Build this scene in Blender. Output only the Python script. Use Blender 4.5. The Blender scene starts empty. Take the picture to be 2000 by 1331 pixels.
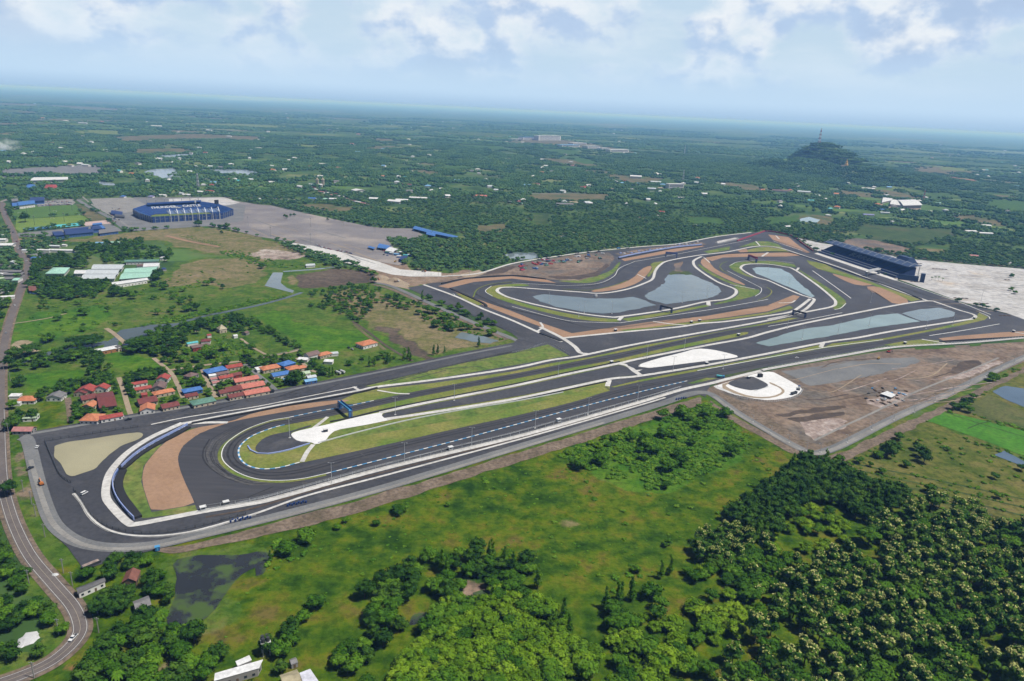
import bpy,bmesh,math,random
import numpy as np
from mathutils import Matrix,Vector
from mathutils.geometry import tessellate_polygon
random.seed(7)
rng=np.random.default_rng(11)
scene=bpy.context.scene
ROOT=scene.collection
HAZE=6.4e-5
ALB=0.62
# camera
F_PX,W_PX,H_PX=1400.0,2000.0,1331.0
CAM_H=260.0
HZ_SLOPE,HZ_Y0=0.0475,166.0
ROLL=math.atan(HZ_SLOPE)
PITCH=math.atan(((H_PX/2)-(HZ_Y0+HZ_SLOPE*W_PX/2))*math.cos(ROLL)/F_PX)
cr,sr,cp,sp=math.cos(ROLL),math.sin(ROLL),math.cos(PITCH),math.sin(PITCH)
right=Vector((cr,sr*sp,sr*cp))
up=Vector((-sr,cr*sp,cr*cp))
fwd=Vector((0,cp,-sp))
cam_data=bpy.data.cameras.new('camera')
cam=bpy.data.objects.new('camera',cam_data)
ROOT.objects.link(cam)
M4=Matrix((right,up,-fwd)).transposed().to_4x4()
M4.translation=(0,0,CAM_H)
cam.matrix_world=M4
cam_data.sensor_width=36.0
cam_data.lens=36.0*F_PX/W_PX
cam_data.clip_start=1.0
cam_data.clip_end=300000.0
scene.camera=cam
# sun, sky, exposure
SUN_EL,SUN_AZ=math.radians(61),math.radians(103)
sun_data=bpy.data.lights.new('sun','SUN')
sun_data.energy=5.0
sun_data.angle=math.radians(0.5)
sun_data.color=(1.0,0.965,0.91)
sun=bpy.data.objects.new('sun',sun_data)
ROOT.objects.link(sun)
sdir=Vector((math.sin(SUN_AZ)*math.cos(SUN_EL),math.cos(SUN_AZ)*math.cos(SUN_EL),math.sin(SUN_EL)))
sun.rotation_euler=sdir.to_track_quat('Z','Y').to_euler()
sun.location=(0,0,900)
world=bpy.data.worlds.new('World')
scene.world=world
world.use_nodes=True
nt=world.node_tree
for n in list(nt.nodes):
 nt.nodes.remove(n)
class NB:
 """small helper for writing node trees"""
 def __init__(self,nt):
  self.nt=nt
 def n(self,typ,**kw):
  nd=self.nt.nodes.new(typ)
  for k,v in kw.items():
   setattr(nd,k,v)
  return nd
 def l(self,a,b):
  self.nt.links.new(a,b)
 def put(self,sock,v):
  if hasattr(v,'is_output'):
   self.l(v,sock)
  elif isinstance(v,(tuple,list))and len(v)==3 and sock.type=='RGBA':
   sock.default_value=(*v,1)
  else :
   sock.default_value=v
 def math(self,op,a,b=0.0,c=None,clamp=False):
  m=self.n('ShaderNodeMath',operation=op,use_clamp=clamp)
  self.put(m.inputs[0],a)
  self.put(m.inputs[1],b)
  if c is not None:
   self.put(m.inputs[2],c)
  return m.outputs[0]
 def vmath(self,op,a,b):
  m=self.n('ShaderNodeVectorMath',operation=op)
  self.put(m.inputs[0],a)
  self.put(m.inputs[1],b)
  return m.outputs[0]
 def noise(self,vec,scale,detail=4.0,rough=0.55,w=None,dist=0.0):
  m=self.n('ShaderNodeTexNoise')
  if vec is not None:
   self.l(vec,m.inputs['Vector'])
  m.inputs['Scale'].default_value=scale
  m.inputs['Detail'].default_value=detail
  m.inputs['Roughness'].default_value=rough
  m.inputs['Distortion'].default_value=dist
  return m.outputs[0]
 def ramp(self,fac,stops,interp='LINEAR'):
  m=self.n('ShaderNodeValToRGB')
  self.l(fac,m.inputs[0])
  cr_=m.color_ramp
  cr_.interpolation=interp
  while len(cr_.elements)<len(stops):
   cr_.elements.new(0.5)
  for e,(p,c)in zip(cr_.elements,stops):
   e.position=p
   e.color=(*c,1)if len(c)==3 else c
  return m.outputs[0]
 def mix(self,fac,a,b,blend='MIX'):
  m=self.n('ShaderNodeMix',data_type='RGBA',blend_type=blend)
  self.put(m.inputs[0],fac)
  self.put(m.inputs[6],a)
  self.put(m.inputs[7],b)
  return m.outputs[2]
 def step(self,x,lo,hi):
  m=self.n('ShaderNodeMapRange',interpolation_type='SMOOTHSTEP')
  self.put(m.inputs[0],x)
  m.inputs[1].default_value=lo
  m.inputs[2].default_value=hi
  return m.outputs[0]
nb=NB(nt)
sky=nb.n('ShaderNodeTexSky',sky_type='NISHITA',sun_disc=False)
sky.sun_elevation=SUN_EL
sky.sun_rotation=SUN_AZ
sky.altitude=200
sky.air_density=1.0
sky.dust_density=1.2
sky.ozone_density=1.0
tc=nb.n('ShaderNodeTexCoord')
sep=nb.n('ShaderNodeSeparateXYZ')
nb.l(tc.outputs['Generated'],sep.inputs[0])
zz=nb.math('MAXIMUM',sep.outputs[2],0.0)
cv=nb.n('ShaderNodeCombineXYZ')
nb.l(sep.outputs[0],cv.inputs[0])
nb.l(sep.outputs[1],cv.inputs[1])
nb.l(nb.math('MULTIPLY',nb.math('POWER',zz,0.9),1.35),cv.inputs[2])
big=nb.noise(nb.vmath('ADD',cv.outputs[0],(0.9,0.0,0.0)),4.2,2.0,0.5)
puff=nb.noise(nb.vmath('ADD',cv.outputs[0],(3.7,1.2,0.4)),9.5,8.0,0.54,dist=0.0)
lowp=nb.noise(nb.vmath('ADD',cv.outputs[0],(3.69,1.2,0.365)),9.5,6.0,0.52,dist=0.0)
dens=nb.math('ADD',nb.math('MULTIPLY',big,0.55),nb.math('MULTIPLY',puff,0.62))
cover=nb.step(dens,0.49,0.60)
fade_h=nb.step(zz,0.015,0.06)
cover=nb.math('MULTIPLY',cover,fade_h)
relief=nb.step(nb.math('SUBTRACT',lowp,puff),-0.10,0.08)
cloud_col=nb.mix(relief,(5.6,7.4,10.2),(10.6,11.1,11.6))
thick=nb.step(dens,0.585,0.68)
cloud_col=nb.mix(nb.math('MULTIPLY',thick,0.72),cloud_col,(4.9,6.5,9.2))
veil=nb.step(nb.noise(nb.vmath('MULTIPLY',cv.outputs[0],(1,1,2.5)),3.0,5.0,0.6),0.4,0.7)
clear=nb.mix(0.8,sky.outputs[0],(7.4,9.5,11.5))
clear=nb.mix(nb.math('MULTIPLY',veil,0.6),clear,(9.8,10.8,11.6))
allc=nb.mix(nb.math('MULTIPLY',cover,0.88),clear,cloud_col)
allc=nb.mix(nb.step(zz,0.17,0.30),allc,nb.mix(1.0,sky.outputs[0],(0.5,0.5,0.55),'MULTIPLY'))
lowair=nb.step(zz,0.0,0.11)
allc=nb.mix(lowair,(6.4,8.7,11.2),allc)
allc=nb.mix(nb.step(zz,-0.004,0.022),(4.5,6.7,9.4),allc)
bg=nb.n('ShaderNodeBackground')
nb.l(allc,bg.inputs[0])
bg.inputs[1].default_value=0.0625
wo=nb.n('ShaderNodeOutputWorld')
nb.l(bg.outputs[0],wo.inputs[0])
scene.view_settings.view_transform='Standard'
scene.view_settings.look='None'
scene.view_settings.exposure=0.4
scene.view_settings.gamma=1.0
scene.cycles.use_denoising=True
scene.cycles.max_bounces=6
scene.cycles.volume_bounces=3
scene.cycles.transparent_max_bounces=8
scene.cycles.sample_clamp_indirect=6.0
# from photo pixels to places on the ground
def ray(px,py):
 u,v=px-W_PX/2,py-H_PX/2
 return right*u-up*v+fwd*F_PX
def G(px,py,z=0.0):
 d=ray(px,py)
 t=(z-CAM_H)/d.z
 return Vector((d.x*t,d.y*t,z))
def GA(pts):
 p=np.asarray(pts,float)
 u,v=p[:,0]-W_PX/2,p[:,1]-H_PX/2
 d=np.outer(u,right)-np.outer(v,up)+np.array(fwd)*F_PX
 return d[:,:2]*(-CAM_H/d[:,2])[:,None]
def project(x,y,z=0.0):
 q=np.stack([x,y,np.full_like(x,z)-CAM_H],-1)
 w=q@np.array(fwd)
 return(q@np.array(right))/w*F_PX+W_PX/2,-(q@np.array(up))/w*F_PX+H_PX/2
def mpp(px,py):
 """metres per photo pixel, across the view, at a ground point"""
 g=G(px,py)
 return(Vector((g.x,g.y,-CAM_H)).dot(fwd))/F_PX
 # materials
MATS={}
def new_mat(name):
 m=bpy.data.materials.new(name)
 m.use_nodes=True
 t=m.node_tree
 b=NB(t)
 bsdf=t.nodes['Principled BSDF']
 MATS[name]=m
 return m,b,bsdf
def pos(b):
 g=b.n('ShaderNodeNewGeometry')
 return g.outputs['Position']
def flat(b,p):
 """position without height"""
 return b.vmath('MULTIPLY',p,(1,1,0))
def dim(c,k=None):
 return tuple(x*(ALB if k is None else k)for x in c[:3])
def mat_ground(name,stops,scale,rough=0.9,detail=8.0,fine=0.0,fine_amt=0.25,big=None,bump=0.0,spec=0.2,lac=0.6):
 stops=[(q,dim(c))for q,c in stops]
 if big:
  big=(big[0],dim(big[1]),big[2],big[3])
 m,b,s=new_mat(name)
 p=flat(b,pos(b))
 n1=b.noise(p,scale,detail,lac)
 c=b.ramp(n1,stops)
 if big:
  bs,bc,lo,hi=big
  c=b.mix(b.step(b.noise(p,bs,3.0,0.55),lo,hi),c,bc)
 if fine:
  f=b.noise(p,fine,3.0,0.6)
  c=b.mix(b.math('MULTIPLY',b.step(f,0.35,0.7),fine_amt),c,(0.0,0.0,0.0))
 b.l(c,s.inputs['Base Color'])
 s.inputs['Roughness'].default_value=rough
 s.inputs['Specular IOR Level'].default_value=spec
 if bump:
  bp=b.n('ShaderNodeBump')
  bp.inputs['Strength'].default_value=bump
  bp.inputs['Distance'].default_value=1.0
  b.l(b.noise(p,fine or scale*6,4.0,0.6),bp.inputs['Height'])
  b.l(bp.outputs[0],s.inputs['Normal'])
 return m
def mat_plain(name,col,rough=0.6,var=0.12,scale=0.6,metal=0.0,spec=0.4):
 col=dim(col)
 m,b,s=new_mat(name)
 p=pos(b)
 n1=b.noise(p,scale,5.0,0.6)
 d=tuple(c*(1-var)for c in col)
 l_=tuple(min(1,c*(1+var))for c in col)
 b.l(b.ramp(n1,[(0.3,d),(0.7,l_)]),s.inputs['Base Color'])
 s.inputs['Roughness'].default_value=rough
 s.inputs['Metallic'].default_value=metal
 s.inputs['Specular IOR Level'].default_value=spec
 return m
m,b,s=new_mat('countryside')
p=flat(b,pos(b))
n1=b.noise(p,0.012,8.0,0.6)
base=b.ramp(n1,[(0.28,(0.017,0.038,0.012)),(0.47,(0.033,0.071,0.017)),(0.6,(0.063,0.101,0.026)),(0.75,(0.105,0.113,0.045))])
vo=b.n('ShaderNodeTexVoronoi')
wv=b.n('ShaderNodeMapping')
wv.inputs['Rotation'].default_value=(0,0,0.35)
wv.inputs['Scale'].default_value=(1/210,1/130,1)
b.l(b.vmath('ADD',p,b.vmath('MULTIPLY',b.n('ShaderNodeTexNoise').outputs[1],(0,0,0))),wv.inputs[0])
b.l(wv.outputs[0],vo.inputs['Vector'])
vo.inputs['Scale'].default_value=1.0
vs=b.n('ShaderNodeSeparateColor')
b.l(vo.outputs['Color'],vs.inputs[0])
field=b.ramp(vs.outputs[0],[(0.0,(0.053,0.113,0.021)),(0.35,(0.082,0.143,0.033)),(0.6,(0.143,0.157,0.063)),(0.8,(0.045,0.090,0.022)),(1.0,(0.120,0.113,0.067))])
field=b.mix(b.math('MULTIPLY',b.step(b.noise(p,0.05,5.0,0.6),0.4,0.7),0.35),field,(0.030,0.063,0.017))
isf=b.math('GREATER_THAN',vs.outputs[1],0.55)
patch=b.step(b.noise(p,0.0011,5.0,0.6),0.44,0.56)
base=b.mix(b.math('MULTIPLY',isf,patch),base,field)
b.l(base,s.inputs['Base Color'])
s.inputs['Roughness'].default_value=0.95
s.inputs['Specular IOR Level'].default_value=0.1
mat_ground('meadow',[(0.25,(0.030,0.075,0.005)),(0.42,(0.066,0.135,0.006)),(0.55,(0.104,0.182,0.007)),(0.68,(0.160,0.200,0.012)),(0.82,(0.18,0.15,0.03))],0.030,fine=0.32,fine_amt=0.42,big=(0.009,(0.052,0.085,0.018),0.48,0.66),bump=0.5)
mat_ground('lush_grass',[(0.3,(0.032,0.085,0.010)),(0.5,(0.055,0.145,0.013)),(0.7,(0.10,0.19,0.02))],0.05,fine=0.35,fine_amt=0.4,bump=0.6)
mat_ground('dry_meadow',[(0.3,(0.095,0.105,0.040)),(0.5,(0.165,0.150,0.065)),(0.68,(0.225,0.180,0.10)),(0.8,(0.27,0.20,0.13))],0.022,fine=0.2,fine_amt=0.3,big=(0.012,(0.075,0.115,0.028),0.54,0.66))
mat_ground('scrub',[(0.3,(0.025,0.060,0.014)),(0.5,(0.055,0.110,0.020)),(0.65,(0.095,0.145,0.03)),(0.8,(0.15,0.15,0.06))],0.035,fine=0.22,fine_amt=0.45,big=(0.010,(0.10,0.12,0.04),0.5,0.68),bump=0.5)
mat_ground('olive_plain',[(0.3,(0.06,0.085,0.02)),(0.5,(0.115,0.135,0.033)),(0.7,(0.175,0.165,0.06)),(0.85,(0.2,0.15,0.08))],0.03,fine=0.3,fine_amt=0.35,big=(0.016,(0.06,0.11,0.016),0.5,0.64),bump=0.4)
mat_ground('verge_grass',[(0.25,(0.13,0.18,0.030)),(0.45,(0.21,0.245,0.048)),(0.62,(0.28,0.275,0.075)),(0.78,(0.34,0.27,0.12))],0.035,fine=0.35,fine_amt=0.32,big=(0.016,(0.15,0.235,0.035),0.5,0.66))
mat_ground('bright_grass',[(0.30,(0.085,0.165,0.028)),(0.45,(0.145,0.225,0.040)),(0.58,(0.21,0.255,0.058)),(0.72,(0.29,0.26,0.10))],0.05,fine=0.22,fine_amt=0.42)
mat_ground('paddy_green',[(0.3,(0.05,0.19,0.008)),(0.5,(0.075,0.25,0.012)),(0.7,(0.11,0.25,0.02))],0.03,fine=0.25,fine_amt=0.35)
mat_ground('pitch_grass',[(0.3,(0.13,0.22,0.03)),(0.6,(0.18,0.27,0.04)),(0.8,(0.23,0.28,0.06))],0.03,fine=0.3,fine_amt=0.12)
mat_ground('pitch_grass_dark',[(0.3,(0.07,0.15,0.025)),(0.6,(0.095,0.19,0.032)),(0.8,(0.12,0.19,0.04))],0.03,fine=0.3,fine_amt=0.12)
mat_ground('sand',[(0.25,(0.335,0.205,0.125)),(0.5,(0.40,0.252,0.160)),(0.8,(0.45,0.295,0.20))],0.025,fine=0.35,fine_amt=0.16,big=(0.015,(0.34,0.21,0.135),0.5,0.7))
mat_ground('dirt',[(0.28,(0.14,0.10,0.075)),(0.44,(0.235,0.170,0.125)),(0.56,(0.32,0.24,0.18)),(0.70,(0.44,0.35,0.28))],0.028,fine=0.16,fine_amt=0.42,big=(0.014,(0.17,0.15,0.13),0.46,0.62),bump=0.6)
mat_ground('dark_earth',[(0.3,(0.07,0.055,0.045)),(0.55,(0.12,0.09,0.07)),(0.8,(0.18,0.14,0.11))],0.05,fine=0.3,fine_amt=0.3,bump=0.5)
mat_ground('earth_bank',[(0.25,(0.12,0.10,0.06)),(0.5,(0.23,0.175,0.13)),(0.75,(0.32,0.25,0.19))],0.06,fine=0.35,fine_amt=0.45,bump=0.6)
mat_ground('pale_track',[(0.3,(0.33,0.26,0.18)),(0.7,(0.46,0.37,0.27))],0.08,fine=0.5,fine_amt=0.2)
mat_ground('red_earth',[(0.3,(0.28,0.12,0.06)),(0.7,(0.40,0.20,0.11))],0.08,fine=0.5,fine_amt=0.25)
mat_ground('apron',[(0.25,(0.044,0.046,0.055)),(0.45,(0.058,0.060,0.071)),(0.60,(0.078,0.080,0.092)),(0.75,(0.112,0.112,0.120))],0.010,fine=0.30,fine_amt=0.32,spec=0.35,rough=0.8,big=(0.03,(0.096,0.095,0.102),0.52,0.72))
mat_ground('grey_gravel',[(0.25,(0.16,0.165,0.17)),(0.5,(0.21,0.215,0.22)),(0.8,(0.28,0.28,0.275))],0.03,fine=0.5,fine_amt=0.2,rough=0.9)
mat_ground('pale_gravel',[(0.3,(0.24,0.235,0.225)),(0.7,(0.36,0.35,0.33))],0.04,fine=0.5,fine_amt=0.2,rough=0.9)
mat_ground('old_tarmac',[(0.3,(0.20,0.185,0.19)),(0.6,(0.28,0.26,0.26)),(0.8,(0.36,0.33,0.31))],0.018,fine=0.3,fine_amt=0.2,rough=0.85,big=(0.008,(0.40,0.355,0.32),0.52,0.7))
mat_ground('public_road',[(0.3,(0.145,0.125,0.12)),(0.7,(0.20,0.175,0.165))],0.05,fine=0.5,fine_amt=0.18,rough=0.85)
mat_ground('concrete',[(0.25,(0.54,0.53,0.51)),(0.5,(0.69,0.68,0.66)),(0.8,(0.80,0.79,0.77))],0.03,fine=0.3,fine_amt=0.26,rough=0.85)
mat_ground('white_concrete',[(0.25,(0.74,0.74,0.74)),(0.6,(0.86,0.86,0.86)),(0.8,(0.92,0.92,0.92))],0.05,fine=0.3,fine_amt=0.10,rough=0.85)
mat_ground('crushed_stone',[(0.3,(0.44,0.42,0.40)),(0.5,(0.60,0.59,0.585)),(0.72,(0.72,0.72,0.73))],0.020,fine=0.10,fine_amt=0.34,rough=0.9,big=(0.010,(0.60,0.52,0.43),0.58,0.72))
mat_ground('rubble',[(0.25,(0.16,0.12,0.10)),(0.5,(0.42,0.33,0.29)),(0.75,(0.66,0.60,0.56))],0.12,fine=0.4,fine_amt=0.35,bump=0.6)
m,b,s=new_mat('race_asphalt')
p=flat(b,pos(b))
mp=b.n('ShaderNodeMapping')
mp.inputs['Rotation'].default_value=(0,0,-0.45)
mp.inputs['Scale'].default_value=(0.02,0.25,1)
b.l(p,mp.inputs[0])
st=b.noise(mp.outputs[0],1.0,5.0,0.6)
c=b.ramp(st,[(0.3,(0.026,0.026,0.030)),(0.55,(0.036,0.036,0.041)),(0.78,(0.051,0.051,0.055))])
c=b.mix(b.math('MULTIPLY',b.step(b.noise(p,0.02,4.0,0.6),0.45,0.7),0.5),c,(0.047,0.046,0.050))
b.l(c,s.inputs['Base Color'])
s.inputs['Roughness'].default_value=0.75
s.inputs['Specular IOR Level'].default_value=0.35
mat_ground('tyre_rubber',[(0.3,(0.032,0.032,0.035)),(0.7,(0.050,0.050,0.054))],0.06,fine=0.3,fine_amt=0.4,rough=0.7)
mat_ground('worn_asphalt',[(0.3,(0.085,0.084,0.087)),(0.7,(0.150,0.146,0.146))],0.05,fine=0.3,fine_amt=0.4,rough=0.85)
def mat_water(name,col,rough=0.12,weed=None,weed_lo=0.6,weed_hi=0.7,spec=0.5):
 col=dim(col)
 weed=dim(weed)if weed else None
 m,b,s=new_mat(name)
 p=flat(b,pos(b))
 n1=b.noise(p,0.02,5.0,0.6)
 c=b.ramp(n1,[(0.3,tuple(x*0.85 for x in col)),(0.7,tuple(x*1.12 for x in col))])
 r=rough
 if weed:
  f=b.step(b.noise(p,0.055,6.0,0.65),weed_lo,weed_hi)
  c=b.mix(f,c,weed)
  r=b.math('ADD',b.math('MULTIPLY',f,0.7),rough)
 b.l(c,s.inputs['Base Color'])
 b.put(s.inputs['Roughness'],r)
 s.inputs['Specular IOR Level'].default_value=spec
 bp=b.n('ShaderNodeBump')
 bp.inputs['Strength'].default_value=0.12
 bp.inputs['Distance'].default_value=0.3
 b.l(b.noise(p,0.6,3.0,0.5),bp.inputs['Height'])
 b.l(bp.outputs[0],s.inputs['Normal'])
 return m
mat_water('grey_water',(0.20,0.25,0.27),weed=(0.12,0.15,0.06),weed_lo=0.66,weed_hi=0.72)
mat_water('pale_water',(0.27,0.36,0.36))
mat_water('milky_water',(0.40,0.37,0.24),rough=0.35,spec=0.25)
mat_water('dark_water',(0.034,0.038,0.042),rough=0.25,weed=(0.05,0.10,0.012),weed_lo=0.47,weed_hi=0.60)
mat_water('canal_water',(0.10,0.125,0.125),weed=(0.07,0.11,0.03),weed_lo=0.64,weed_hi=0.7)
mat_water('blue_water',(0.13,0.19,0.26))
mat_water('lake_water',(0.30,0.36,0.42),rough=0.2)
for nm,c,r in[('white_paint',(0.78,0.79,0.79),0.5),('blue_paint',(0.03,0.12,0.34),0.5),('sky_blue_paint',(0.08,0.32,0.62),0.5),('navy_seats',(0.018,0.055,0.20),0.5),('navy_steel',(0.016,0.050,0.19),0.5),('dark_roof',(0.030,0.060,0.14),
0.45),('canopy_sheet',(0.13,0.19,0.33),0.5),('black_rubber',(0.018,0.018,0.02),0.8),('dark_steel',(0.05,0.055,0.06),0.5),('grey_steel',(0.32,0.34,0.35),0.5),('pale_steel',(0.6,0.62,0.64),0.4),('banner',(0.30,0.38,0.68),0.6),('wood',
(0.16,0.11,0.07),0.8),('bark',(0.10,0.075,0.055),0.9),('glass',(0.03,0.045,0.06),0.15),('wall_white',(0.80,0.79,0.76),0.8),('wall_cream',(0.56,0.48,0.36),0.8),('wall_orange',(0.45,0.20,0.08),0.8),('wall_red',(0.34,0.05,0.035),0.8),
('wall_blue',(0.05,0.13,0.36),0.8),('wall_grey',(0.33,0.32,0.31),0.8),('yellow_paint',(0.62,0.36,0.03),0.5),('orange_paint',(0.52,0.17,0.03),0.5),('red_paint',(0.45,0.04,0.03),0.5),('pink_red',(0.42,0.06,0.10),0.6),('purple_blue',(0.18,
0.22,0.48),0.5),('gold',(0.72,0.42,0.06),0.4),('court_blue',(0.08,0.24,0.45),0.7),('court_cyan',(0.10,0.52,0.58),0.7),('court_pink',(0.56,0.42,0.39),0.7),('tarpaulin',(0.62,0.63,0.64),0.5),('car_white',(0.80,0.81,0.82),0.25),('car_silver',
(0.42,0.43,0.45),0.25),('car_dark',(0.03,0.033,0.04),0.25),('car_red',(0.35,0.03,0.03),0.25),('car_blue',(0.04,0.10,0.35),0.25)]:
 mat_plain(nm,c,r,scale=0.25)
def mat_roof(name,col,var=0.26):
 """corrugated sheet or tile with weathering"""
 col=dim(col)
 m,b,s=new_mat(name)
 p=pos(b)
 n1=b.noise(p,0.45,5.0,0.65)
 d=tuple(c*(1-var*1.3)for c in col)
 l_=tuple(min(1,c*(1+var))for c in col)
 b.l(b.ramp(n1,[(0.28,d),(0.55,col),(0.75,l_)]),s.inputs['Base Color'])
 s.inputs['Roughness'].default_value=0.6
 s.inputs['Specular IOR Level'].default_value=0.3
for nm,c in[('roof_red',(0.38,0.075,0.06)),('roof_orange',(0.58,0.22,0.11)),('roof_salmon',(0.58,0.20,0.15)),('roof_maroon',(0.20,0.055,0.05)),('roof_pink',(0.48,0.22,0.21)),('roof_blue',(0.075,0.20,0.52)),('roof_pale_blue',(0.22,0.45,
0.70)),('roof_navy',(0.03,0.06,0.19)),('roof_green',(0.13,0.27,0.21)),('roof_mint',(0.40,0.68,0.56)),('roof_cyan',(0.12,0.50,0.55)),('roof_white',(0.78,0.79,0.80)),('roof_pale',(0.60,0.65,0.68)),('roof_grey',(0.22,0.215,0.22)),('roof_dark_grey',
(0.10,0.10,0.105)),('roof_brown',(0.20,0.13,0.12)),('roof_rust',(0.24,0.10,0.075)),('roof_beige',(0.42,0.37,0.24)),('roof_lilac',(0.66,0.67,0.76)),('roof_pale_green',(0.48,0.60,0.42))]:
 mat_roof(nm,c)
def mat_leaf(name,dark,mid,light,hue=0.02):
 dark,mid,light=dim(dark,.86),dim(mid,.86),dim(light,.86)
 m,b,s=new_mat(name)
 oi=b.n('ShaderNodeObjectInfo')
 at=b.n('ShaderNodeAttribute',attribute_name='leaf')
 k=b.math('ADD',b.math('MULTIPLY',at.outputs['Fac'],0.48),b.math('MULTIPLY',oi.outputs['Random'],0.52))
 c=b.ramp(k,[(0.15,dark),(0.5,mid),(0.88,light)])
 b.l(c,s.inputs['Base Color'])
 s.inputs['Roughness'].default_value=0.8
 s.inputs['Specular IOR Level'].default_value=0.06
mat_leaf('leaf_dark',(0.013,0.042,0.005),(0.028,0.076,0.007),(0.060,0.120,0.012))
mat_leaf('leaf_green',(0.020,0.064,0.004),(0.050,0.125,0.006),(0.095,0.185,0.012))
mat_leaf('leaf_yellow',(0.050,0.110,0.004),(0.105,0.195,0.008),(0.175,0.265,0.016))
mat_leaf('leaf_teak',(0.018,0.058,0.006),(0.042,0.105,0.010),(0.085,0.150,0.017))
mat_leaf('leaf_far_hazed',(0.026,0.074,0.028),(0.058,0.130,0.040),(0.115,0.195,0.050))  # far leaves: some distance haze is painted in as extra blue
mat_leaf('leaf_bush',(0.040,0.115,0.008),(0.078,0.180,0.012),(0.140,0.240,0.020))
mat_leaf('blossom',(0.20,0.24,0.06),(0.34,0.36,0.11),(0.50,0.50,0.19))
# objects
def tag(o,label=None,cat=None,group=None,kind=None):
 if label:
  o['label']=label
 if cat:
  o['category']=cat
 if group:
  o['group']=group
 if kind:
  o['kind']=kind
 return o
def mesh_obj(name,verts,faces,mat,parent=None,smooth=False,mats=None,idx=None):
 me=bpy.data.meshes.new(name)
 me.from_pydata([tuple(v)for v in verts],[],[tuple(f)for f in faces])
 for mm in(mats or[mat]):
  me.materials.append(MATS[mm]if isinstance(mm,str)else mm)
 if idx is not None:
  me.polygons.foreach_set('material_index',np.asarray(idx,np.int32))
 if smooth:
  me.polygons.foreach_set('use_smooth',[True]*len(me.polygons))
 me.update()
 o=bpy.data.objects.new(name,me)
 ROOT.objects.link(o)
 if parent is not None:
  o.parent=parent
 return o
def empty(name,loc,rz=0.0):
 o=bpy.data.objects.new(name,None)
 o.empty_display_size=2
 o.location=loc
 o.rotation_euler=(0,0,rz)
 ROOT.objects.link(o)
 return o
class MB:
 """collects shapes for one mesh"""
 def __init__(self):
  self.v,self.f,self.i=[],[],[]
 def add(self,vs,fs,mi=0):
  k=len(self.v)
  self.v+=[tuple(x)for x in vs]
  self.f+=[tuple(a+k for a in f)for f in fs]
  self.i+=[mi]*len(fs)
 def box(self,c,s,rz=0.0,mi=0,taper=1.0):
  cx,cy,cz=c
  sx,sy,sz=s[0]/2,s[1]/2,s[2]/2
  ca,sa=math.cos(rz),math.sin(rz)
  vs=[]
  for z,k in((-sz,1.0),(sz,taper)):
   for x,y in((-sx*k,-sy*k),(sx*k,-sy*k),(sx*k,sy*k),(-sx*k,sy*k)):
    vs.append((cx+x*ca-y*sa,cy+x*sa+y*ca,cz+z))
  self.add(vs,[(3,2,1,0),(4,5,6,7),(0,1,5,4),(1,2,6,5),(2,3,7,6),(3,0,4,7)],mi)
  return self
 def bar(self,a,b_,w,h=None,mi=0):
  a,b_=Vector(a),Vector(b_)
  h=h or w
  d=(b_-a)
  if d.length<1e-6:
   return self
  d.normalize()
  ref=Vector((0,0,1))if abs(d.z)<0.95 else Vector((1,0,0))
  x=d.cross(ref).normalized()*(w/2)
  y=x.cross(d).normalized()*(h/2)
  vs=[a-x-y,a+x-y,a+x+y,a-x+y,b_-x-y,b_+x-y,b_+x+y,b_-x+y]
  self.add(vs,[(3,2,1,0),(4,5,6,7),(0,1,5,4),(1,2,6,5),(2,3,7,6),(3,0,4,7)],mi)
  return self
 def cyl(self,a,b_,r0,r1=None,n=8,mi=0):
  a,b_=Vector(a),Vector(b_)
  r1=r0 if r1 is None else r1
  d=(b_-a).normalized()
  ref=Vector((0,0,1))if abs(d.z)<0.95 else Vector((1,0,0))
  x=d.cross(ref).normalized()
  y=x.cross(d).normalized()
  vs=[]
  for c,r in((a,r0),(b_,r1)):
   for k in range(n):
    t=2*math.pi*k/n
    vs.append(c+x*(r*math.cos(t))+y*(r*math.sin(t)))
  fs=[(k,(k+1)%n,n+(k+1)%n,n+k)for k in range(n)]
  fs+=[tuple(range(n-1,-1,-1)),tuple(range(n,2*n))]
  self.add(vs,fs,mi)
  return self
 def loft(self,rings,mi=0,caps=True):
  n=len(rings[0])
  k0=len(self.v)
  vs=[p for r in rings for p in r]
  fs=[]
  for j in range(len(rings)-1):
   for k in range(n):
    fs.append((j*n+k,j*n+(k+1)%n,(j+1)*n+(k+1)%n,(j+1)*n+k))
  if caps:
   fs+=[tuple(range(n-1,-1,-1)),tuple(range((len(rings)-1)*n,len(rings)*n))]
  self.add(vs,fs,mi)
  return self
 def build(self,name,mats,parent=None,smooth=False):
  mats=[mats]if isinstance(mats,str)else mats
  return mesh_obj(name,self.v,self.f,None,parent,smooth,mats,self.i)
def copy_tree(o,parent=None):
 c=o.copy()
 ROOT.objects.link(c)
 if parent is not None:
  c.parent=parent
 for ch in[x for x in o.children]:
  copy_tree(ch,c)
 return c
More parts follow.
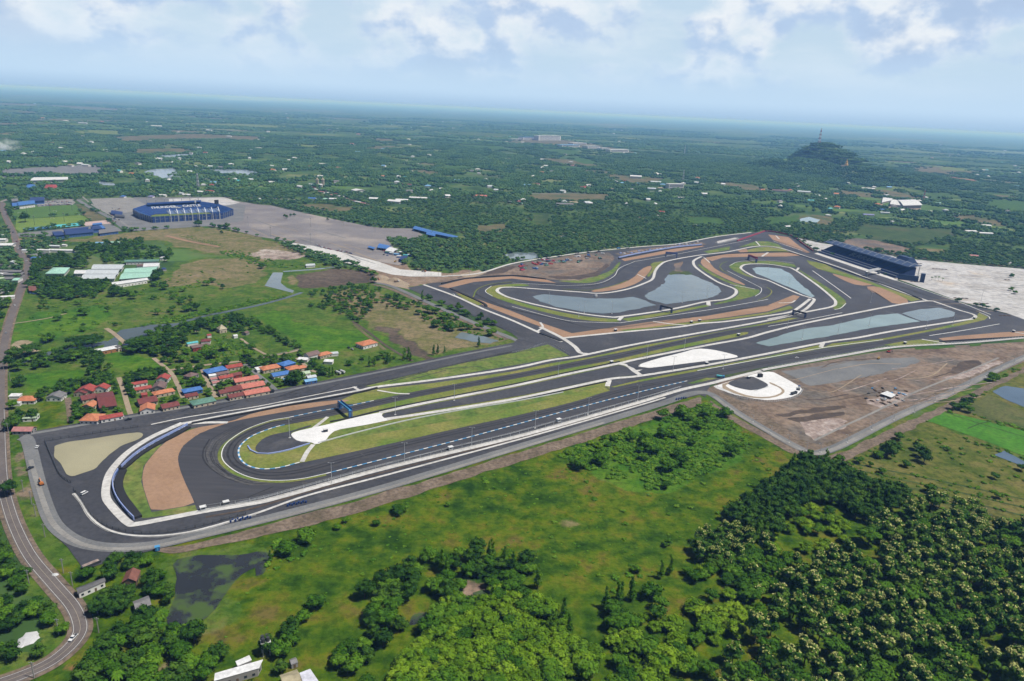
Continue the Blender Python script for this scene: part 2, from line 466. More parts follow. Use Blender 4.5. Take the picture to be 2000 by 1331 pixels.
 # ground sheets
def chaikin(p,n,closed=True):
 for _ in range(n):
  q=np.roll(p,-1,0)
  if closed:
   a,c=p*0.75+q*0.25,p*0.25+q*0.75
   p=np.stack([a,c],1).reshape(-1,2)
  else :
   a,c=p[:-1]*0.75+p[1:]*0.25,p[:-1]*0.25+p[1:]*0.75
   p=np.concatenate([p[:1],np.stack([a,c],1).reshape(-1,2),p[-1:]])
 return p
def catmull(p,sub=6,closed=False):
 n=len(p)
 out=[]
 rngk=range(n)if closed else range(n-1)
 for k in rngk:
  p1,p2=p[k],p[(k+1)%n]
  p0=p[(k-1)%n]if(closed or k>0)else p1*2-p2
  p3=p[(k+2)%n]if(closed or k<n-2)else p2*2-p1
  for j in range(sub):
   t=j/sub
   out.append(0.5*((2*p1)+(-p0+p2)*t+(2*p0-5*p1+4*p2-p3)*t*t+(-p0+3*p1-3*p2+p3)*t**3))
 if not closed:
  out.append(p[-1])
 return np.array(out)
LAYER_COUNT={}
NO_TREES=[]
def layer_z(L):
 k=LAYER_COUNT.get(L,0)
 LAYER_COUNT[L]=k+1
 return 0.10*L+0.0022*(k%40)
def ragged(p,amt,step=6.0):
 """an uneven natural edge: resample and push points in and out"""
 out=[]
 n=len(p)
 for k in range(n):
  a,c=p[k],p[(k+1)%n]
  d=np.linalg.norm(c-a)
  m_=max(1,int(d/step))
  for j in range(m_):
   out.append(a+(c-a)*(j/m_))
 out=np.array(out)
 m_=len(out)
 if m_<8:
  return out
 off=rng.normal(0,1,(m_,2))
 off=(off+np.roll(off,1,0)*1.2+np.roll(off,2,0)*0.8+np.roll(off,3,0)*0.5)/1.6
 return out+off*amt
NATURAL=[]
NAT_MATS=('meadow','olive_plain','scrub','dry_meadow','lush_grass','dark_earth','earth_bank','rubble','red_earth','pale_track','dirt')
def area(name,pts,mat,L,soft=1,rough=0.0,clear=True,px=True,kind='structure'):
 if rough and px and L<=3 and mat in NAT_MATS and not(mat=='earth_bank' and L==3)and min(q[1]for q in pts)>440:
  NATURAL.append((L,mat,GA(pts)))
  if clear:
   NO_TREES.append(GA(pts))
  return None
 p=GA(pts)if px else np.asarray(pts,float)
 if rough:
  p=ragged(p,rough,max(4.0,rough*2.2))
  if soft:
   p=chaikin(p,1)
 elif soft:
  p=chaikin(p,soft)
 if clear:
  NO_TREES.append(p)
 z=layer_z(L)
 vs=[Vector((x,y,0))for x,y in p]
 tris=tessellate_polygon([vs])
 fs=[]
 for t in tris:
  a,b_,c=(p[i]for i in t)
  cr_=(b_[0]-a[0])*(c[1]-a[1])-(b_[1]-a[1])*(c[0]-a[0])
  fs.append(tuple(t)if cr_>0 else tuple(reversed(t)))
 o=mesh_obj(name,[(x,y,z)for x,y in p],fs,mat)
 o['kind']=kind
 return o
def line_pts(pts,px=True,sub=6):
 p=GA(pts)if px else np.asarray(pts,float)
 return catmull(p,sub)if(len(p)>2 and sub>1)else p
def offset_line(p,d):
 t=np.gradient(p,axis=0)
 t/=np.linalg.norm(t,axis=1)[:,None]+1e-9
 return p+np.stack([-t[:,1],t[:,0]],1)*d
def resample(p,step):
 seg=np.linalg.norm(np.diff(p,axis=0),axis=1)
 s_=np.concatenate([[0],np.cumsum(seg)])
 n=max(2,int(s_[-1]/step)+1)
 t=np.linspace(0,s_[-1],n)
 return np.stack([np.interp(t,s_,p[:,0]),np.interp(t,s_,p[:,1])],1)
def band(name,pts,width,mat,L,px=True,sub=6,clear=True,alt=None,alt_len=4.0,kind='structure',off=0.0):
 """a road, painted line or paved strip of a constant width in metres"""
 p=line_pts(pts,px,sub)
 if alt:
  p=resample(p,alt_len)
 if off:
  p=offset_line(p,off)
 a,c=offset_line(p,width/2),offset_line(p,-width/2)
 z=layer_z(L)
 n=len(p)
 vs=[(x,y,z)for x,y in a]+[(x,y,z)for x,y in c]
 fs=[(k,n+k,n+k+1,k+1)for k in range(n-1)]
 idx=None
 mats=[mat]
 if alt:
  mats=[mat,alt]
  idx=[k%2 for k in range(n-1)]
 o=mesh_obj(name,vs,fs,None,mats=mats,idx=idx)
 o['kind']=kind
 if clear and width>2:
  NO_TREES.append(np.concatenate([offset_line(p,width/2+1.5),offset_line(p,-width/2-1.5)[::-1]]))
 return o
 # THE GROUND
HILL=G(1600,345)
HILL_C=np.array([HILL.x,HILL.y])
def terrain_height(x,y):
 """flat plain with one low wooded hill and its shoulder"""
 h=np.zeros_like(x)
 for(px,py,ht,rx,ry)in HILLS:
  c=G(px,py)
  h=np.maximum(h,ht*np.exp(-(((x-c.x)/rx)**2+((y-c.y)/ry)**2)**1.25))
 h=np.where(h>1.0,h-1.0,0.0)
 return h
HILLS=[(1603,330,148,150,250),(1560,338,72,250,320),(1640,338,112,120,220),(1690,352,62,190,260),(1770,352,30,260,260),(1470,336,24,480,420)]
xs=np.unique(np.concatenate([np.linspace(-90000,90000,41),np.linspace(-6000,6000,121),np.linspace(-600,3600,141)]))
ys=np.unique(np.concatenate([np.linspace(-3000,130000,45),np.linspace(-500,7500,101),np.linspace(2300,5200,91)]))
XX,YY=np.meshgrid(xs,ys)
ZZ=terrain_height(XX,YY)
vs=np.stack([XX.ravel(),YY.ravel(),ZZ.ravel()],1)
nx=len(xs)
fs=[(j*nx+i,j*nx+i+1,(j+1)*nx+i+1,(j+1)*nx+i)for j in range(len(ys)-1)for i in range(nx-1)]
gnd=mesh_obj('ground',vs,fs,'countryside',smooth=True)
gnd['kind']='structure'
def A(name,mat,L,pts,**k):
 return area(name,pts,mat,L,**k)
 # open land around the circuit (natural, uneven edges)
A('meadow','meadow',1,[(60,1120),(200,1096),(330,1070),(520,1030),(720,975),(1000,888),(1180,838),(1370,772),(1410,800),(1500,850),(1580,886),(1640,880),(1700,940),(1760,1000),(1900,1010),(2060,1060),(2150,1420),(-60,1420),(-60,1330),
(60,1330),(160,1240),(100,1160)],rough=2.0,clear=False)
A('meadow','olive_plain',1,[(1590,897),(1650,884),(1760,836),(1800,820),(1925,866),(2060,930),(2060,1075),(1900,1010),(1790,985),(1700,950),(1640,915)],rough=1.5,clear=False)
A('meadow','olive_plain',1,[(1800,818),(1900,765),(2060,690),(2060,850)],rough=1.5,clear=False)
A('meadow','scrub',1,[(60,560),(200,545),(340,530),(470,500),(560,480),(620,512),(740,560),(830,600),(1000,660),(780,712),(500,768),(250,808),(60,838),(-40,840),(-40,600)],rough=3.0,clear=False)
A('meadow','dry_meadow',2,[(330,470),(250,455),(400,442),(500,462),(552,476),(600,500),(520,512),(470,498),(380,490)],rough=4.0,clear=False)
A('meadow','dry_meadow',2,[(345,520),(420,505),(500,508),(525,520),(515,552),(440,566),(370,552),(320,560)],rough=4.0,clear=False)
A('meadow','dry_meadow',2,[(640,575),(700,560),(760,580),(850,610),(985,662),(880,690),(790,690),(740,650),(690,610)],rough=3.0,clear=False)
A('field','lush_grass',2,[(38,730),(80,722),(120,712),(175,718),(172,742),(110,757),(40,775)],rough=1.2)
A('field','lush_grass',2,[(205,690),(255,682),(305,700),(325,722),(280,735),(225,728)],rough=1.2)
A('field','lush_grass',2,[(490,616),(540,604),(600,640),(700,645),(770,660),(660,690),(600,690),(560,660)],rough=2.0,clear=False)
A('field','lush_grass',2,[(25,640),(60,610),(190,600),(220,615),(150,650),(60,672),(25,680)],rough=2.5,clear=False)
A('bare_ground','pale_track',2,[(40,664),(70,660),(85,668),(84,682),(50,688),(35,680)],rough=1.2)
A('field','meadow',2,[(60,795),(100,782),(132,784),(136,830),(60,842)],rough=1.0)
A('bare_ground','dark_earth',2,[(570,540),(640,526),(700,528),(740,545),(735,552),(640,562),(580,560)],rough=2.0)
A('bare_ground','dry_meadow',2,[(560,540),(575,535),(582,552),(572,560),(563,552)],rough=1.0)
A('bare_ground','rubble',2,[(500,490),(530,487),(575,495),(590,502),(560,510),(520,506),(490,500)],rough=2.0)
A('bare_ground','dark_earth',2,[(730,640),(745,636),(790,664),(880,700),(850,706),(770,672)],rough=1.0)
A('paddy_field','paddy_green',3,[(1810,822),(1845,805),(1880,812),(2060,858),(2060,905),(1990,888),(1925,862)],soft=0)
band('earth_bank',[(1845,806),(1925,832),(2060,872)],1.6,'scrub',4,sub=1)
band('earth_bank',[(1890,838),(1912,829),(1932,824)],1.2,'scrub',4,sub=1)
A('paddy_field','olive_plain',2,[(1880,800),(1930,772),(1990,800),(2060,822),(2060,850),(1930,820)],soft=0)
A('bare_ground','dry_meadow',3,[(1085,1016),(1110,1012),(1140,1030),(1128,1040),(1100,1034)],rough=0.8,clear=False)
A('scrub_patch','lush_grass',2,[(1090,888),(1200,848),(1340,796),(1385,785),(1440,830),(1470,870),(1400,915),(1300,955),(1230,955),(1160,925)],rough=3.0,clear=False)
A('bare_ground','red_earth',3,[(1130,1205),(1160,1180),(1190,1166),(1186,1174),(1160,1190),(1140,1208)],rough=0.4)
A('bare_ground','red_earth',3,[(1400,1300),(1425,1280),(1432,1284),(1412,1306)],rough=0.4)
A('bare_ground','pale_track',3,[(195,1256),(205,1246),(214,1248),(212,1258),(203,1270),(196,1266)],rough=0.5)
A('bare_ground','pale_track',3,[(222,1228),(238,1222),(240,1232),(226,1240)],rough=0.5)
A('bare_ground','red_earth',3,[(150,1260),(166,1262),(170,1331),(176,1400),(150,1400),(152,1331),(110,1318),(118,1306),(150,1306)],rough=0.4)
A('bare_ground','dry_meadow',3,[(300,1300),(345,1290),(350,1330),(300,1345)],rough=0.8)
# ploughed-looking parallel banks on the right hand plain
for k in range(7):
 a=(1660+k*14,905+k*14)
 c=(2040,985+k*17)
 band('earth_bank',[a,((a[0]+c[0])/2,(a[1]+c[1])/2-2),c],2.2,'scrub',2,clear=False)
 # water outside the circuit
A('pond_bank','scrub',2,[(308,1110),(340,1088),(440,1072),(500,1056),(535,1072),(515,1112),(470,1140),(455,1180),(420,1215),(378,1238),(340,1205),(335,1160),(318,1130)],rough=1.5)
A('pond_bank','dirt',2,[(900,1130),(960,1140),(960,1180),(900,1180)],rough=1.5)
A('pond_bank','dark_earth',2,[(790,1224),(800,1196),(836,1192),(842,1206),(824,1226)],rough=1.0)
A('pond','dark_water',3,[(320,1107),(367,1091),(440,1083),(497,1066),(520,1076),(505,1100),(480,1112),(458,1130),(445,1160),(424,1190),(402,1213),(376,1225),(356,1200),(352,1165),(335,1130)],rough=3.2)
A('pond','dark_water',3,[(797,1222),(806,1202),(822,1198),(832,1201),(824,1212),(812,1222)],rough=0.5)
A('pond','dark_water',3,[(920,1160),(945,1152),(955,1160),(935,1172)],rough=0.6)
A('pond','dark_water',3,[(498,1098),(522,1096),(518,1120),(500,1128)],rough=0.8)
A('canal','canal_water',3,[(222,654),(237,645),(290,636),(340,632),(352,636),(300,652),(262,664),(248,668)],rough=0.8)
A('canal','canal_water',3,[(212,668),(226,658),(234,664),(232,676),(214,682),(196,682)],rough=0.6)
band('canal',[(30,712),(70,698),(125,685),(180,676),(212,668)],11,'canal_water',3)
band('canal',[(345,634),(400,618),(440,610),(500,598),(550,585),(578,576),(590,572)],6.5,'canal_water',3)
A('canal','grey_water',3,[(517,559),(533,533),(553,533),(548,553),(560,563),(574,568),(572,573),(545,566)],soft=0)
band('canal',[(553,531),(600,528),(640,524),(676,518)],7.0,'grey_water',3)
A('pond','blue_water',3,[(1938,765),(1965,754),(2060,770),(2060,810),(2000,797),(1962,781)],rough=0.6)
A('pond','blue_water',3,[(1942,890),(1960,881),(2000,902),(2060,925),(2060,935),(1990,909)],rough=0.6)
A('pond','grey_water',3,[(985,501),(1000,494),(1045,494),(1058,502),(1030,507),(1000,509)],rough=2.0)
A('pond','pale_water',3,[(1562,428),(1580,424),(1602,430),(1595,436),(1563,433)],soft=0)
A('pond','grey_water',3,[(888,658),(905,650),(940,656),(975,668),(960,672),(920,668)],rough=1.2)
A('lake','lake_water',3,[(279,336),(300,331),(343,329),(346,345),(372,348),(316,350)],rough=5,soft=1)
A('lake','lake_water',3,[(386,331),(430,331),(490,332),(512,343),(466,345),(420,338)],rough=5,soft=1)
A('lake','lake_water',3,[(300,305),(330,303),(372,300),(380,304),(345,309),(312,312)],rough=6,soft=1)
A('lake','lake_water',3,[(185,355),(228,358),(226,363),(198,362)],rough=3,soft=1)
A('river','lake_water',3,[(428,193.5),(470,193.5),(600,197),(598,198.2),(500,196.5),(440,195.2)],soft=0)
A('pond','lake_water',3,[(1096,462),(1104,460),(1104,467),(1092,470)],soft=0)
# far open fields seen between the woods
FAR_FIELDS=[([(1020,385),(1060,378),(1190,380),(1200,390),(1130,394),(1050,393)],'dry_meadow'),([(1340,426),(1380,424),(1415,428),(1410,438),(1350,442)],'lush_grass'),([(1500,428),(1560,420),(1565,436),(1500,440)],'lush_grass'),([(1680,
440),(1720,440),(1860,448),(1865,462),(1780,480),(1720,472),(1670,455)],'scrub'),([(1640,372),(1700,378),(1712,384),(1690,386),(1640,380)],'dry_meadow'),([(1850,420),(1900,420),(1975,438),(1960,444),(1870,430)],'dry_meadow'),([(1920,
388),(2060,398),(2060,425),(1940,408)],'lush_grass'),([(1560,426),(1590,420),(1625,424),(1628,438),(1600,442)],'dry_meadow'),([(1780,482),(1830,478),(1850,486),(1845,496),(1800,494)],'dry_meadow'),([(930,442),(985,438),(995,452),(940,
458)],'dry_meadow'),([(1040,420),(1070,418),(1075,440),(1050,448)],'scrub'),([(560,400),(640,400),(705,408),(660,414),(590,408)],'dry_meadow'),([(0,332),(60,328),(190,322),(205,332),(190,342),(90,340),(0,348)],'grey_gravel'),([(215,
268),(380,262),(520,268),(500,275),(380,272),(240,276)],'dry_meadow'),([(260,292),(360,290),(385,296),(300,300),(250,300)],'dry_meadow'),([(130,292),(170,288),(172,292),(140,294)],'lush_grass'),([(995,274),(1050,271),(1130,276),(1240,
298),(1150,290),(1020,278)],'dry_meadow'),([(1500,330),(1520,326),(1560,336),(1530,340)],'dry_meadow')]
for k,(pp,mm)in enumerate(FAR_FIELDS):
 A('field',mm,2,pp,rough=4.0+2.0*(pp[0][1]<330))
rr=random.Random(5)
for k in range(150):
 px=rr.uniform(-60,2060)
 hz=HZ_Y0+HZ_SLOPE*px
 dy=6+130*rr.random()**1.6
 g=G(px,hz+dy)
 d=g.length
 ang_=rr.uniform(-0.5,0.5)
 w_,h_=d*rr.uniform(0.015,0.06),d*rr.uniform(0.03,0.12)
 if dy<60:
  w_*=1.8
 q=[]
 for ux,uy in((-.5,-.5),(.5,-.5),(.5,.5),(-.5,.5)):
  ux+=rr.uniform(-.12,.12)
  uy+=rr.uniform(-.12,.12)
  q.append((g.x+ux*w_*math.cos(ang_)-uy*h_*math.sin(ang_),g.y+ux*w_*math.sin(ang_)+uy*h_*math.cos(ang_)))
 if max(terrain_height(np.array([a[0]for a in q]),np.array([a[1]for a in q])))>0:
  continue
 if any(abs(a[0])<1 for a in q)or 250<px<560 and dy>90:
  continue
 area('field',q,rr.choice(['bright_grass','lush_grass','dry_meadow','dry_meadow','meadow']),1,soft=0,px=False)
 # roads outside
ROAD=[(-60,394),(0,396),(4,405),(10,422),(26,455),(37,490),(54,515),(47,547),(35,582),(20,625),(10,665),(2,715),(0,760),(0,800),(2,890),(5,940),(12,975),(29,1028),(59,1087),(103,1140),(141,1184),(156,1219),(153,1243),(129,1272),(88,
1301),(15,1331),(-60,1352)]
band('road_shoulder',ROAD,11.5,'earth_bank',3)
band('road',ROAD,7.2,'public_road',4)
band('road_marking',ROAD[13:],0.17,'white_paint',6,off=2.9)
band('road_marking',ROAD[13:],0.17,'white_paint',6,off=-2.9)
band('road_marking',ROAD[15:],0.13,'wall_cream',6)
band('road',[(0,395),(40,384),(95,389),(150,390),(240,388),(400,386),(520,388),(700,396)],9,'old_tarmac',3)
band('road',[(152,391),(180,408),(215,426),(245,448)],10,'grey_gravel',4)
band('road',[(160,384),(185,404),(222,424),(260,450)],4,'pale_gravel',4)
band('road',[(1030,379),(1100,378),(1190,377),(1290,374)],10,'pale_gravel',3)
band('road',[(1530,372),(1620,371),(1700,366),(1790,367)],10,'pale_gravel',3)
band('road',[(1200,282),(1300,298),(1390,322)],9,'pale_gravel',3)
band('lane',[(232,738),(240,760),(250,795),(256,812)],4.2,'pale_track',3)
band('lane',[(300,700),(333,728),(345,748),(358,778)],4.2,'pale_track',3)
band('lane',[(395,722),(404,745),(422,777)],4.2,'pale_track',3)
band('lane',[(478,712),(500,730),(525,750),(540,764)],4.5,'grey_gravel',3)
band('lane',[(580,700),(596,714),(612,726),(640,728)],4.0,'pale_track',3)
band('lane',[(330,724),(400,714),(480,705),(560,690),(584,684)],4.5,'pale_track',3)
band('lane',[(470,662),(495,680),(520,694)],3.0,'pale_track',3)
band('lane',[(132,778),(136,800),(138,826)],5.0,'earth_bank',3)
band('lane',[(25,633),(60,628),(95,622),(130,613)],2.5,'pale_track',3,clear=False)
band('lane',[(35,468),(60,468),(90,474),(130,470)],10,'sand',3)
band('lane',[(325,461),(370,472),(428,483)],9,'sand',3)
band('lane',[(688,628),(720,650),(760,680),(806,706)],3.5,'dark_earth',3)
band('lane',[(690,633),(716,655),(752,684)],4.0,'dry_meadow',3)
band('lane',[(207,642),(222,652),(245,672),(250,678)],5,'pale_track',4)
# stadium side: car parks, sports ground
A('car_park','old_tarmac',3,[(400,442),(470,430),(470,402),(430,388),(505,400),(530,402),(565,410),(620,422),(712,441),(745,446),(805,447),(830,462),(815,470),(756,468),(770,486),(790,505),(782,520),(742,512),(675,494),(612,482),(552,
470),(500,462),(440,446)],soft=0)
A('car_park','grey_gravel',3,[(240,402),(262,386),(430,386),(480,402),(475,432),(410,442),(260,452),(215,430)],soft=0)
A('forecourt','pale_gravel',4,[(176,389),(255,386),(285,400),(262,414),(215,420),(185,404)],soft=0)
A('forecourt','crushed_stone',4,[(330,389),(440,386),(470,397),(440,402),(330,400)],soft=0)
A('car_park','pale_gravel',3,[(70,394),(140,390),(148,396),(140,402),(75,406)],soft=0)
A('playing_field','pitch_grass_dark',4,[(20,412),(80,404),(148,400),(160,420),(95,425),(32,429)],soft=0)
A('playing_field','pitch_grass',4,[(32,429.6),(95,425.6),(160,420.6),(176,432),(130,438),(60,446),(42,456),(30,448)],soft=0)
A('grass_verge','dry_meadow',3,[(148,399),(156,400),(205,425),(212,436),(180,432),(162,420)],soft=0)
A('sports_court','court_blue',4,[(45,446.5),(98,441.5),(103,445.5),(49,450.5)],soft=0)
A('sports_court','court_cyan',4,[(101,440.5),(154,436),(160,441),(109,445.5)],soft=0)
A('sports_court','court_pink',4,[(158,435),(206,431),(218,437),(168,442)],soft=0)
A('bare_ground','grey_gravel',3,[(34,456),(100,450),(215,437),(232,446),(240,452),(100,462),(36,463)],soft=0)
A('bare_ground','dry_meadow',2,[(130,468),(245,455),(330,470),(250,470),(140,475)],rough=2.0)
A('haul_road','concrete',4,[(552,472),(565,474),(612,481),(662,492),(740,512),(782,527),(862,533),(862,541),(800,541),(765,537),(720,525),(675,514),(630,499),(587,486)],soft=0)
A('bare_ground','dirt',3,[(675,490),(742,512),(775,512),(800,525),(842,532),(862,536),(900,530),(935,528),(935,542),(862,551),(828,557),(796,563),(760,553),(725,549),(735,540),(700,520)],rough=1.5)
A('bare_ground','pale_track',4,[(725,550),(745,542),(780,546),(800,556),(798,566),(770,560)],rough=1.0)
band('lane',[(735,553),(770,562),(850,598),(930,633),(1000,662),(1012,668),(1004,676)],8,'grey_gravel',4)
band('lane',[(728,556),(768,567),(850,604),(925,636),(990,664)],7,'earth_bank',3)
# THE CIRCUIT
COMPOUND=[(795,563),(830,557),(862,550),(900,541),(935,538),(1000,517),(1075,505),(1155,494),(1250,484),(1325,478),(1400,464),(1467,455),(1500,453),(1545,463),(1587,489),(1600,493),(1750,547),(1875,592),(1967,614),(2000,622),(2090,
640),(2090,664),(2000,661),(1885,671),(1750,679),(1650,695),(1500,722),(1485,726),(1416,742),(1388,752),(1378,776),(1366,772),(1317,785),(1180,830),(1000,883),(850,930),(700,975),(500,1027),(400,1052),(308,1074),(250,1088),(164,1114),
(132,1070),(97,1038),(70,972),(57,937),(42,865),(37,852),(57,845),(135,831),(250,811),(375,790),(500,770),(650,741),(775,716),(900,690),(1004,670),(1012,662),(1000,652),(910,610),(850,588)]
area('paved_ground',COMPOUND,'apron',4,soft=0)
band('service_road',[(40,856),(52,858),(60,880),(68,915),(78,955),(97,1010),(120,1040),(160,1062),(220,1071),(300,1066),(400,1044),(500,1020),(700,968),(850,924),(1000,878),(1180,824),(1300,787),(1345,771),(1378,768),(1400,778),(1437,
805),(1500,843),(1560,876),(1592,886),(1625,878),(1660,862),(1750,816),(1860,766),(1950,722),(2000,699),(2080,662)],9.0,'grey_gravel',5)
band('service_road',[(60,900),(75,950),(97,1012),(122,1042),(162,1065),(220,1074),(300,1069),(400,1047),(500,1023),(700,971),(850,927),(1000,881),(1180,827)],3.2,'pale_gravel',6)
band('service_road',[(1395,776),(1437,807),(1500,845),(1560,878),(1592,888),(1625,880),(1660,864),(1750,818),(1860,768),(1950,724),(2000,701),(2080,664)],4.5,'pale_gravel',6)
band('service_road',[(42,862),(57,850),(95,843),(135,836),(250,816),(375,795),(500,775),(650,746),(775,721),(900,695),(1000,676)],4.0,'grey_gravel',5)
A('bare_ground','earth_bank',3,[(300,1078),(400,1056),(500,1031),(700,978),(850,934),(1000,888),(1180,834),(1317,790),(1370,776),(1372,790),(1320,806),(1200,845),(1000,908),(850,955),(700,1002),(500,1052),(340,1082)],rough=0.6)
A('bare_ground','earth_bank',3,[(1384,782),(1430,812),(1500,850),(1575,888),(1600,896),(1640,886),(1760,830),(1900,766),(2060,690),(2060,700),(1900,778),(1790,834),(1650,902),(1590,906),(1540,884),(1450,834),(1390,796)],rough=0.6)
A('bare_ground','earth_bank',2,[(20,860),(38,858),(60,945),(70,985),(96,1042),(132,1080),(150,1108),(110,1090),(60,1020),(30,940)],rough=1.2,clear=False)
# grass inside
VG='verge_grass'
A('grass_verge',VG,5,[(585,906),(547,915),(513,918),(486,912),(470,899),(466,884),(470,872),(485,858),(504,848),(534,837),(555,832),(622,820),(688,805),(725,796),(825,773),(1000,742),(1100,722),(1200,698),(1300,681),(1425,655),(1462,
648),(1460,655),(1375,672),(1250,698),(1213,709),(1245,735),(1191,741),(1190,756),(1193,770),(1125,786),(1000,815),(875,842),(750,871),(600,903)],soft=1)
A('grass_verge','bright_grass',6,[(640,862),(646,852),(660,843),(700,836),(750,827),(900,800),(1000,786),(1100,766),(1180,752),(1150,762),(1000,800),(875,824),(720,852)],soft=1)
A('grass_verge','bright_grass',5,[(712,756),(800,734),(900,711),(1000,691),(1070,674),(1112,696),(1075,702),(1000,715),(850,741),(740,756)],soft=0)
A('grass_verge',VG,5,[(655,787),(700,768),(737,761),(850,749),(1000,727),(1075,711),(1155,698),(1250,677),(1425,645),(1500,631),(1540,622),(1560,622),(1500,636),(1437,650),(1350,662),(1225,687),(1125,707),(1000,732),(900,752),(800,
770),(707,787),(680,792)],soft=0)
A('gravel_trap','sand',5,[(375,838),(445,827),(500,806),(570,793),(650,783),(690,782),(655,790),(560,805),(500,815.5),(450,825.5),(390,847),(357,872),(347,893),(350,915),(362,945),(375,972),(381,987),(297,1001),(290,984),(277,943),
(281,913),(294,895),(318,868),(345,853)],soft=1)
A('grass_verge','bright_grass',5,[(371,839),(300,874),(270,895),(243,918),(237,934),(237,955),(246,973),(267,997),(278,1014),(330,1008),(386,1001),(381,988),(296,1002),(289,984),(276,943),(280,913),(293,895),(317,868),(344,852),(385,
836)],soft=0)
A('grass_verge',VG,5,[(1192,757),(1250,743),(1312,731),(1400,715),(1500,697),(1600,675),(1604,678),(1612,678),(1625,672),(1725,662),(1820,644),(1887,628),(1905,622),(1912,612),(1930,620),(1932,624),(1875,637),(1725,666),(1612,681),
(1500,701),(1362,726),(1250,747),(1200,758)],soft=0)
A('grass_verge','bright_grass',5,[(1342,750),(1380,739),(1402,740),(1352,751)],soft=0)
A('grass_verge','scrub',5,[(1410,735),(1500,717),(1625,698),(1725,677),(1750,676),(1650,691),(1500,719),(1420,738)],soft=0)
A('grass_verge',VG,5,[(1725,675),(1762,668),(1800,664),(1832,666),(1848,671),(1750,677)],soft=0)
A('gravel_trap','sand',5,[(1833,662),(1875,657),(1960,650),(2090,643),(2090,656),(2000,657.5),(1900,664),(1848,669)],soft=0)
A('grass_verge',VG,5,[(947,570),(957,560),(1000,555),(1030,556),(1035,560),(1000,560),(975,565),(969,572),(1000,587),(1050,601),(1125,617),(1187,624),(1211,624),(1207,631),(1140,627),(1075,614),(1000,594),(962,581)],soft=1)
A('grass_verge',VG,5,[(1214,624),(1312,609),(1380,596),(1386,599),(1312,614),(1228,629)],soft=0)
A('grass_verge','bright_grass',5,[(1390,595),(1422,587),(1440,580),(1444,569),(1428,557),(1472,566),(1485,567),(1481,576),(1460,583),(1400,596)],soft=1)
A('grass_verge','bright_grass',5,[(1084,550),(1140,555),(1172,550),(1202,533),(1214,511),(1206,515),(1194,530),(1162,541),(1112,548)],soft=1)
A('grass_verge',VG,5,[(1268,515),(1300,510),(1286,518),(1273,535),(1268,542),(1262,540),(1276,525)],soft=1)
A('gravel_trap','sand',5,[(1270,519),(1274,524),(1262,540),(1248,553),(1212,566),(1165,572),(1150,569),(1200,560),(1237,545),(1251,527)],soft=1)
A('gravel_trap','sand',5,[(855,560),(910,546),(1000,540.5),(1067,547),(1087,554),(1037,549.5),(1000,545),(925,552),(875,564)],soft=0)
A('gravel_trap','sand',5,[(880,566),(937,587),(1000,609),(1055,631),(1117,652),(1275,629),(1375,619),(1500,597),(1550,577),(1562,580),(1550,592),(1500,609),(1425,620),(1325,632),(1250,644),(1120,659),(1100,660),(1050,637),(1000,619),
(925,590)],soft=0)
A('grass_verge',VG,5,[(1207,646),(1262,641),(1312,634),(1425,621.5),(1500,611),(1542,598),(1550,603),(1500,615),(1370,632),(1300,639),(1225,648)],soft=0)
A('grass_verge',VG,5,[(890,574),(905,577),(942,595),(935,598),(905,584)],soft=0)
A('gravel_trap','sand',5,[(1370,506),(1384,505),(1386,514),(1398,528),(1437,546),(1462,561),(1425,549),(1388,531),(1368,517)],soft=1)
A('gravel_trap','sand',5,[(1378,504),(1420,497),(1500,495),(1545,494),(1562,500),(1535,502),(1470,502),(1412,504),(1390,511)],soft=0)
A('grass_verge','bright_grass',5,[(1362,518),(1367,517),(1388,532),(1425,551),(1465,563),(1440,560),(1404,546),(1375,530)],soft=1)
A('grass_verge','bright_grass',5,[(1374,492),(1426,482),(1424,489),(1384,496)],soft=0)
A('grass_verge','bright_grass',5,[(1442,484),(1476,472),(1500,472),(1520,478),(1535,490),(1505,481),(1470,481)],soft=0)
A('grass_verge',VG,5,[(1455,490),(1480,484),(1500,483),(1530,488),(1545,494),(1500,493),(1462,494)],soft=0)
A('grass_verge','bright_grass',5,[(1420,519),(1445,512),(1500,510),(1550,516),(1557,524),(1540,521),(1500,516),(1462,515),(1447,521),(1446,528),(1455,536),(1475,543),(1465,543),(1434,531)],soft=1)
A('grass_verge','bright_grass',5,[(1557,525),(1605,555),(1650,585),(1653,595),(1641,604),(1625,606),(1633,594),(1626,581),(1592,552),(1562,531)],soft=1)
A('grass_verge',VG,5,[(1575,509),(1612,517),(1630,527),(1700,551),(1740,566),(1797,586),(1780,590),(1740,572),(1700,556),(1640,538),(1597,526),(1580,516)],soft=0)
A('gravel_trap','sand',5,[(1620,534),(1645,540),(1690,553),(1708,558),(1676,559),(1650,550)],soft=1)
A('gravel_trap','sand',5,[(1687,561),(1712,560),(1740,571),(1782,590),(1750,597),(1720,581)],soft=1)
A('gravel_trap','sand',5,[(1213,507),(1250,500),(1312,487.5),(1367,480),(1376,482),(1300,496.5),(1220,511)],soft=0)
A('gravel_trap','sand',5,[(1500,459),(1540,464),(1562,482),(1582,494),(1575,495),(1545,483),(1510,470)],soft=0)
A('gravel_trap','sand',5,[(1440,490),(1458,487),(1462,494),(1448,495)],soft=0)
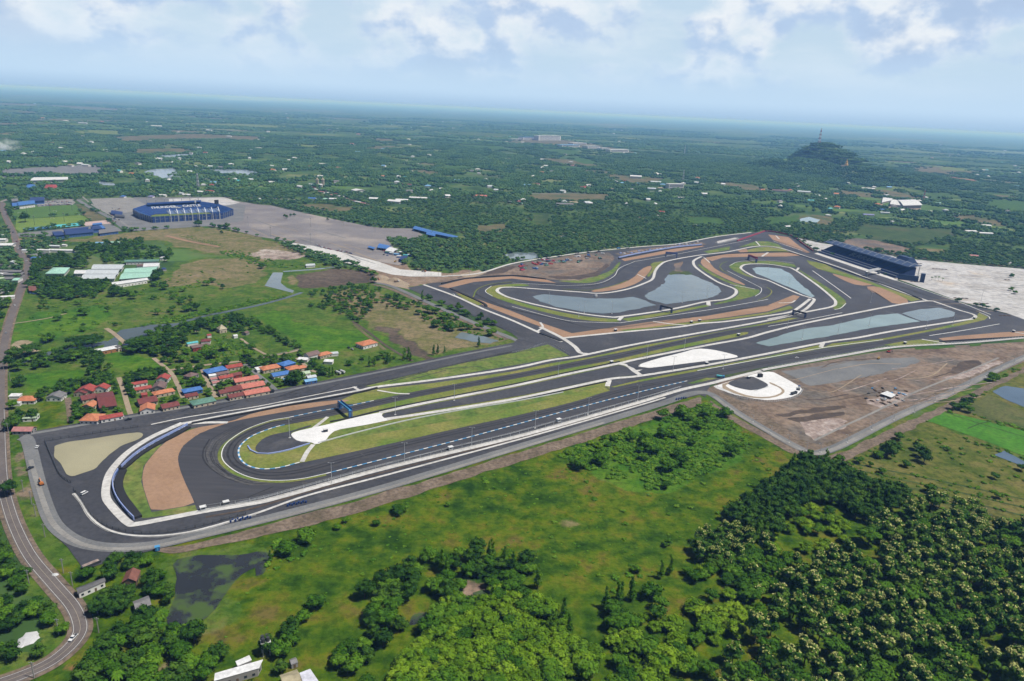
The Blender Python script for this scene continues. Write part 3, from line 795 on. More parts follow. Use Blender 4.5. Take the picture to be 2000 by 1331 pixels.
# racing surface (a darker ribbon)
TR='race_asphalt'
band('race_track',[(1940,622),(1925,632),(1875,643),(1725,670),(1612,688),(1500,709),(1362,737),(1250,757),(1192,771),(1125,792),(1000,823),(875,851),(750,881),(645,908),(590,922),(547,928),(505,927),(468,914),(450,896),(450,878),(464,
860),(490,845),(530,829),(590,819),(680,801),(720,792),(825,769),(1000,737),(1125,713),(1200,699),(1300,676),(1425,650),(1500,638),(1575,624),(1640,610)],13,TR,6)
A('run_off','race_asphalt',5,[(390,848),(450,826),(500,816),(560,806),(655,792),(690,790),(565,817),(528,823),(487,838),(457,855),(437,871),(430,889),(437,910),(465,929),(502,941),(555,946),(637,929),(900,861),(1000,836),(1250,770),
(1340,748),(1335,752),(1250,776),(1000,846),(750,908),(560,957),(402,994),(386,990),(375,972),(362,945),(351,915),(348,893),(358,872)],soft=0)
A('run_off','race_asphalt',5,[(1540,620),(1640,607),(1680,590),(1710,572),(1690,562),(1750,598),(1780,592),(1800,590),(1700,606),(1600,624)],soft=0)
A('run_off','race_asphalt',5,[(1055,631),(1000,608),(1000,600),(1100,626),(1162,632),(1212,632),(1275,629),(1117,652)],soft=0)
band('grass_verge',[(565,818.5),(528,825),(487,839),(457,856),(437,872),(429,889),(435,908),(462,928),(503,940),(550,943),(592,938),(637,929)],2.8,VG,7)
band('track_line',[(565,817),(528,823.5),(487,838),(458,855),(440,871),(433,889),(439.5,906),(465,925),(502,937.5),(547,940.5),(592,936.5),(637,927)],0.7,'white_paint',8)
band('track_kerb',[(585,905),(547,915),(513,918),(486,912),(470,899),(466,884),(470,872),(485,858),(504,848),(534,837),(556,831.5)],1.25,'white_paint',8,alt='sky_blue_paint',alt_len=3.6)
band('track_kerb',[(637,927),(775,892),(900,860),(1000,833),(1125,799),(1250,767),(1342,745.5)],1.1,'white_paint',8,alt='sky_blue_paint',alt_len=4)
band('track_kerb',[(565,817),(615,806.5),(672,796.5),(714,787.5),(730,784)],1.0,'white_paint',8,alt='sky_blue_paint',alt_len=4)
for pts,w_ in[([(1362,725.5),(1432,713),(1500,700),(1612,680),(1725,665)],1.2),([(1815,657),(1880,647),(1952,634)],1.4),([(1212,632),(1300,619),(1400,604),(1500,586)],1.2),([(1000,600),(1100,626),(1162,631),(1212,632)],1.1),([(1500,
639),(1575,626),(1645,612)],1.1),([(1240,512),(1325,497),(1400,482),(1467,469)],1.2),([(1510,472),(1540,482),(1567,491)],1.2),([(1587,530),(1625,557),(1662,584)],1.6),([(1750,549),(1800,566),(1875,592),(1935,616)],1.6),([(1420,530),
(1450,545),(1480,560),(1487,565),(1485,573),(1475,580)],1.0),([(1085,559),(1140,558),(1175,553),(1200,540),(1210,525),(1240,512)],1.0),([(1000,554),(1040,556),(1085,558)],1.0),([(960,560),(948,570),(962,580)],1.0),([(1425,520),(1445,
512),(1500,509.5),(1550,515)],1.0),([(1652,594),(1642,603),(1630,606)],1.2),([(1912,611),(1930,619),(1933,624)],1.2)]:
 band('track_line',pts,w_,'white_paint',8,clear=False)
for pts in[[(924,582),(933,566),(960,556),(1000,552)],[(1406,521),(1410,516),(1420,512)],[(1405,522),(1412,530),(1422,535)],[(1497,562),(1507,570),(1500,580),(1480,588)],[(1225,549),(1195,560),(1150,568),(1100,566)]]:
 band('track_line',pts,1.8,VG,8,clear=False)
 # rubber, seams and dust on the asphalt
LOWER=[(1875,643),(1725,670),(1612,688),(1500,709),(1362,737),(1250,757),(1192,771),(1125,792),(1000,823),(875,851),(750,881),(645,908),(590,922),(547,928),(505,927),(468,914),(450,896),(450,878),(464,860),(490,845),(530,829),(590,
819),(680,801),(720,792),(825,769),(1000,737),(1125,713),(1200,699),(1300,676),(1425,650),(1500,638),(1575,624)]
for off,w_,m_ in((1.2,1.6,'tyre_rubber'),(-2.6,1.0,'tyre_rubber'),(4.4,0.5,'worn_asphalt'),(-4.6,0.5,'worn_asphalt'),(2.9,0.35,'worn_asphalt')):
 band('tyre_mark',LOWER,w_,m_,7,off=off,clear=False)
LOOP=[(1500,597),(1400,611),(1300,628),(1212,640),(1150,640),(1080,622),(1000,604),(945,583),(930,572),(945,562),(1000,553),(1085,556),(1150,560),(1190,550),(1215,528),(1245,512),(1330,495),(1420,478),(1480,466),(1530,476),(1600,504),
(1700,541),(1800,575),(1910,612)]
for off,w_,m_ in((0.8,1.6,'tyre_rubber'),(-2.8,0.9,'worn_asphalt'),(3.6,0.6,'worn_asphalt')):
 band('tyre_mark',LOOP,w_,m_,6,off=off,clear=False)
rm=random.Random(9)
for k in range(60):
 q0,q1=rm.uniform(10,42),rm.uniform(0.0,0.6)
 pl=[(592+q0*.2,937+q0*.2),(547,941+q0*.12),(502-q0*.4,938+q0*.3),(465-q0*.75,925+q0*.2),(440-q0,906),(433-q0*.95,889-q0*.15),(440-q0*.8,871-q0*.3),(458-q0*.5,855-q0*.35),(487-q0*.3,838-q0*.3),(528,823-q0*.2)]
 n0=rm.randint(0,5)
 band('tyre_mark',pl[n0:n0+rm.randint(3,5)],rm.uniform(.3,.9),rm.choice(['worn_asphalt','worn_asphalt','tyre_rubber']),6,clear=False)
for k in range(40):
 t=rm.random()
 a=(rm.uniform(250,950),0)
 y0_=815-(a[0]-250)*0.176+rm.uniform(6,26)
 band('tyre_mark',[(a[0],y0_),(a[0]+rm.uniform(30,120),y0_-rm.uniform(5,21))],rm.uniform(.3,1.4),rm.choice(['worn_asphalt','worn_asphalt','tyre_rubber']),5,clear=False)
for k in range(60):
 a=rm.uniform(420,1250)
 y0_=1002-(a-420)*0.262+rm.uniform(-14,22)
 band('tyre_mark',[(a,y0_),(a+rm.uniform(20,90),y0_-rm.uniform(5,24))],rm.uniform(.25,1.0),rm.choice(['worn_asphalt','worn_asphalt','tyre_rubber']),6,clear=False)
for k in range(26):
 a=(rm.uniform(840,1010),0)
 y0_=580+(a[0]-840)*0.47+rm.uniform(-12,6)
 band('tyre_mark',[(a[0],y0_),(a[0]+rm.uniform(20,60),y0_+rm.uniform(8,26))],rm.uniform(.3,1.2),rm.choice(['worn_asphalt','tyre_rubber']),5,clear=False)
for(a,c)in(((1036,807),(1053,818)),((978,819),(996,832)),((1183,757),(1200,769)),((700,884),(712,893))):
 band('joint',[a,c],0.9,'worn_asphalt',8,clear=False)
for k in range(26):
 a=(rm.uniform(1540,1840),rm.uniform(716,800))
 band('wheel_track',[a,(a[0]+rm.uniform(20,60),a[1]-rm.uniform(-4,12)),(a[0]+rm.uniform(70,130),a[1]-rm.uniform(8,32))],rm.uniform(.5,1.6),rm.choice(['pale_track','dark_earth','dirt','rubble']),7,clear=False)
for k in range(46):
 a=(rm.uniform(1800,2000),rm.uniform(530,610))
 band('wheel_track',[a,(a[0]+rm.uniform(20,90),a[1]+rm.uniform(-3,8))],rm.uniform(.6,2.2),rm.choice(['pale_gravel','concrete','pale_track','grey_gravel']),6,clear=False)
for k in range(40):
 a=(rm.uniform(480,760),rm.uniform(415,500))
 if 0.36*(a[0]-480)+400<a[1]<0.19*(a[0]-480)+462:
  band('wheel_track',[a,(a[0]+rm.uniform(20,70),a[1]+rm.uniform(5,20))],rm.uniform(.8,4.0),rm.choice(['pale_gravel','grey_gravel','pale_track']),4,clear=False)
  # concrete service strips
C_='concrete'
def strip(pts,w,L=7,**k):
 return band('concrete_strip',pts,w,C_,L,**k)
strip([(357,828),(325,842),(290,859),(252,884),(227,909),(213,930),(207,955),(208,975),(218,990),(236,1010),(252,1024),(266,1026),(330,1014),(402,1000),(500,984),(557,970),(750,917),(1000,857),(1125,823),(1250,787),(1330,763),(1390,
750),(1416,743),(1485,726),(1500,722),(1650,695),(1750,679),(1885,671),(2000,661),(2090,655)],5.2)
strip([(144,966),(159,984),(173,1008),(191,1026),(220,1041),(264,1049),(323,1048),(390,1037),(500,1005),(600,970),(750,931),(1000,864),(1125,829),(1250,793),(1300,778)],2.2)
band('drain',[(402,1012),(500,993),(600,963),(750,924),(1000,860.5),(1125,826),(1250,790)],2.0,'dark_earth',6)
A('concrete_apron','white_concrete',7,[(568,849),(580,844),(607,838),(640,831),(682,820),(742,807),(754,806),(744,812),(752,820),(790,816),(720,831),(690,836),(656,842),(643,852),(637,862),(618,871),(606,865),(582,864),(571,856)],soft=1)
strip([(742,808),(825,790),(1000,756),(1100,734),(1210,711),(1250,702),(1375,677),(1457,662),(1500,650),(1575,632),(1725,602),(1790,591),(1817,589),(1830,592),(1870,606),(1897,614),(1905,619),(1898,624),(1880,627),(1750,647),(1675,
661),(1612,670),(1500,692),(1400,711),(1312,726),(1240,737),(1190,742),(1100,761),(1000,782),(825,810),(755,820)],4.8)
strip([(1210,712),(1226,716),(1240,727),(1252,735)],6)
strip([(1243,716),(1280,722),(1240,726)],4)
A('concrete_apron','white_concrete',7,[(1243,717),(1265,706),(1330,691),(1360,682),(1390,684),(1418,690),(1446,698),(1425,702),(1382,706),(1312,716),(1275,720)],soft=1)
strip([(612,870),(600,885),(590,904)],3.6)
strip([(612,838),(628,826),(640,816)],3.2)
strip([(357,829),(375,826),(430,815),(500,802),(562,790),(600,784),(700,765),(737,757),(850,743),(1000,721),(1075,705),(1120,699),(1155,692),(1250,672),(1425,641),(1500,627),(1545,617),(1572,606),(1590,587),(1580,582),(1562,576),(1527,
561),(1500,549),(1475,542),(1453,530),(1447,523),(1460,517),(1500,517),(1532,522),(1550,527),(1592,555),(1625,582),(1632,592),(1625,600),(1587,608),(1500,625)],4.6)
band('barrier_line',[(295,831),(357,818),(420,808),(500,796),(600,776),(697,757)],1.6,'concrete',7)
strip([(1055,640),(1097,661),(1122,678),(1133,690),(1150,693)],5.5)
strip([(1097,662),(1125,659),(1225,649),(1325,640),(1370,633),(1420,629),(1500,618),(1542,611),(1560,602),(1582,585)],4.8)
strip([(827,557),(890,580),(942,604),(1000,627),(1060,654),(1097,669)],4.6)
strip([(1055,631),(1060,640),(1050,648)],3)
strip([(1275,629),(1310,634),(1345,637)],3)
strip([(1000,562),(1125,571),(1175,574),(1225,566),(1262,553),(1275,545),(1280,530),(1290,518),(1307,510),(1362,500),(1420,493),(1470,483),(1500,482),(1530,487),(1575,502),(1650,527),(1750,567),(1810,588)],4.6)
strip([(1370,502),(1358,508),(1354,514),(1362,526),(1400,551),(1432,564),(1438,571),(1432,579),(1415,586),(1375,591),(1312,605),(1217,619),(1187,620),(1125,612),(1050,597),(1000,584),(980,576),(971,569),(978,563),(1000,562)],5.0)
strip([(1215,620),(1208,627)],5,sub=1)
strip([(1383,590),(1384,598)],6,sub=1)
strip([(1425,557),(1450,561),(1475,566)],2.4)
strip([(1374,503),(1386,514)],2.4,sub=1)
strip([(1476,472),(1484,481)],3,sub=1)
strip([(1500,494),(1488,502)],4,sub=1)
strip([(1245,537),(1262,545)],2.4,sub=1)
strip([(1515,461),(1522,468)],3,sub=1)
strip([(1560,524),(1556,529),(1550,528)],4,sub=1)
strip([(1520,593),(1545,592),(1553,588)],2.4)
strip([(737,764),(775,770),(800,771)],2.4)
strip([(375,829),(410,827),(445,827)],4)
strip([(690,757),(703,765)],3,sub=1)
strip([(1190,744),(1186,756)],5,sub=1)
strip([(1607,671),(1603,680)],5,sub=1)
strip([(1800,664),(1830,669),(1850,673)],3)
strip([(1975,649),(2000,653),(2060,662)],3)
strip([(862,541),(935,535),(1000,516),(1075,503.5),(1155,492.5),(1250,483),(1325,477),(1400,463),(1467,455)],5.5)
A('concrete_apron','grey_gravel',5,[(1395,474),(1440,464),(1446,468),(1405,478)],soft=0)
A('concrete_apron','crushed_stone',6,[(1400,472),(1435,465),(1440,467),(1402,476)],soft=0)
# ponds inside
A('pond','grey_water',6,[(1040,580),(1060,576),(1105,579),(1150,584),(1212,584),(1237,581),(1265,590),(1280,597),(1240,605),(1200,612),(1175,614),(1140,610),(1087,601),(1057,591)],rough=0.8)
A('pond','grey_water',6,[(1307,537),(1350,537),(1375,547),(1400,560),(1409,570),(1395,582),(1325,592),(1300,595),(1265,586),(1257,580),(1287,562),(1297,555),(1300,543)],rough=0.8)
A('pond_bank','scrub',6,[(1306,534),(1320,529),(1345,531),(1352,537),(1340,538),(1325,535),(1306,538)],rough=0.8)
A('bare_ground','dirt',6,[(1318,516),(1334,512),(1328,526),(1332,532),(1318,531)],rough=0.8)
A('pond','pale_water',6,[(1470,526),(1477,523),(1500,523),(1525,526),(1545,537),(1565,557),(1593,580),(1584,582),(1550,566),(1500,545),(1477,535)],rough=0.5)
A('pond','pale_water',6,[(1476,671),(1500,664),(1562,645),(1625,636),(1712,617),(1752,613),(1796,629),(1760,634),(1700,642),(1612,659),(1500,678)],rough=0.5)
A('pond','grey_water',6,[(1760,613),(1800,605),(1835,602),(1866,611),(1862,619),(1812,628),(1798,628)],rough=0.5)
A('pond','milky_water',6,[(106,872),(130,866),(250,848),(272,846),(280,849),(278,855),(266,862),(238,872),(213,890),(196,908),(188,917),(142,933),(130,929),(118,909),(108,893)],rough=0.4)
# dark islands between the strips
A('paved_ground','apron',7,[(745,813),(754,808),(825,794),(1000,760),(1100,738),(1200,716),(1212,714),(1230,722),(1243,733),(1236,735),(1190,739),(1100,758),(1000,778),(825,805),(762,818),(750,818)],soft=1)
A('paved_ground','apron',8,[(499,875),(505,867),(515,858),(535,850),(565,845),(600,834),(610,832),(605,836),(572,845),(568,849),(571,856),(582,864),(606,866),(580,877),(540,887),(512,888),(500,882)],soft=1)
A('paved_ground','apron',8,[(1222,714),(1232,710),(1262,704),(1330,689),(1250,712),(1246,717),(1250,721),(1240,722)],soft=1)
A('paved_ground','apron',8,[(1246,727),(1262,721),(1275,720),(1400,704),(1382,709),(1318,722),(1262,733)],soft=1)
# earthworks and concrete on the south-east side
A('bare_ground','earth_bank',4,[(1386,757),(1440,780),(1500,813),(1570,860),(1600,868),(1650,851),(1750,802),(1950,706),(2090,640),(2090,668),(1750,818),(1625,880),(1592,888),(1560,878),(1500,845),(1437,807),(1400,780),(1378,770)],
soft=0)
A('earthworks','dirt',5,[(1388,757),(1420,742),(1500,726),(1650,699),(1750,683),(1885,675),(2090,664),(2090,676),(2000,687),(1950,708),(1860,752),(1750,804),(1650,853),(1600,870),(1570,862),(1500,815),(1440,782)],soft=0)
A('earthworks','grey_gravel',6,[(1530,727),(1600,716),(1712,702),(1785,699),(1800,706),(1725,730),(1675,740),(1582,756),(1568,750)],rough=1.0)
A('earthworks','dark_earth',6,[(1515,812),(1600,797),(1650,793),(1655,798),(1600,806),(1530,816)],rough=0.8)
A('earthworks','dark_earth',6,[(1540,820),(1600,810),(1650,806),(1652,812),(1560,828)],rough=0.8)
A('earthworks','rubble',6,[(1560,826),(1640,816),(1660,824),(1620,846),(1590,862),(1572,850)],rough=1.5)
A('earthworks','rubble',6,[(1690,790),(1720,772),(1750,765),(1780,768),(1760,785),(1720,800)],rough=1.5)
A('earthworks','rubble',6,[(1840,740),(1865,733),(1950,706),(1960,710),(1880,742)],rough=1.0)
A('earthworks','dark_earth',6,[(1862,722),(1880,706),(1910,704),(1915,714),(1880,726),(1862,732)],rough=1.0)
band('drain',[(1590,862),(1650,833),(1700,810),(1760,780),(1800,762),(1900,722),(1950,700)],2.4,'pale_gravel',6)
A('grass_verge','lush_grass',6,[(1785,680),(1860,676),(1868,680),(1790,684)],rough=0.6)
A('grass_verge','lush_grass',6,[(1892,674),(1915,672),(1916,676),(1894,678)],rough=0.6)
A('concrete_apron','white_concrete',8,[(1390,757),(1402,754),(1430,745),(1479,730),(1507,727),(1521,734),(1545,747),(1564,758),(1566,764),(1558,772),(1541,779),(1504,784),(1479,782),(1455,777),(1430,772)],soft=1)
A('service_road','pale_track',9,[(1400,756),(1440,742),(1455,740),(1420,752),(1416,757),(1450,772),(1480,778),(1510,776),(1528,768),(1524,760),(1500,750),(1505,748),(1532,762),(1532,770),(1512,779),(1480,781),(1445,775)],soft=1)
A('paved_ground','apron',9,[(1418,750),(1447,739),(1467,736),(1485,744),(1500,752),(1499,757),(1472,765),(1450,762),(1432,757)],soft=1)
# crushed stone east of the grandstand
A('car_park','crushed_stone',5,[(1560,466),(1605,476),(1660,484),(1695,492),(1740,500),(1782,507),(1885,517),(2000,526),(2090,533),(2090,648),(2000,625),(1967,613),(1875,590),(1750,545),(1600,492),(1590,488)],soft=0)
A('bare_ground','dirt',4,[(1640,472),(1670,466),(1710,470),(1760,482),(1790,490),(1760,497),(1700,488),(1650,482)],rough=1.5)
band('perimeter_track',[(1545,462),(1605,474),(1660,482),(1740,498),(1885,514),(2000,523),(2090,530)],5,'dirt',6)
A('paved_ground','concrete',6,[(1590,496),(1600,494),(1650,511),(1720,535),(1755,548),(1748,549),(1680,527)],soft=0)
# spoil heap ground and depot on the north edge
A('earthworks','dirt',5,[(835,555),(870,546),(935,538),(1000,518),(1075,506),(1150,495),(1186,494),(1200,501),(1196,514),(1186,524),(1165,541),(1128,549),(1085,548),(1000,538),(935,541),(880,551)],rough=1.0)
A('earthworks','dark_earth',6,[(1068,540),(1115,541),(1158,534),(1186,516),(1190,520),(1166,540),(1128,547),(1085,546)],rough=0.8)
A('earthworks','pale_track',6,[(900,536),(935,528),(950,534),(925,542),(905,544)],rough=1.0)
A('earthworks','dirt',5,[(1200,496),(1250,488),(1370,474),(1380,478),(1250,496),(1216,502)],rough=0.6)
A('earthworks','dark_earth',5,[(935,534),(1000,520),(1010,522),(985,534),(945,538)],rough=0.8)
# TREES
def rand_unit(r,upward=False):
 while True:
  v=Vector((r.uniform(-1,1),r.uniform(-1,1),r.uniform(-0.35 if upward else-1,1)))
  if 0.05<v.length<1:
   return v.normalized()
ICO=None
def ico_core():
 global ICO
 if ICO is None:
  bm=bmesh.new()
  bmesh.ops.create_icosphere(bm,subdivisions=1,radius=1.0)
  ICO=([v.co.copy()for v in bm.verts],[tuple(v.index for v in f.verts)for f in bm.faces])
  bm.free()
 return ICO
def crown_mesh(name,lobes,leaves,size,mats,r,blossoms=0,bl_size=0.8,core=0.82,flat=0.0):
 """leaf-clump faces scattered over and inside the lobes of a crown"""
 vs,fs,val,mi=[],[],[],[]
 tot=sum(l[1].x*l[1].y for l in lobes)
 zmax=max(l[0].z+l[1].z for l in lobes)
 for c,rad in lobes:
  lv=r.uniform(0.15,0.85)
  cv_,cf=ico_core()
  k=len(vs)
  for p in cv_:
   j=core*r.uniform(0.82,1.08)
   vs.append((c.x+p.x*rad.x*j,c.y+p.y*rad.y*j,c.z+p.z*rad.z*j))
  for f in cf:
   fs.append(tuple(a+k for a in f))
   val.append(min(1,max(0,lv+r.uniform(-0.3,0.2))))
   mi.append(0)
  n=max(4,int(leaves*rad.x*rad.y/tot))
  for _ in range(n):
   d=rand_unit(r,True)
   rr_=r.uniform(0.80,1.12)
   p=Vector((c.x+d.x*rad.x*rr_,c.y+d.y*rad.y*rr_,c.z+d.z*rad.z*rr_))
   nrm=(Vector((d.x/rad.x,d.y/rad.y,d.z/rad.z)).normalized()+rand_unit(r)*0.34+Vector((0,0,flat))).normalized()
   t=nrm.cross(rand_unit(r))
   if t.length<0.01:
    continue
   t.normalize()
   b_=nrm.cross(t)
   s1,s2=size*r.uniform(0.6,1.3),size*r.uniform(0.45,1.0)
   k=len(vs)
   for a_,q in((-1,-0.6),(0.2,-1),(1,0.3),(-0.1,1)):
    vs.append(tuple(p+t*(a_*s1)+b_*(q*s2)+nrm*r.uniform(-0.15,0.15)*size))
   fs.append((k,k+1,k+2,k+3))
   val.append(min(1,max(0,lv+r.uniform(-0.35,0.35))))
   mi.append(0)
 for _ in range(blossoms):
  c,rad=r.choice(lobes)
  if c.z+rad.z<zmax*0.74:
   continue
  d=rand_unit(r,True)
  d.z=abs(d.z)+0.5
  d.normalize()
  p=Vector((c.x+d.x*rad.x*1.1,c.y+d.y*rad.y*1.1,c.z+d.z*rad.z*1.12))
  lv=r.random()
  for _2 in range(3):
   nrm=(d+rand_unit(r)*0.8).normalized()
   t=nrm.cross(rand_unit(r)).normalized()
   b_=nrm.cross(t)
   s1=bl_size*r.uniform(0.5,1.0)
   q0=p+rand_unit(r)*bl_size*0.5
   k=len(vs)
   for a_,q in((-1,-0.7),(0.7,-0.9),(0.2,1)):
    vs.append(tuple(q0+t*(a_*s1)+b_*(q*s1)))
   fs.append((k,k+1,k+2))
   val.append(min(1,max(0,lv+r.uniform(-0.3,0.3))))
   mi.append(1)
 me=bpy.data.meshes.new(name)
 me.from_pydata(vs,[],fs)
 for mm in mats:
  me.materials.append(MATS[mm])
 me.polygons.foreach_set('material_index',np.array(mi,np.int32))
 at=me.attributes.new('leaf','FLOAT','FACE')
 at.data.foreach_set('value',np.array(val,np.float32))
 me.update()
 return me
def trunk_mesh(h,r0,lobes,r,lean=0.4):
 mb=MB()
 top=Vector((r.uniform(-lean,lean),r.uniform(-lean,lean),h))
 mid=top*0.5+Vector((r.uniform(-lean,lean)*0.5,r.uniform(-lean,lean)*0.5,0))
 mb.cyl((0,0,-0.3),mid,r0,r0*0.75,6)
 mb.cyl(mid,top,r0*0.75,r0*0.45,6)
 for c,rad in lobes[:5]:
  mb.cyl(mid.lerp(top,r.uniform(0.3,0.9)),c,r0*0.4,r0*0.12,5)
 me=bpy.data.meshes.new('trunk')
 me.from_pydata(mb.v,[],mb.f)
 me.materials.append(MATS['bark'])
 return me
def lobes_round(r,n,R,zc,hz_,spread=0.6,lo=0.42,hi=0.66):
 out=[(Vector((0,0,zc)),Vector((R*0.72,R*0.72,hz_*0.75)))]
 for k in range(n):
  a=2*math.pi*(k+r.uniform(-0.3,0.3))/n
  d=R*spread*r.uniform(0.75,1.15)
  rad=R*r.uniform(lo,hi)
  out.append((Vector((math.cos(a)*d,math.sin(a)*d,zc+hz_*r.uniform(-0.35,0.45))),Vector((rad,rad,rad*hz_/R*r.uniform(0.85,1.1)))))
 return out
PROTO={}
def add_kind(kind,make,n,seed):
 r=random.Random(seed)
 PROTO[kind]=[make(r)for _ in range(n)]
def k_teak(r):
 lob=lobes_round(r,r.randint(5,7),r.uniform(3.7,4.5),6.4,3.0,0.62)
 for _ in range(3):
  lob.append((Vector((r.uniform(-1.6,1.6),r.uniform(-1.6,1.6),r.uniform(8.6,10.8))),Vector((2.0,2.0,1.8))))
 return crown_mesh('crown',lob,460,0.62,['leaf_teak','blossom'],r,blossoms=r.choice([25,50,80,110,140]),bl_size=0.50),trunk_mesh(7.5,0.28,lob,r)
def k_broad(r):
 lob=lobes_round(r,r.randint(5,8),r.uniform(4.4,5.4),6.4,3.6,0.66)
 lob.append((Vector((r.uniform(-1.5,1.5),r.uniform(-1.5,1.5),9.6)),Vector((2.4,2.4,1.9))))
 return crown_mesh('crown',lob,480,0.62,['leaf_dark'],r),trunk_mesh(6,0.35,lob,r)
def k_green(r):
 lob=lobes_round(r,r.randint(5,8),r.uniform(4.0,5.2),5.2,3.2,0.68)
 return crown_mesh('crown',lob,460,0.62,['leaf_green'],r),trunk_mesh(5,0.3,lob,r)
def k_yellow(r):
 lob=lobes_round(r,r.randint(6,9),r.uniform(4.2,5.4),4.0,2.9,0.7)
 lob.append((Vector((r.uniform(-1,1),r.uniform(-1,1),6.2)),Vector((2.4,2.4,1.5))))
 return crown_mesh('crown',lob,520,0.55,['leaf_yellow'],r,flat=0.3),trunk_mesh(4,0.25,lob,r)
def k_slender(r):
 lob=[]
 for k in range(7):
  t=k/6
  rad=2.1*(1-t*0.6)*r.uniform(0.8,1.15)
  lob.append((Vector((r.uniform(-.6,.6),r.uniform(-.6,.6),3.0+t*10)),Vector((rad,rad,1.7))))
 return crown_mesh('crown',lob,420,0.45,['leaf_green'],r,core=0.7),trunk_mesh(12,0.22,lob[:2],r,0.25)
def k_umbrella(r):
 lob=[]
 for k in range(11):
  a=2*math.pi*k/11+r.uniform(-.2,.2)
  d=9.5*(0.35+0.65*(k%3>0))*r.uniform(0.8,1.05)
  rad=r.uniform(3.2,4.6)
  lob.append((Vector((math.cos(a)*d,math.sin(a)*d,8.6+r.uniform(-.8,1.4)-d*0.1)),Vector((rad,rad,1.9))))
 lob.append((Vector((0,0,9.8)),Vector((5,5,1.8))))
 return crown_mesh('crown',lob,900,0.7,['leaf_dark'],r,flat=0.4),trunk_mesh(8,0.6,lob,r)
def k_bush(r):
 lob=lobes_round(r,r.randint(3,6),r.uniform(1.7,2.4),0.7,0.95,0.8)
 return crown_mesh('crown',lob,170,0.42,['leaf_bush'],r),trunk_mesh(1.0,0.1,lob,r,0.1)
def k_palm(r):
 mb_v,mb_f,val=[],[],[]
 h=r.uniform(7,10)
 n=11
 for k in range(n):
  a=2*math.pi*k/n+r.uniform(-.2,.2)
  L=r.uniform(2.8,3.6)
  droop=r.uniform(0.9,2.4)
  prev=None
  for j in range(5):
   t=j/4
   c=Vector((math.cos(a)*L*t,math.sin(a)*L*t,h+0.9*math.sin(t*2.4)-droop*t*t))
   w=0.62*math.sin(0.5+t*2.4)*1.0+0.05
   s_=Vector((-math.sin(a),math.cos(a),0))*w
   i0=len(mb_v)
   mb_v+=[tuple(c-s_-Vector((0,0,w*0.4))),tuple(c),tuple(c+s_-Vector((0,0,w*0.4)))]
   if prev is not None:
    mb_f+=[(prev,prev+1,i0+1,i0),(prev+1,prev+2,i0+2,i0+1)]
    val+=[r.random(),r.random()]
   prev=i0
 me=bpy.data.meshes.new('crown')
 me.from_pydata(mb_v,[],mb_f)
 me.materials.append(MATS['leaf_green'])
 at=me.attributes.new('leaf','FLOAT','FACE')
 at.data.foreach_set('value',np.array(val,np.float32))
 mb=MB().cyl((0,0,-.2),(0.25,0.1,h*.5),0.22,0.17,6).cyl((0.25,0.1,h*.5),(0,0,h+.3),0.17,0.12,6)
 t=bpy.data.meshes.new('trunk')
 t.from_pydata(mb.v,[],mb.f)
 t.materials.append(MATS['bark'])
 return me,t
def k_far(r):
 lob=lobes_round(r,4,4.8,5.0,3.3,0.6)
 return crown_mesh('crown',lob,90,1.1,['leaf_far_hazed'],r),trunk_mesh(5,0.3,lob[:2],r)
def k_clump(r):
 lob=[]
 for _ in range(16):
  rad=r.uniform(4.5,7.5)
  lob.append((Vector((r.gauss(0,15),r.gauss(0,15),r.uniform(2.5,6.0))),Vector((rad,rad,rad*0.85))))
 return crown_mesh('crown',lob,260,1.7,['leaf_far_hazed'],r),None
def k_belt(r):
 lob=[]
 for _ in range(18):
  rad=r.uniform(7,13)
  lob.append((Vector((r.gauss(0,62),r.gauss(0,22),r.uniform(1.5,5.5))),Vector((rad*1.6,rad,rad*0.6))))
 return crown_mesh('crown',lob,120,3.4,['leaf_far_hazed'],r),None
for kind,fn,n,sd in[('teak',k_teak,7,1),('broad',k_broad,6,2),('green',k_green,6,3),('yellow',k_yellow,6,4),('slender',k_slender,4,5),('umbrella',k_umbrella,2,6),('bush',k_bush,6,7),('palm',k_palm,4,8),('far',k_far,7,9),('clump',k_clump,
7,10),('belt',k_belt,5,12)]:
 add_kind(kind,fn,n,sd)
 # where trees stand
PLACED={k:[]for k in PROTO}
def inside(poly,x,y):
 res=np.zeros(x.shape,bool)
 lo,hi=poly.min(0),poly.max(0)
 sel=np.where((x>=lo[0])&(x<=hi[0])&(y>=lo[1])&(y<=hi[1]))[0]
 if len(sel)==0:
  return res
 xs_,ys_=x[sel],y[sel]
 c=np.zeros(len(sel),bool)
 n=len(poly)
 for k in range(n):
  x1_,y1_=poly[k]
  x2_,y2_=poly[(k+1)%n]
  if y1_==y2_:
   continue
  cond=((y1_>ys_)!=(y2_>ys_))&(xs_<(x2_-x1_)*(ys_-y1_)/(y2_-y1_)+x1_)
  c^=cond
 res[sel]=c
 return res
NOISE_T=rng.random((256,256))
def vnoise(x,y,s):
 x,y=x/s,y/s
 xi,yi=np.floor(x).astype(int),np.floor(y).astype(int)
 fx,fy=x-xi,y-yi
 fx,fy=fx*fx*(3-2*fx),fy*fy*(3-2*fy)
 g=lambda a,b_:NOISE_T[a&255,b_&255]
 return(g(xi,yi)*(1-fx)+g(xi+1,yi)*fx)*(1-fy)+(g(xi,yi+1)*(1-fx)+g(xi+1,yi+1)*fx)*fy
def fbm(x,y,s):
 return(vnoise(x,y,s)+0.5*vnoise(x+71,y+13,s/2.1)+0.25*vnoise(x-37,y+91,s/4.3))/1.75
BUILT=[]
def free(x,y,polys=None,margin=0.0):
 ok=np.ones(x.shape,bool)
 for p in(NO_TREES if polys is None else polys):
  ok&=~inside(p,x,y)
 for bx_,by_,br in BUILT:
  ok&=(x-bx_)**2+(y-by_)**2>(br+margin)**2
 return ok
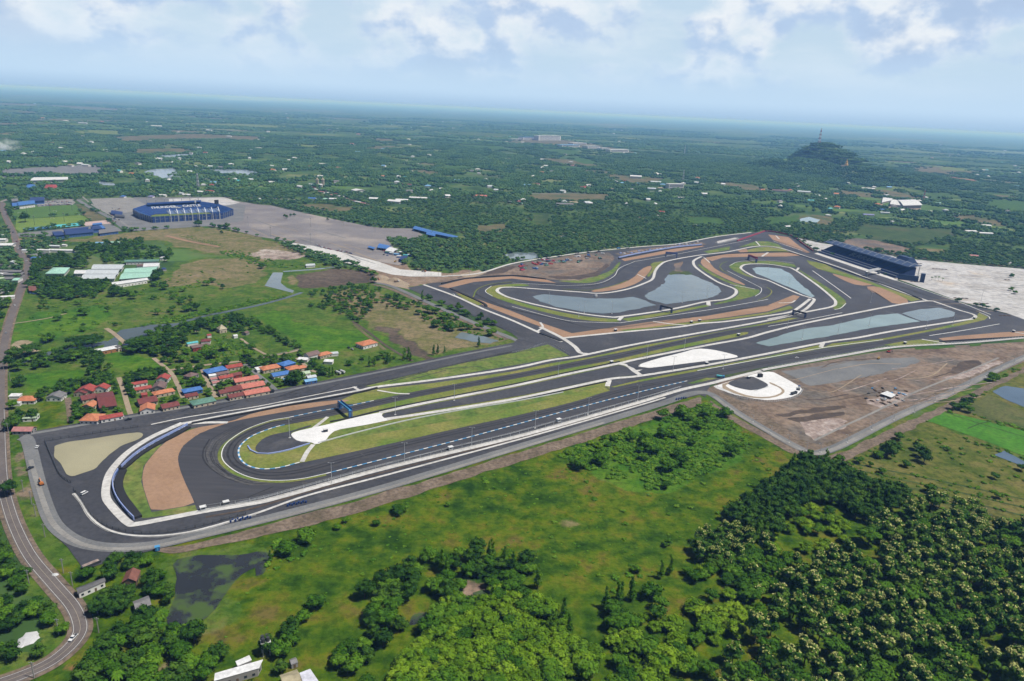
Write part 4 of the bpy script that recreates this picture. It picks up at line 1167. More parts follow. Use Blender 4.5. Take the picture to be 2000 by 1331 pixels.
def grove(pts,mix,spacing,phrase,size=(0.85,1.15),keep=1.0,rows=None,gaps=0.0,gap_s=40,avoid=True):
 """plant one stand of trees inside a photo polygon; mix = {kind: share}"""
 poly=GA(pts)
 lo,hi=poly.min(0),poly.max(0)
 nx_,ny_=int((hi[0]-lo[0])/spacing)+2,int((hi[1]-lo[1])/spacing)+2
 gx,gy=np.meshgrid(np.arange(nx_),np.arange(ny_))
 jit=0.16 if rows is not None else 0.42
 x=lo[0]+(gx.ravel()+rng.uniform(-jit,jit,gx.size)+(0 if rows is not None else 0.5)*(gy.ravel()%2))*spacing
 y=lo[1]+(gy.ravel()+rng.uniform(-jit,jit,gx.size))*spacing
 if rows is not None:
  c=(lo+hi)/2
  ca,sa=math.cos(rows),math.sin(rows)
  x,y=c[0]+(x-c[0])*ca*1.3-(y-c[1])*sa*1.3,c[1]+(x-c[0])*sa*1.3+(y-c[1])*ca*1.3
 ok=inside(poly,x,y)&(rng.random(x.size)<keep)
 if gaps:
  ok&=fbm(x,y,gap_s)>gaps
 x,y=x[ok],y[ok]
 ok=free(x,y,None,2.6)
 x,y=x[ok],y[ok]
 kinds=list(mix)
 pr=np.array([mix[k]for k in kinds],float)
 pick=rng.choice(len(kinds),len(x),p=pr/pr.sum())
 for k,xx,yy in zip(pick,x,y):
  PLACED[kinds[k]].append((xx,yy,rng.uniform(*size),rng.uniform(0,6.28),phrase))
def lone(kind,pts,phrase,size=1.0):
 for p in pts:
  g=G(p[0],p[1])
  PLACED[kind].append((g.x,g.y,size*(p[2]if len(p)>2 else rng.uniform(0.9,1.1)),rng.uniform(0,6.28),phrase))
  # OPEN LAND: one sheet, its kinds of cover blended into one another
NATURAL.sort(key=lambda t:t[0])
lx,ly=np.meshgrid(np.arange(-1180,1120,5.0),np.arange(120,1640,5.0))
sh=lx.shape
jx=lx.ravel()+(fbm(lx.ravel(),ly.ravel(),34)-.5)*34+(fbm(lx.ravel(),ly.ravel(),11)-.5)*13
jy=ly.ravel()+(fbm(lx.ravel()+500,ly.ravel(),34)-.5)*34+(fbm(lx.ravel(),ly.ravel()+500,11)-.5)*13
W={m_:np.zeros(jx.size,np.float32)for m_ in NAT_MATS}
for L,m_,pl in NATURAL:
 small=min(pl.max(0)-pl.min(0))<40
 k=inside(pl,lx.ravel()*.7+jx*.3 if small else jx,ly.ravel()*.7+jy*.3 if small else jy)
 for o_ in W:
  W[o_][k]=0.0
 W[m_][k]=1.0
def blur(a):
 a=a.reshape(sh)
 for _ in range(2):
  b_=np.pad(a,1,mode='edge')
  a=(b_[1:-1,1:-1]*2+b_[:-2,1:-1]+b_[2:,1:-1]+b_[1:-1,:-2]+b_[1:-1,2:])/6
 return a.ravel()
me=bpy.data.meshes.new('grassland')
ny_,nx_=sh
ii=(np.arange(ny_-1)[:,None]*nx_+np.arange(nx_-1)[None,:]).ravel()
quads=np.stack([ii,ii+1,ii+nx_+1,ii+nx_],1).astype(np.int32)
any_=sum(W.values())
keep=any_[quads].max(1)>0
keep_b=blur(keep_v:=(any_>0).astype(np.float32))
keep=keep_b[quads].max(1)>0
quads=quads[keep]
me.vertices.add(lx.size)
hz_=(fbm(lx.ravel(),ly.ravel(),60)-.5)*0.10
me.vertices.foreach_set('co',np.stack([lx.ravel(),ly.ravel(),0.09+hz_],1).astype(np.float32).ravel())
me.loops.add(quads.size)
me.loops.foreach_set('vertex_index',quads.ravel())
me.polygons.add(len(quads))
me.polygons.foreach_set('loop_start',np.arange(0,quads.size,4,dtype=np.int32))
me.polygons.foreach_set('loop_total',np.full(len(quads),4,np.int32))
me.update(calc_edges=True)
for m_,a in W.items():
 at=me.attributes.new(m_,'FLOAT','POINT')
 at.data.foreach_set('value',blur(a).astype(np.float32))
bm=bmesh.new()
bm.from_mesh(me)
bmesh.ops.delete(bm,geom=[v for v in bm.verts if not v.link_faces],context='VERTS')
bm.to_mesh(me)
bm.free()
m,b,s=new_mat('open_land')
p=flat(b,pos(b))
n_big=b.noise(p,0.012,4.0,0.6)
n_mid=b.noise(p,0.055,8.0,0.66)
n_fine=b.noise(p,0.17,6.0,0.72)
n_edge=b.noise(p,0.10,6.0,0.7)
mixn=b.math('ADD',b.math('MULTIPLY',n_mid,0.62),b.math('MULTIPLY',n_big,0.38))
COVER={'meadow':[(.36,(.012,.044,.003)),(.43,(.032,.082,.003)),(.485,(.064,.122,.004)),(.53,(.102,.146,.005)),(.57,(.135,.140,.012)),(.62,(.14,.115,.03))],'olive_plain':[(.32,(.045,.085,.010)),(.45,(.100,.125,.020)),(.55,(.165,.155,
.042)),(.68,(.19,.14,.07))],'scrub':[(.32,(.026,.070,.008)),(.44,(.058,.125,.012)),(.53,(.105,.160,.022)),(.62,(.16,.155,.05)),(.72,(.20,.15,.08))],'dry_meadow':[(.32,(.075,.115,.022)),(.44,(.15,.150,.05)),(.54,(.225,.185,.095)),(.68,
(.29,.215,.14))],'lush_grass':[(.32,(.026,.085,.006)),(.46,(.055,.150,.009)),(.58,(.105,.195,.014)),(.70,(.16,.20,.03))],'dark_earth':[(.32,(.065,.052,.040)),(.5,(.12,.09,.07)),(.68,(.19,.15,.11))],'earth_bank':[(.30,(.085,.085,.035)),
(.42,(.17,.135,.085)),(.55,(.26,.195,.145)),(.70,(.34,.265,.20))],'rubble':[(.32,(.15,.11,.09)),(.5,(.38,.30,.26)),(.66,(.62,.56,.52))],'red_earth':[(.35,(.22,.10,.05)),(.65,(.38,.19,.10))],'pale_track':[(.35,(.28,.22,.14)),(.65,(.46,
.37,.27))],'dirt':[(.32,(.15,.105,.075)),(.5,(.27,.19,.14)),(.66,(.38,.29,.22))]}
COVER={k_:[(q,dim(c_,.70))for q,c_ in v_]for k_,v_ in COVER.items()}
col=b.ramp(mixn,COVER['scrub'])
for m_ in NAT_MATS:
 at=b.n('ShaderNodeAttribute',attribute_name=m_)
 w_=b.step(b.math('ADD',at.outputs['Fac'],b.math('MULTIPLY',b.math('SUBTRACT',n_edge,0.5),1.1)),0.36,0.64)
 col=b.mix(w_,col,b.ramp(mixn,COVER[m_]))
col=b.mix(b.math('MULTIPLY',b.step(n_fine,0.45,0.60),0.62),col,b.mix(1.0,col,(.40,.50,.42),'MULTIPLY'))
col=b.mix(b.math('MULTIPLY',b.step(b.noise(p,0.021,7.0,0.7),0.55,0.66),0.55),col,b.mix(1.0,col,(.55,.66,.60),'MULTIPLY'))
b.l(col,s.inputs['Base Color'])
s.inputs['Roughness'].default_value=0.95
s.inputs['Specular IOR Level'].default_value=0.08
bp=b.n('ShaderNodeBump')
bp.inputs['Strength'].default_value=0.7
bp.inputs['Distance'].default_value=1.2
b.l(b.noise(p,0.28,5.0,0.65),bp.inputs['Height'])
b.l(bp.outputs[0],s.inputs['Normal'])
me.materials.append(m)
land=bpy.data.objects.new('grassland',me)
ROOT.objects.link(land)
land['kind']='structure'
# BUILDINGS
def v2(a):
 return np.array((a[0],a[1]),float)
def building(name,quad,h,rise,style,roof,wall,label,cat='house',group=None,over=0.05,openings=0,ridge='w',door=True,z0=0.0,open_sides=False,roof_lab=None):
 """quad: eave corners on plan (near-left, near-right, far-right, far-left)"""
 q=[v2(p)for p in quad]
 c=sum(q)/4
 root=empty(name,(c[0],c[1],z0))
 tag(root,label,cat,group)
 q=[p-c for p in q]
 if ridge=='d':
  q=[q[1],q[2],q[3],q[0]]
 A_,B_,C_q,D_=q
 w=[p*(1-over*1.6)for p in q]
 mb=MB()
 if open_sides:
  for p in w:
   mb.box((p[0],p[1],h/2),(0.3,0.3,h))
  for a,b_ in((0,1),(3,2)):
   for t in(0.33,0.67):
    p=w[a]+(w[b_]-w[a])*t
    mb.box((p[0],p[1],h/2),(0.3,0.3,h))
  mb.build('post',wall,root)
 else :
  n=4
  vs=[(p[0],p[1],0)for p in w]+[(p[0],p[1],h)for p in w]
  fs=[(k,(k+1)%4,4+(k+1)%4,4+k)for k in range(4)]
  if style=='gable':
   m1,m2=(w[0]+w[3])/2,(w[1]+w[2])/2
   vs+=[(m1[0],m1[1],h+rise*0.9),(m2[0],m2[1],h+rise*0.9)]
   fs+=[(3,0,4,8,7),(1,2,6,9,5)]
   fs=[f for f in fs if f not in[(3,0,4,7),(1,2,6,5)]]
  mb.add(vs,fs)
  mb.build('walls',wall,root)
 th=0.22
 m1,m2=(A_+D_)/2,(B_+C_q)/2
 if style=='hip':
  L=np.linalg.norm(m2-m1)
  dd=np.linalg.norm(D_-A_)
  k=min(0.46,0.5*dd/max(L,.1))
  m1,m2=m1+(m2-m1)*k,m2-(m2-m1)*k
 r=MB()
 if style in('gable','hip'):
  top=[(A_,h),(B_,h),(C_q,h),(D_,h),(m1,h+rise),(m2,h+rise)]
  vs=[(p[0],p[1],z+th)for p,z in top]+[(p[0],p[1],z)for p,z in top]
  fs=[(0,1,5,4),(2,3,4,5),(7,6,10,11),(9,8,11,10),(0,6,7,1),(2,8,9,3)]
  if style=='hip':
   fs+=[(3,0,4),(1,2,5),(6,9,10),(8,7,11),(3,9,6,0),(1,7,8,2)]
  else :
   fs+=[(3,9,10,4),(4,10,6,0),(1,7,11,5),(5,11,8,2)]
 else :
  zz_=[h,h,h+rise,h+rise]if style=='shed' else[h]*4
  vs=[(p[0],p[1],z+th)for p,z in zip(q,zz_)]+[(p[0],p[1],z)for p,z in zip(q,zz_)]
  fs=[(0,1,2,3),(7,6,5,4),(0,4,5,1),(1,5,6,2),(2,6,7,3),(3,7,4,0)]
 r.add(vs,fs)
 ro=r.build('roof',roof,root)
 if roof_lab:
  ro['label']=roof_lab
 if openings and not open_sides:
  def panel(nm,p,d,nrm,ww,hh,zc,mat):
   m_=MB()
   a=math.atan2(d[1],d[0])
   m_.box((p[0]+nrm[0]*0.03,p[1]+nrm[1]*0.03,zc),(ww,0.12,hh),a)
   return m_.build(nm,mat,root)
  for(i,j)in((0,1),(1,2),(3,0)):
   a,b_=w[i],w[j]
   d=b_-a
   L=np.linalg.norm(d)
   d=d/L
   nrm=np.array((d[1],-d[0]))
   n=max(1,min(openings,int(L/3.2)))
   for k in range(n):
    p=a+d*L*(k+0.5)/n
    if door and(i,j)==(0,1)and k==n//2:
     panel('door',p,d,nrm,1.1,2.1,1.08,'wood')
    else :
     panel('window',p,d,nrm,1.3,1.2,min(h-0.9,1.75),'glass')
 R_=max(np.linalg.norm(p)for p in q)
 BUILT.append((c[0],c[1],R_*0.85+1.5))
 return root
def ground_angle(a,b_):
 A_,B_=G(*a),G(*b_)
 return math.atan2(B_.y-A_.y,B_.x-A_.x)
def rect(px,py,z,w,d,rz):
 g=G(px,py,z)
 ca,sa=math.cos(rz),math.sin(rz)
 return[(g.x+x*ca-y*sa,g.y+x*sa+y*ca)for x,y in((-w/2,-d/2),(w/2,-d/2),(w/2,d/2),(-w/2,d/2))]
def rectb(name,px,py,wpx,d,rz,h,rise,style,roof,wall,label,**k):
 w=wpx*mpp(px,py)
 return building(name,rect(px,py,h+rise*0.4,w,d,rz),h,rise,style,roof,wall,label,**k)
def quadb(name,pts,h,rise,style,roof,wall,label,**k):
 return building(name,[G(p[0],p[1],h)[:2]for p in pts],h,rise,style,roof,wall,label,**k)
VIL=ground_angle((250,812),(500,770))
VG_='houses of the village beside the circuit'
VILLAGE=[(54,777,34,11,-25,3.2,2.6,'hip','roof_orange','wall_white','orange hip-roofed house nearest the country road'),(30,772,20,6,-25,2.8,0.5,'shed','roof_white','wall_white','white lean-to behind the orange house by the road'),
(32,786,17,5,-25,2.6,0.5,'shed','roof_white','wall_white','white carport in front of the orange house by the road'),(110,771,25,13,62,3.4,2.4,'gable','roof_grey','wall_white','grey gabled white house standing alone by the empty plot'),
(60,812,24,9,-20,3.0,1.8,'hip','roof_pale_green','wall_white','pale green roof half hidden by trees, left of the plot'),(47,837,37,9,-28,3.0,2.0,'gable','roof_pink','wall_grey','long dull pink shed at the corner by the road'),(170,
758,25,15,62,3.6,3.2,'gable','roof_red','wall_cream','bright red gabled house, back row left of first lane'),(158,765,14,11,62,3.2,2.0,'gable','roof_maroon','wall_cream','maroon wing left of the bright red gabled house'),(172,774,27,
12,8,3.2,2.2,'gable','roof_maroon','wall_cream','maroon house in front of the bright red gable'),(176,789,23,10,55,3.2,2.2,'gable','roof_orange','wall_cream','small orange house between maroon roofs'),(180,813,34,15,60,3.4,3.2,'hip',
'roof_orange','wall_white','large orange hip-roofed house beside the paved strip'),(199,755,19,12,62,3.6,2.8,'gable','roof_red','wall_white','red gable at the back end of the long brown block'),(207,779,30,36,0,3.8,2.2,'gable','roof_maroon',
'wall_grey','long maroon-brown row block of the village'),(217,812,40,9,2,3.2,1.6,'gable','roof_red','wall_white','long red-roofed house behind the parked truck'),(272,747,28,7,4,3.0,1.4,'gable','roof_red','wall_white','narrow red roof with pale end, first after the lane'),
(279,757,30,8,4,3.0,1.6,'gable','roof_red','wall_cream','red roof just below the narrow red one'),(281,769,11,6,4,2.8,1.2,'gable','roof_red','wall_red','tiny red roof between the two village lanes'),(287,780,34,14,4,3.4,2.4,'gable',
'roof_maroon','wall_cream','maroon house behind the orange gable facing the circuit'),(288,795,29,12,80,3.4,2.6,'gable','roof_orange','wall_white','orange gabled house facing the circuit with white porch'),(331,790,32,11,6,3.2,2.0,
'gable','roof_maroon','wall_cream','dull maroon house right of the orange gable'),(319,764,39,9,8,3.2,2.0,'hip','roof_orange','wall_cream','wide orange-red roof left of the second lane'),(311,752,29,11,70,3.4,2.6,'gable','roof_brown',
'wall_grey','grey-brown gabled house below the red one'),(319,736,22,11,65,3.4,2.6,'gable','roof_red','wall_white','red gabled white-walled house at the head of second lane'),(373,731,22,10,40,3.2,2.2,'hip','roof_brown','wall_grey',
'brown roof among trees right of the second lane'),(375,760,36,10,4,3.4,1.6,'hip','roof_blue','wall_blue','blue roof between second and third lanes'),(374,772,24,6,4,2.8,1.0,'shed','roof_maroon','wall_cream','maroon lean-to in front of the blue roof'),
(396,782,44,12,6,3.4,2.2,'hip','roof_green','wall_cream','grey-green hip roof beside the paved strip'),(420,721,40,13,10,3.6,2.4,'hip','roof_blue','wall_blue','big blue roof at the back right of the third lane'),(456,714,31,10,4,3.4,
1.8,'gable','roof_red','wall_cream','red roof at the back corner above the blue roof'),(434,728,24,7,4,3.0,1.4,'gable','roof_brown','wall_cream','brown roof touching the big blue one'),(440,735,27,8,4,3.2,1.6,'gable','roof_red','wall_cream',
'red roof in front of the brown one'),(461,730,20,8,4,3.0,1.6,'gable','roof_maroon','wall_red','small crimson roof between red and salmon roofs'),(415,732,15,6,0,2.8,0.9,'gable','roof_white','wall_white','white shed right of the third lane'),
(418,739,14,6,0,2.6,0.9,'gable','roof_pink','wall_white','pink shed below the white shed'),(421,746,14,6,0,2.6,0.9,'gable','roof_pink','wall_white','lowest pink shed along the third lane'),(480,739,46,11,3,3.4,2.0,'gable','roof_salmon',
'wall_cream','upper long salmon roof left of the fourth lane'),(490,751,48,13,3,3.4,2.2,'gable','roof_salmon','wall_cream','middle broad salmon roof left of the fourth lane'),(500,763,48,12,3,3.4,2.0,'gable','roof_salmon','wall_cream',
'lowest salmon roof, at the fourth lane mouth'),(455,758,30,13,5,3.4,2.2,'gable','roof_maroon','wall_cream','maroon roof left of the salmon roofs'),(460,771,30,9,5,3.2,1.6,'gable','roof_maroon','wall_cream','maroon roof at the edge of the paved strip'),
(436,764,18,9,5,3.2,1.8,'gable','roof_maroon','wall_cream','small maroon roof left of two larger maroon ones'),(472,755,10,7,5,2.8,0.8,'shed','roof_white','wall_white','white lean-to between maroon and salmon roofs'),(527,716,36,12,
6,3.6,2.4,'hip','roof_orange','wall_cream','large orange roof right of the fourth lane'),(507,720,15,7,6,2.8,0.9,'shed','roof_white','wall_white','white awning left of the large orange roof'),(559,708,29,12,20,3.6,2.6,'hip','roof_blue',
'wall_blue','blue hip roof behind the orange roofs'),(547,729,34,11,4,3.6,1.8,'gable','roof_blue','wall_white','blue gable roof in front of the orange roofs'),(572,717,26,11,6,3.4,2.2,'hip','roof_orange','wall_cream','middle orange roof behind the tall village tree'),
(588,716,18,9,6,3.2,1.8,'hip','roof_orange','wall_cream','small orange roof at the fifth lane corner'),(597,727,16,8,0,3.2,1.4,'gable','roof_pale_green','wall_white','pale green roof right of the tall village tree'),(608,735,18,7,0,
3.0,1.2,'gable','roof_pale','wall_white','pale blue-white roof right of the tall village tree'),(606,742,24,7,0,3.0,1.2,'gable','roof_pale_blue','wall_blue','light blue roof at the strip edge'),(560,740,14,6,0,2.8,1.0,'gable','roof_pale_blue',
'wall_white','small light blue roof left of the tall village tree'),(609,690,27,11,18,4.8,2.8,'gable','roof_brown','wall_white','two-storey brown-roofed house beyond the fifth lane'),(633,690,28,9,14,3.6,2.2,'hip','roof_orange','wall_cream',
'orange roof joined to the brown-roofed house'),(652,689,16,7,-10,3.0,1.0,'gable','roof_pale','wall_white','pale grey shed right of the joined orange roof'),(592,701,20,6,-35,2.8,0.8,'shed','roof_white','wall_white','long white lean-to left of the brown-roofed house'),
(642,705,18,6,-35,2.8,0.8,'shed','roof_white','wall_white','long white shed below the joined orange roof'),(716,668,36,15,15,4.2,3.0,'hip','roof_orange','wall_white','detached orange hip-roofed villa with white walls in the field'),
(390,675,33,10,8,4.0,1.2,'gable','roof_brown','wall_red','dark red barn in the orchard'),(375,669,21,6,8,3.0,1.0,'gable','roof_cyan','wall_white','turquoise roof behind the red barn'),(402,664,18,9,-15,3.2,1.8,'hip','roof_maroon','wall_white',
'crimson roof behind the red barn'),(408,654,8,5,0,2.8,1.2,'gable','roof_red','wall_white','tiny red roof in the trees behind the barn'),(383,642,7,5,0,2.8,1.2,'gable','roof_orange','wall_cream','tiny orange roof in trees by the canal'),
(433,639,15,9,10,4.5,4.5,'hip','roof_beige','wall_cream','steep pale roof in the walled garden by the canal'),(459,655,8,5,10,2.8,1.0,'gable','roof_white','wall_white','white shed at the end of the orchard path'),(480,649,10,6,40,2.8,
1.2,'gable','roof_brown','wall_grey','brown roof by the windbreak'),(208,681,42,11,14,4.0,0.9,'gable','roof_white','wall_orange','long white-roofed hall with orange walls by the canal'),(230,678,9,7,30,3.4,2.6,'gable','roof_dark_grey',
'wall_cream','leftmost of three little dark-roofed chalets by the canal'),(245,675,12,8,30,3.8,3.0,'gable','roof_navy','wall_cream','middle and largest of three canal chalets'),(257,672,9,7,30,3.4,2.6,'gable','roof_brown','wall_cream',
'right-hand one of three canal chalets under the big tree'),]
for k,(px,py,wp,d,rt,h,ri,st,ro,wa,lab)in enumerate(VILLAGE):
 nm='shed' if any(t in lab for t in('shed','lean-to','carport','awning','barn'))else 'house'
 rectb(nm,px,py,wp,d,VIL+math.radians(rt),h,ri,st,ro,wa,lab,cat='shed' if nm=='shed' else 'house',group=VG_ if nm=='house' else None,openings=0 if nm=='shed' and wp<22 else 4)
quadb('shed',[(152,1161),(207,1136),(203,1129),(147,1150)],3.4,1.2,'gable','roof_dark_grey','wall_white','long dark grey shed beside the country road',cat='shed',openings=4)
rectb('shed',256,1124,26,10,VIL-0.35,3.4,2.4,'gable','roof_rust','wood','rusty gabled shed among the trees by the dark pond',cat='shed',openings=3,ridge='d')
quadb('shed',[(265,1194),(296,1182),(290,1164),(259,1176)],3.4,1.2,'gable','roof_grey','wall_grey','weathered grey barn nearest the dark pond',cat='shed',openings=3)
quadb('shed',[(418,1331),(418+88,1306),(513,1288),(508,1289),][:2]+[(514,1291),(420,1318)],4.5,0.6,'shed','roof_white','wall_grey','long white sheet-roofed shed at the bottom edge',cat='shed',openings=6)
quadb('shed',[(464,1302),(492,1290),(487,1282),(460,1294)],3.6,0.4,'shed','roof_white','wall_grey','smaller white roof behind the long white shed',cat='shed',openings=2)
quadb('house',[(552,1340),(590,1333),(580,1308),(546,1320)],4.2,1.2,'gable','roof_beige','wall_cream','beige-roofed house cut by the bottom edge',openings=3)
quadb('house',[(594,1340),(624,1334),(606,1310),(585,1318)],4.0,0.8,'shed','roof_lilac','wall_white','pale lilac roof touching the beige-roofed house',openings=3)
rectb('shed',573,1291,13,4,VIL,2.6,0.8,'gable','roof_grey','wall_grey','little grey hut above the beige-roofed house',cat='shed',openings=1)
SCH=dict(cat='school',group='halls of the white and mint school')
quadb('school_hall',[(88,535),(126,535),(137,523),(104,523)],4.5,4.0,'hip','roof_mint','wall_white','mint green hip-roofed pavilion at the left end of the school',openings=6,**SCH)
quadb('school_hall',[(178,526),(238,526),(244,517),(183,517)],5.0,1.4,'gable','roof_pale','wall_white','rearmost long pale roof of the school',openings=6,**SCH)
quadb('school_hall',[(144,535),(172,535),(176,528),(147,528)],5.0,1.2,'gable','roof_white','wall_white','white block between mint pavilion and pale workshop roof',openings=5,**SCH)
quadb('school_hall',[(158,545),(224,545),(229,536),(164,536)],5.0,1.6,'gable','roof_pale','wall_white','front half of the wide pale workshop roof',openings=6,**SCH)
quadb('school_hall',[(165,535.5),(230,535.5),(235,527),(172,527)],5.0,1.6,'gable','roof_pale','wall_white','back half of the wide pale workshop roof',openings=0,**SCH)
quadb('school_hall',[(233,546),(298,541),(302,532),(240,534)],5.5,2.0,'gable','roof_mint','wall_white','front of the big mint and white hall',openings=6,**SCH)
quadb('school_hall',[(241,533.5),(303,531.5),(310,521),(246,525)],5.5,2.0,'gable','roof_mint','wall_white','middle of the big mint and white hall',openings=0,**SCH)
quadb('school_hall',[(279,522),(310,520.5),(313,514),(281,515)],5.5,1.2,'gable','roof_white','wall_white','white rear wing of the big mint hall',openings=0,**SCH)
quadb('school_hall',[(219,558),(290,547),(287,543),(218,552)],5.0,0.8,'gable','roof_white','wall_white','long white front building of the school',openings=10,**SCH)
quadb('school_hall',[(243,512),(311,511),(311,507),(243,508)],5.0,1.2,'gable','roof_green','wall_white','long green-grey building behind the mint hall',openings=9,**SCH)
rectb('house',319,502,11,10,0.2,5,1.5,'hip','roof_white','wall_white','white house at the far right corner of the school',openings=3)
rectb('shed',273,518,11,8,0.5,3,1.5,'gable','roof_brown','wall_grey','brown shed between the school roofs',cat='shed')
rectb('shed',320,525,7,8,0.8,3,1,'shed','roof_navy','wall_grey','dark blue shed right of the mint hall',cat='shed')
ROADS=[(10,477,30,22,0.3,5,1.2,'gable','roof_white','wall_white','large white warehouse left of the road bend'),(4,467,16,14,0.3,5,1.2,'gable','roof_white','wall_white','white warehouse with dark front left of the road'),(3,459,9,10,
0.2,4,1,'gable','roof_white','wall_red','small red-walled house left of the road'),(66,498,17,18,1.1,4,1.6,'gable','roof_grey','wall_grey','grey barn right of the road behind the blue roof'),(69,504,15,9,0.1,3.4,1,'shed','roof_blue',
'wall_white','blue lean-to right of the road'),(86,488,24,7,0.12,4,1,'gable','roof_white','wall_white','short white row left of the long white row'),(121,488,46,9,0.12,4,1.2,'gable','roof_white','wall_white','long white row building below the blue sports hall'),
(107,480,20,8,0.1,3.6,1.2,'gable','roof_pale','wall_grey','grey row behind the long white row'),(85,495,17,10,0.1,3.6,1.6,'hip','roof_dark_grey','wall_grey','dark grey roof in front of the short white row'),(70,482,18,9,0.2,3.4,1.4,
'gable','roof_grey','wall_grey','grey roof behind the grey barn'),(126,478,8,6,0.1,3,1,'gable','roof_white','wall_white','tiny white hut right of the grey row'),(48,488,8,9,0.3,4,1.2,'gable','roof_pale','wall_white','pale house on the right road edge'),
(197,474,18,10,0.2,3.6,1.4,'gable','roof_pale_blue','wall_white','light blue roof in the scrub'),(223,473,20,8,0.2,3.6,1.2,'gable','roof_mint','wall_white','mint roof in the scrub right of the light blue one'),(22,529,40,12,0.15,4,
1.4,'gable','roof_grey','wall_grey','long grey roof left of the road, upper one'),(27,535,34,11,0.2,4,1.4,'gable','roof_grey','wall_grey','long grey roof left of the road, lower one'),(6,534,16,7,0.2,3.5,1,'gable','roof_white','wall_white',
'white strip roof below the long grey roofs'),(34,545,11,16,0.2,3.5,1.4,'gable','roof_mint','wall_white','pale mint roof left of the road'),(3,543,11,9,0.2,3.5,1.4,'gable','roof_pale_green','wall_cream','pale lime roof at the left edge'),
(18,543,16,12,0.3,3.4,1.4,'gable','roof_grey','wall_grey','grey roof between lime and mint roofs'),(29,511,14,9,-0.4,3.5,1.6,'gable','roof_pale','wall_white','pale gable left of the road above the grey roofs'),(8,517,18,9,0.2,3.5,1.4,
'gable','roof_dark_grey','wall_grey','dark roof left of the pale gable'),(7,566,14,8,0.3,4,1.5,'hip','roof_grey','wall_white','grey-roofed white house on the left edge'),(10,579,32,7,0.5,3.6,1,'gable','roof_white','wall_white','white curved-looking row roof left of the road'),
(61,563,9,28,0.62,4,1.2,'gable','roof_rust','wall_blue','left one of two long red-brown roofs by the road'),(66,563.5,8,28,0.62,4,1.2,'gable','roof_rust','wall_blue','right one of two long red-brown roofs by the road'),(72,550,11,6,
0.3,3,.8,'shed','roof_mint','wall_white','mint lean-to at the school gate'),(60,551,11,5,0.1,3,.6,'flat','roof_grey','wall_grey','flat grey gatehouse at the school gate')]
for(px,py,wp,d,rt,h,ri,st,ro,wa,lab)in ROADS:
 rectb('house' if 'house' in lab else 'shed',px,py,wp,d,rt,h,ri,st,ro,wa,lab,cat='house' if 'house' in lab else 'shed',openings=0)
quadb('sports_hall',[(107,461),(126,459),(120,452),(101,453)],7,1.0,'gable','roof_navy','wall_blue','navy-roofed end hall of the sports centre, left',cat='sports hall',openings=4)
quadb('sports_hall',[(128,459),(184,454),(182,448),(126,452)],6,1.0,'shed','roof_navy','wall_blue','long grey-blue front range of the sports centre',cat='sports hall',openings=10,roof_lab='grey-blue sheet roof')
quadb('sports_hall',[(126,451.5),(172,447),(174,444),(122,449)],6,0.8,'shed','roof_navy','wall_blue','narrow rear range of the sports centre',cat='sports hall')
quadb('sports_hall',[(181,449),(199,447),(193,441),(176,443)],7,1.0,'gable','roof_navy','wall_blue','navy-roofed middle hall of the sports centre',cat='sports hall')
quadb('sports_hall',[(193,457),(232,452),(230,446),(193,450)],5,0.6,'shed','roof_grey','wall_blue','low grey-blue right range of the sports centre',cat='sports hall',openings=6)
quadb('sports_hall',[(200,447),(206,446),(199,440),(193,441)],5,0.6,'gable','roof_blue','wall_blue','small blue roof behind the middle sports hall',cat='sports hall')
quadb('shed',[(180,440),(200,438),(198,435),(181,437)],4,0.6,'gable','roof_blue','wall_blue','blue changing hut on the pink court',cat='shed')
quadb('gymnasium',[(36,402),(69,398),(67,391),(33,395)],8,2.0,'gable','roof_blue','wall_white','bright blue roofed gymnasium above the playing field',cat='gymnasium',openings=6)
quadb('gymnasium',[(24,403),(37,402),(34,396),(23,397)],6,1.2,'gable','roof_blue','wall_white','lower blue wing left of the gymnasium',cat='gymnasium',openings=3)
quadb('warehouse',[(59,394),(87,392),(87,385),(58,386)],8,1.0,'gable','roof_navy','wall_blue','dark blue warehouse behind the gymnasium',cat='warehouse')
quadb('warehouse',[(23,394),(36,393),(35,388),(22,389)],9,0.4,'flat','roof_grey','wall_grey','grey block left of the dark blue warehouse',cat='warehouse')
quadb('shed',[(216,417),(238,421),(240,414),(218,411)],4,0.8,'gable','roof_navy','wall_blue','grey-blue kiosk row on the stadium forecourt',cat='shed')
quadb('shed',[(225,423),(244,424),(243,420),(224,419)],4,0.8,'gable','roof_dark_grey','wall_grey','dark kiosk row below the grey-blue one',cat='shed')
quadb('pavilion',[(49,368),(72,367),(68,361),(53,361)],5,5,'hip','roof_blue','wall_white','bright blue pavilion roof beyond the gymnasium',cat='pavilion')
quadb('school',[(59,353),(133,351),(133,346),(66,347)],8,1.5,'gable','roof_white','wall_white','long white school building near the lake',cat='school',openings=0)
quadb('house',[(85,370),(114,368),(110,361),(90,361)],6,4,'hip','roof_red','wall_cream','big red hip-roofed house beyond the sports ground')
quadb('market_shed',[(806,447),(842,456),(845,451),(811,442)],5,1.5,'gable','roof_blue','wall_white','left bay of the long blue market roof',cat='market hall',open_sides=True)
quadb('market_shed',[(843,456),(892,466),(895,462),(846,451)],5,1.5,'gable','roof_blue','wall_white','right bay of the long blue market roof',cat='market hall',open_sides=True)
quadb('market_shed',[(832,458),(850,462),(851,457),(833,454)],5,1.2,'gable','roof_blue','wall_blue','short blue roof in front of the long market roof',cat='market hall',open_sides=True)
quadb('shed',[(737,484),(757,487),(764,481),(741,476)],4.5,1.5,'gable','roof_blue','wall_white','long blue shed at the corner of the car park',cat='shed',open_sides=True)
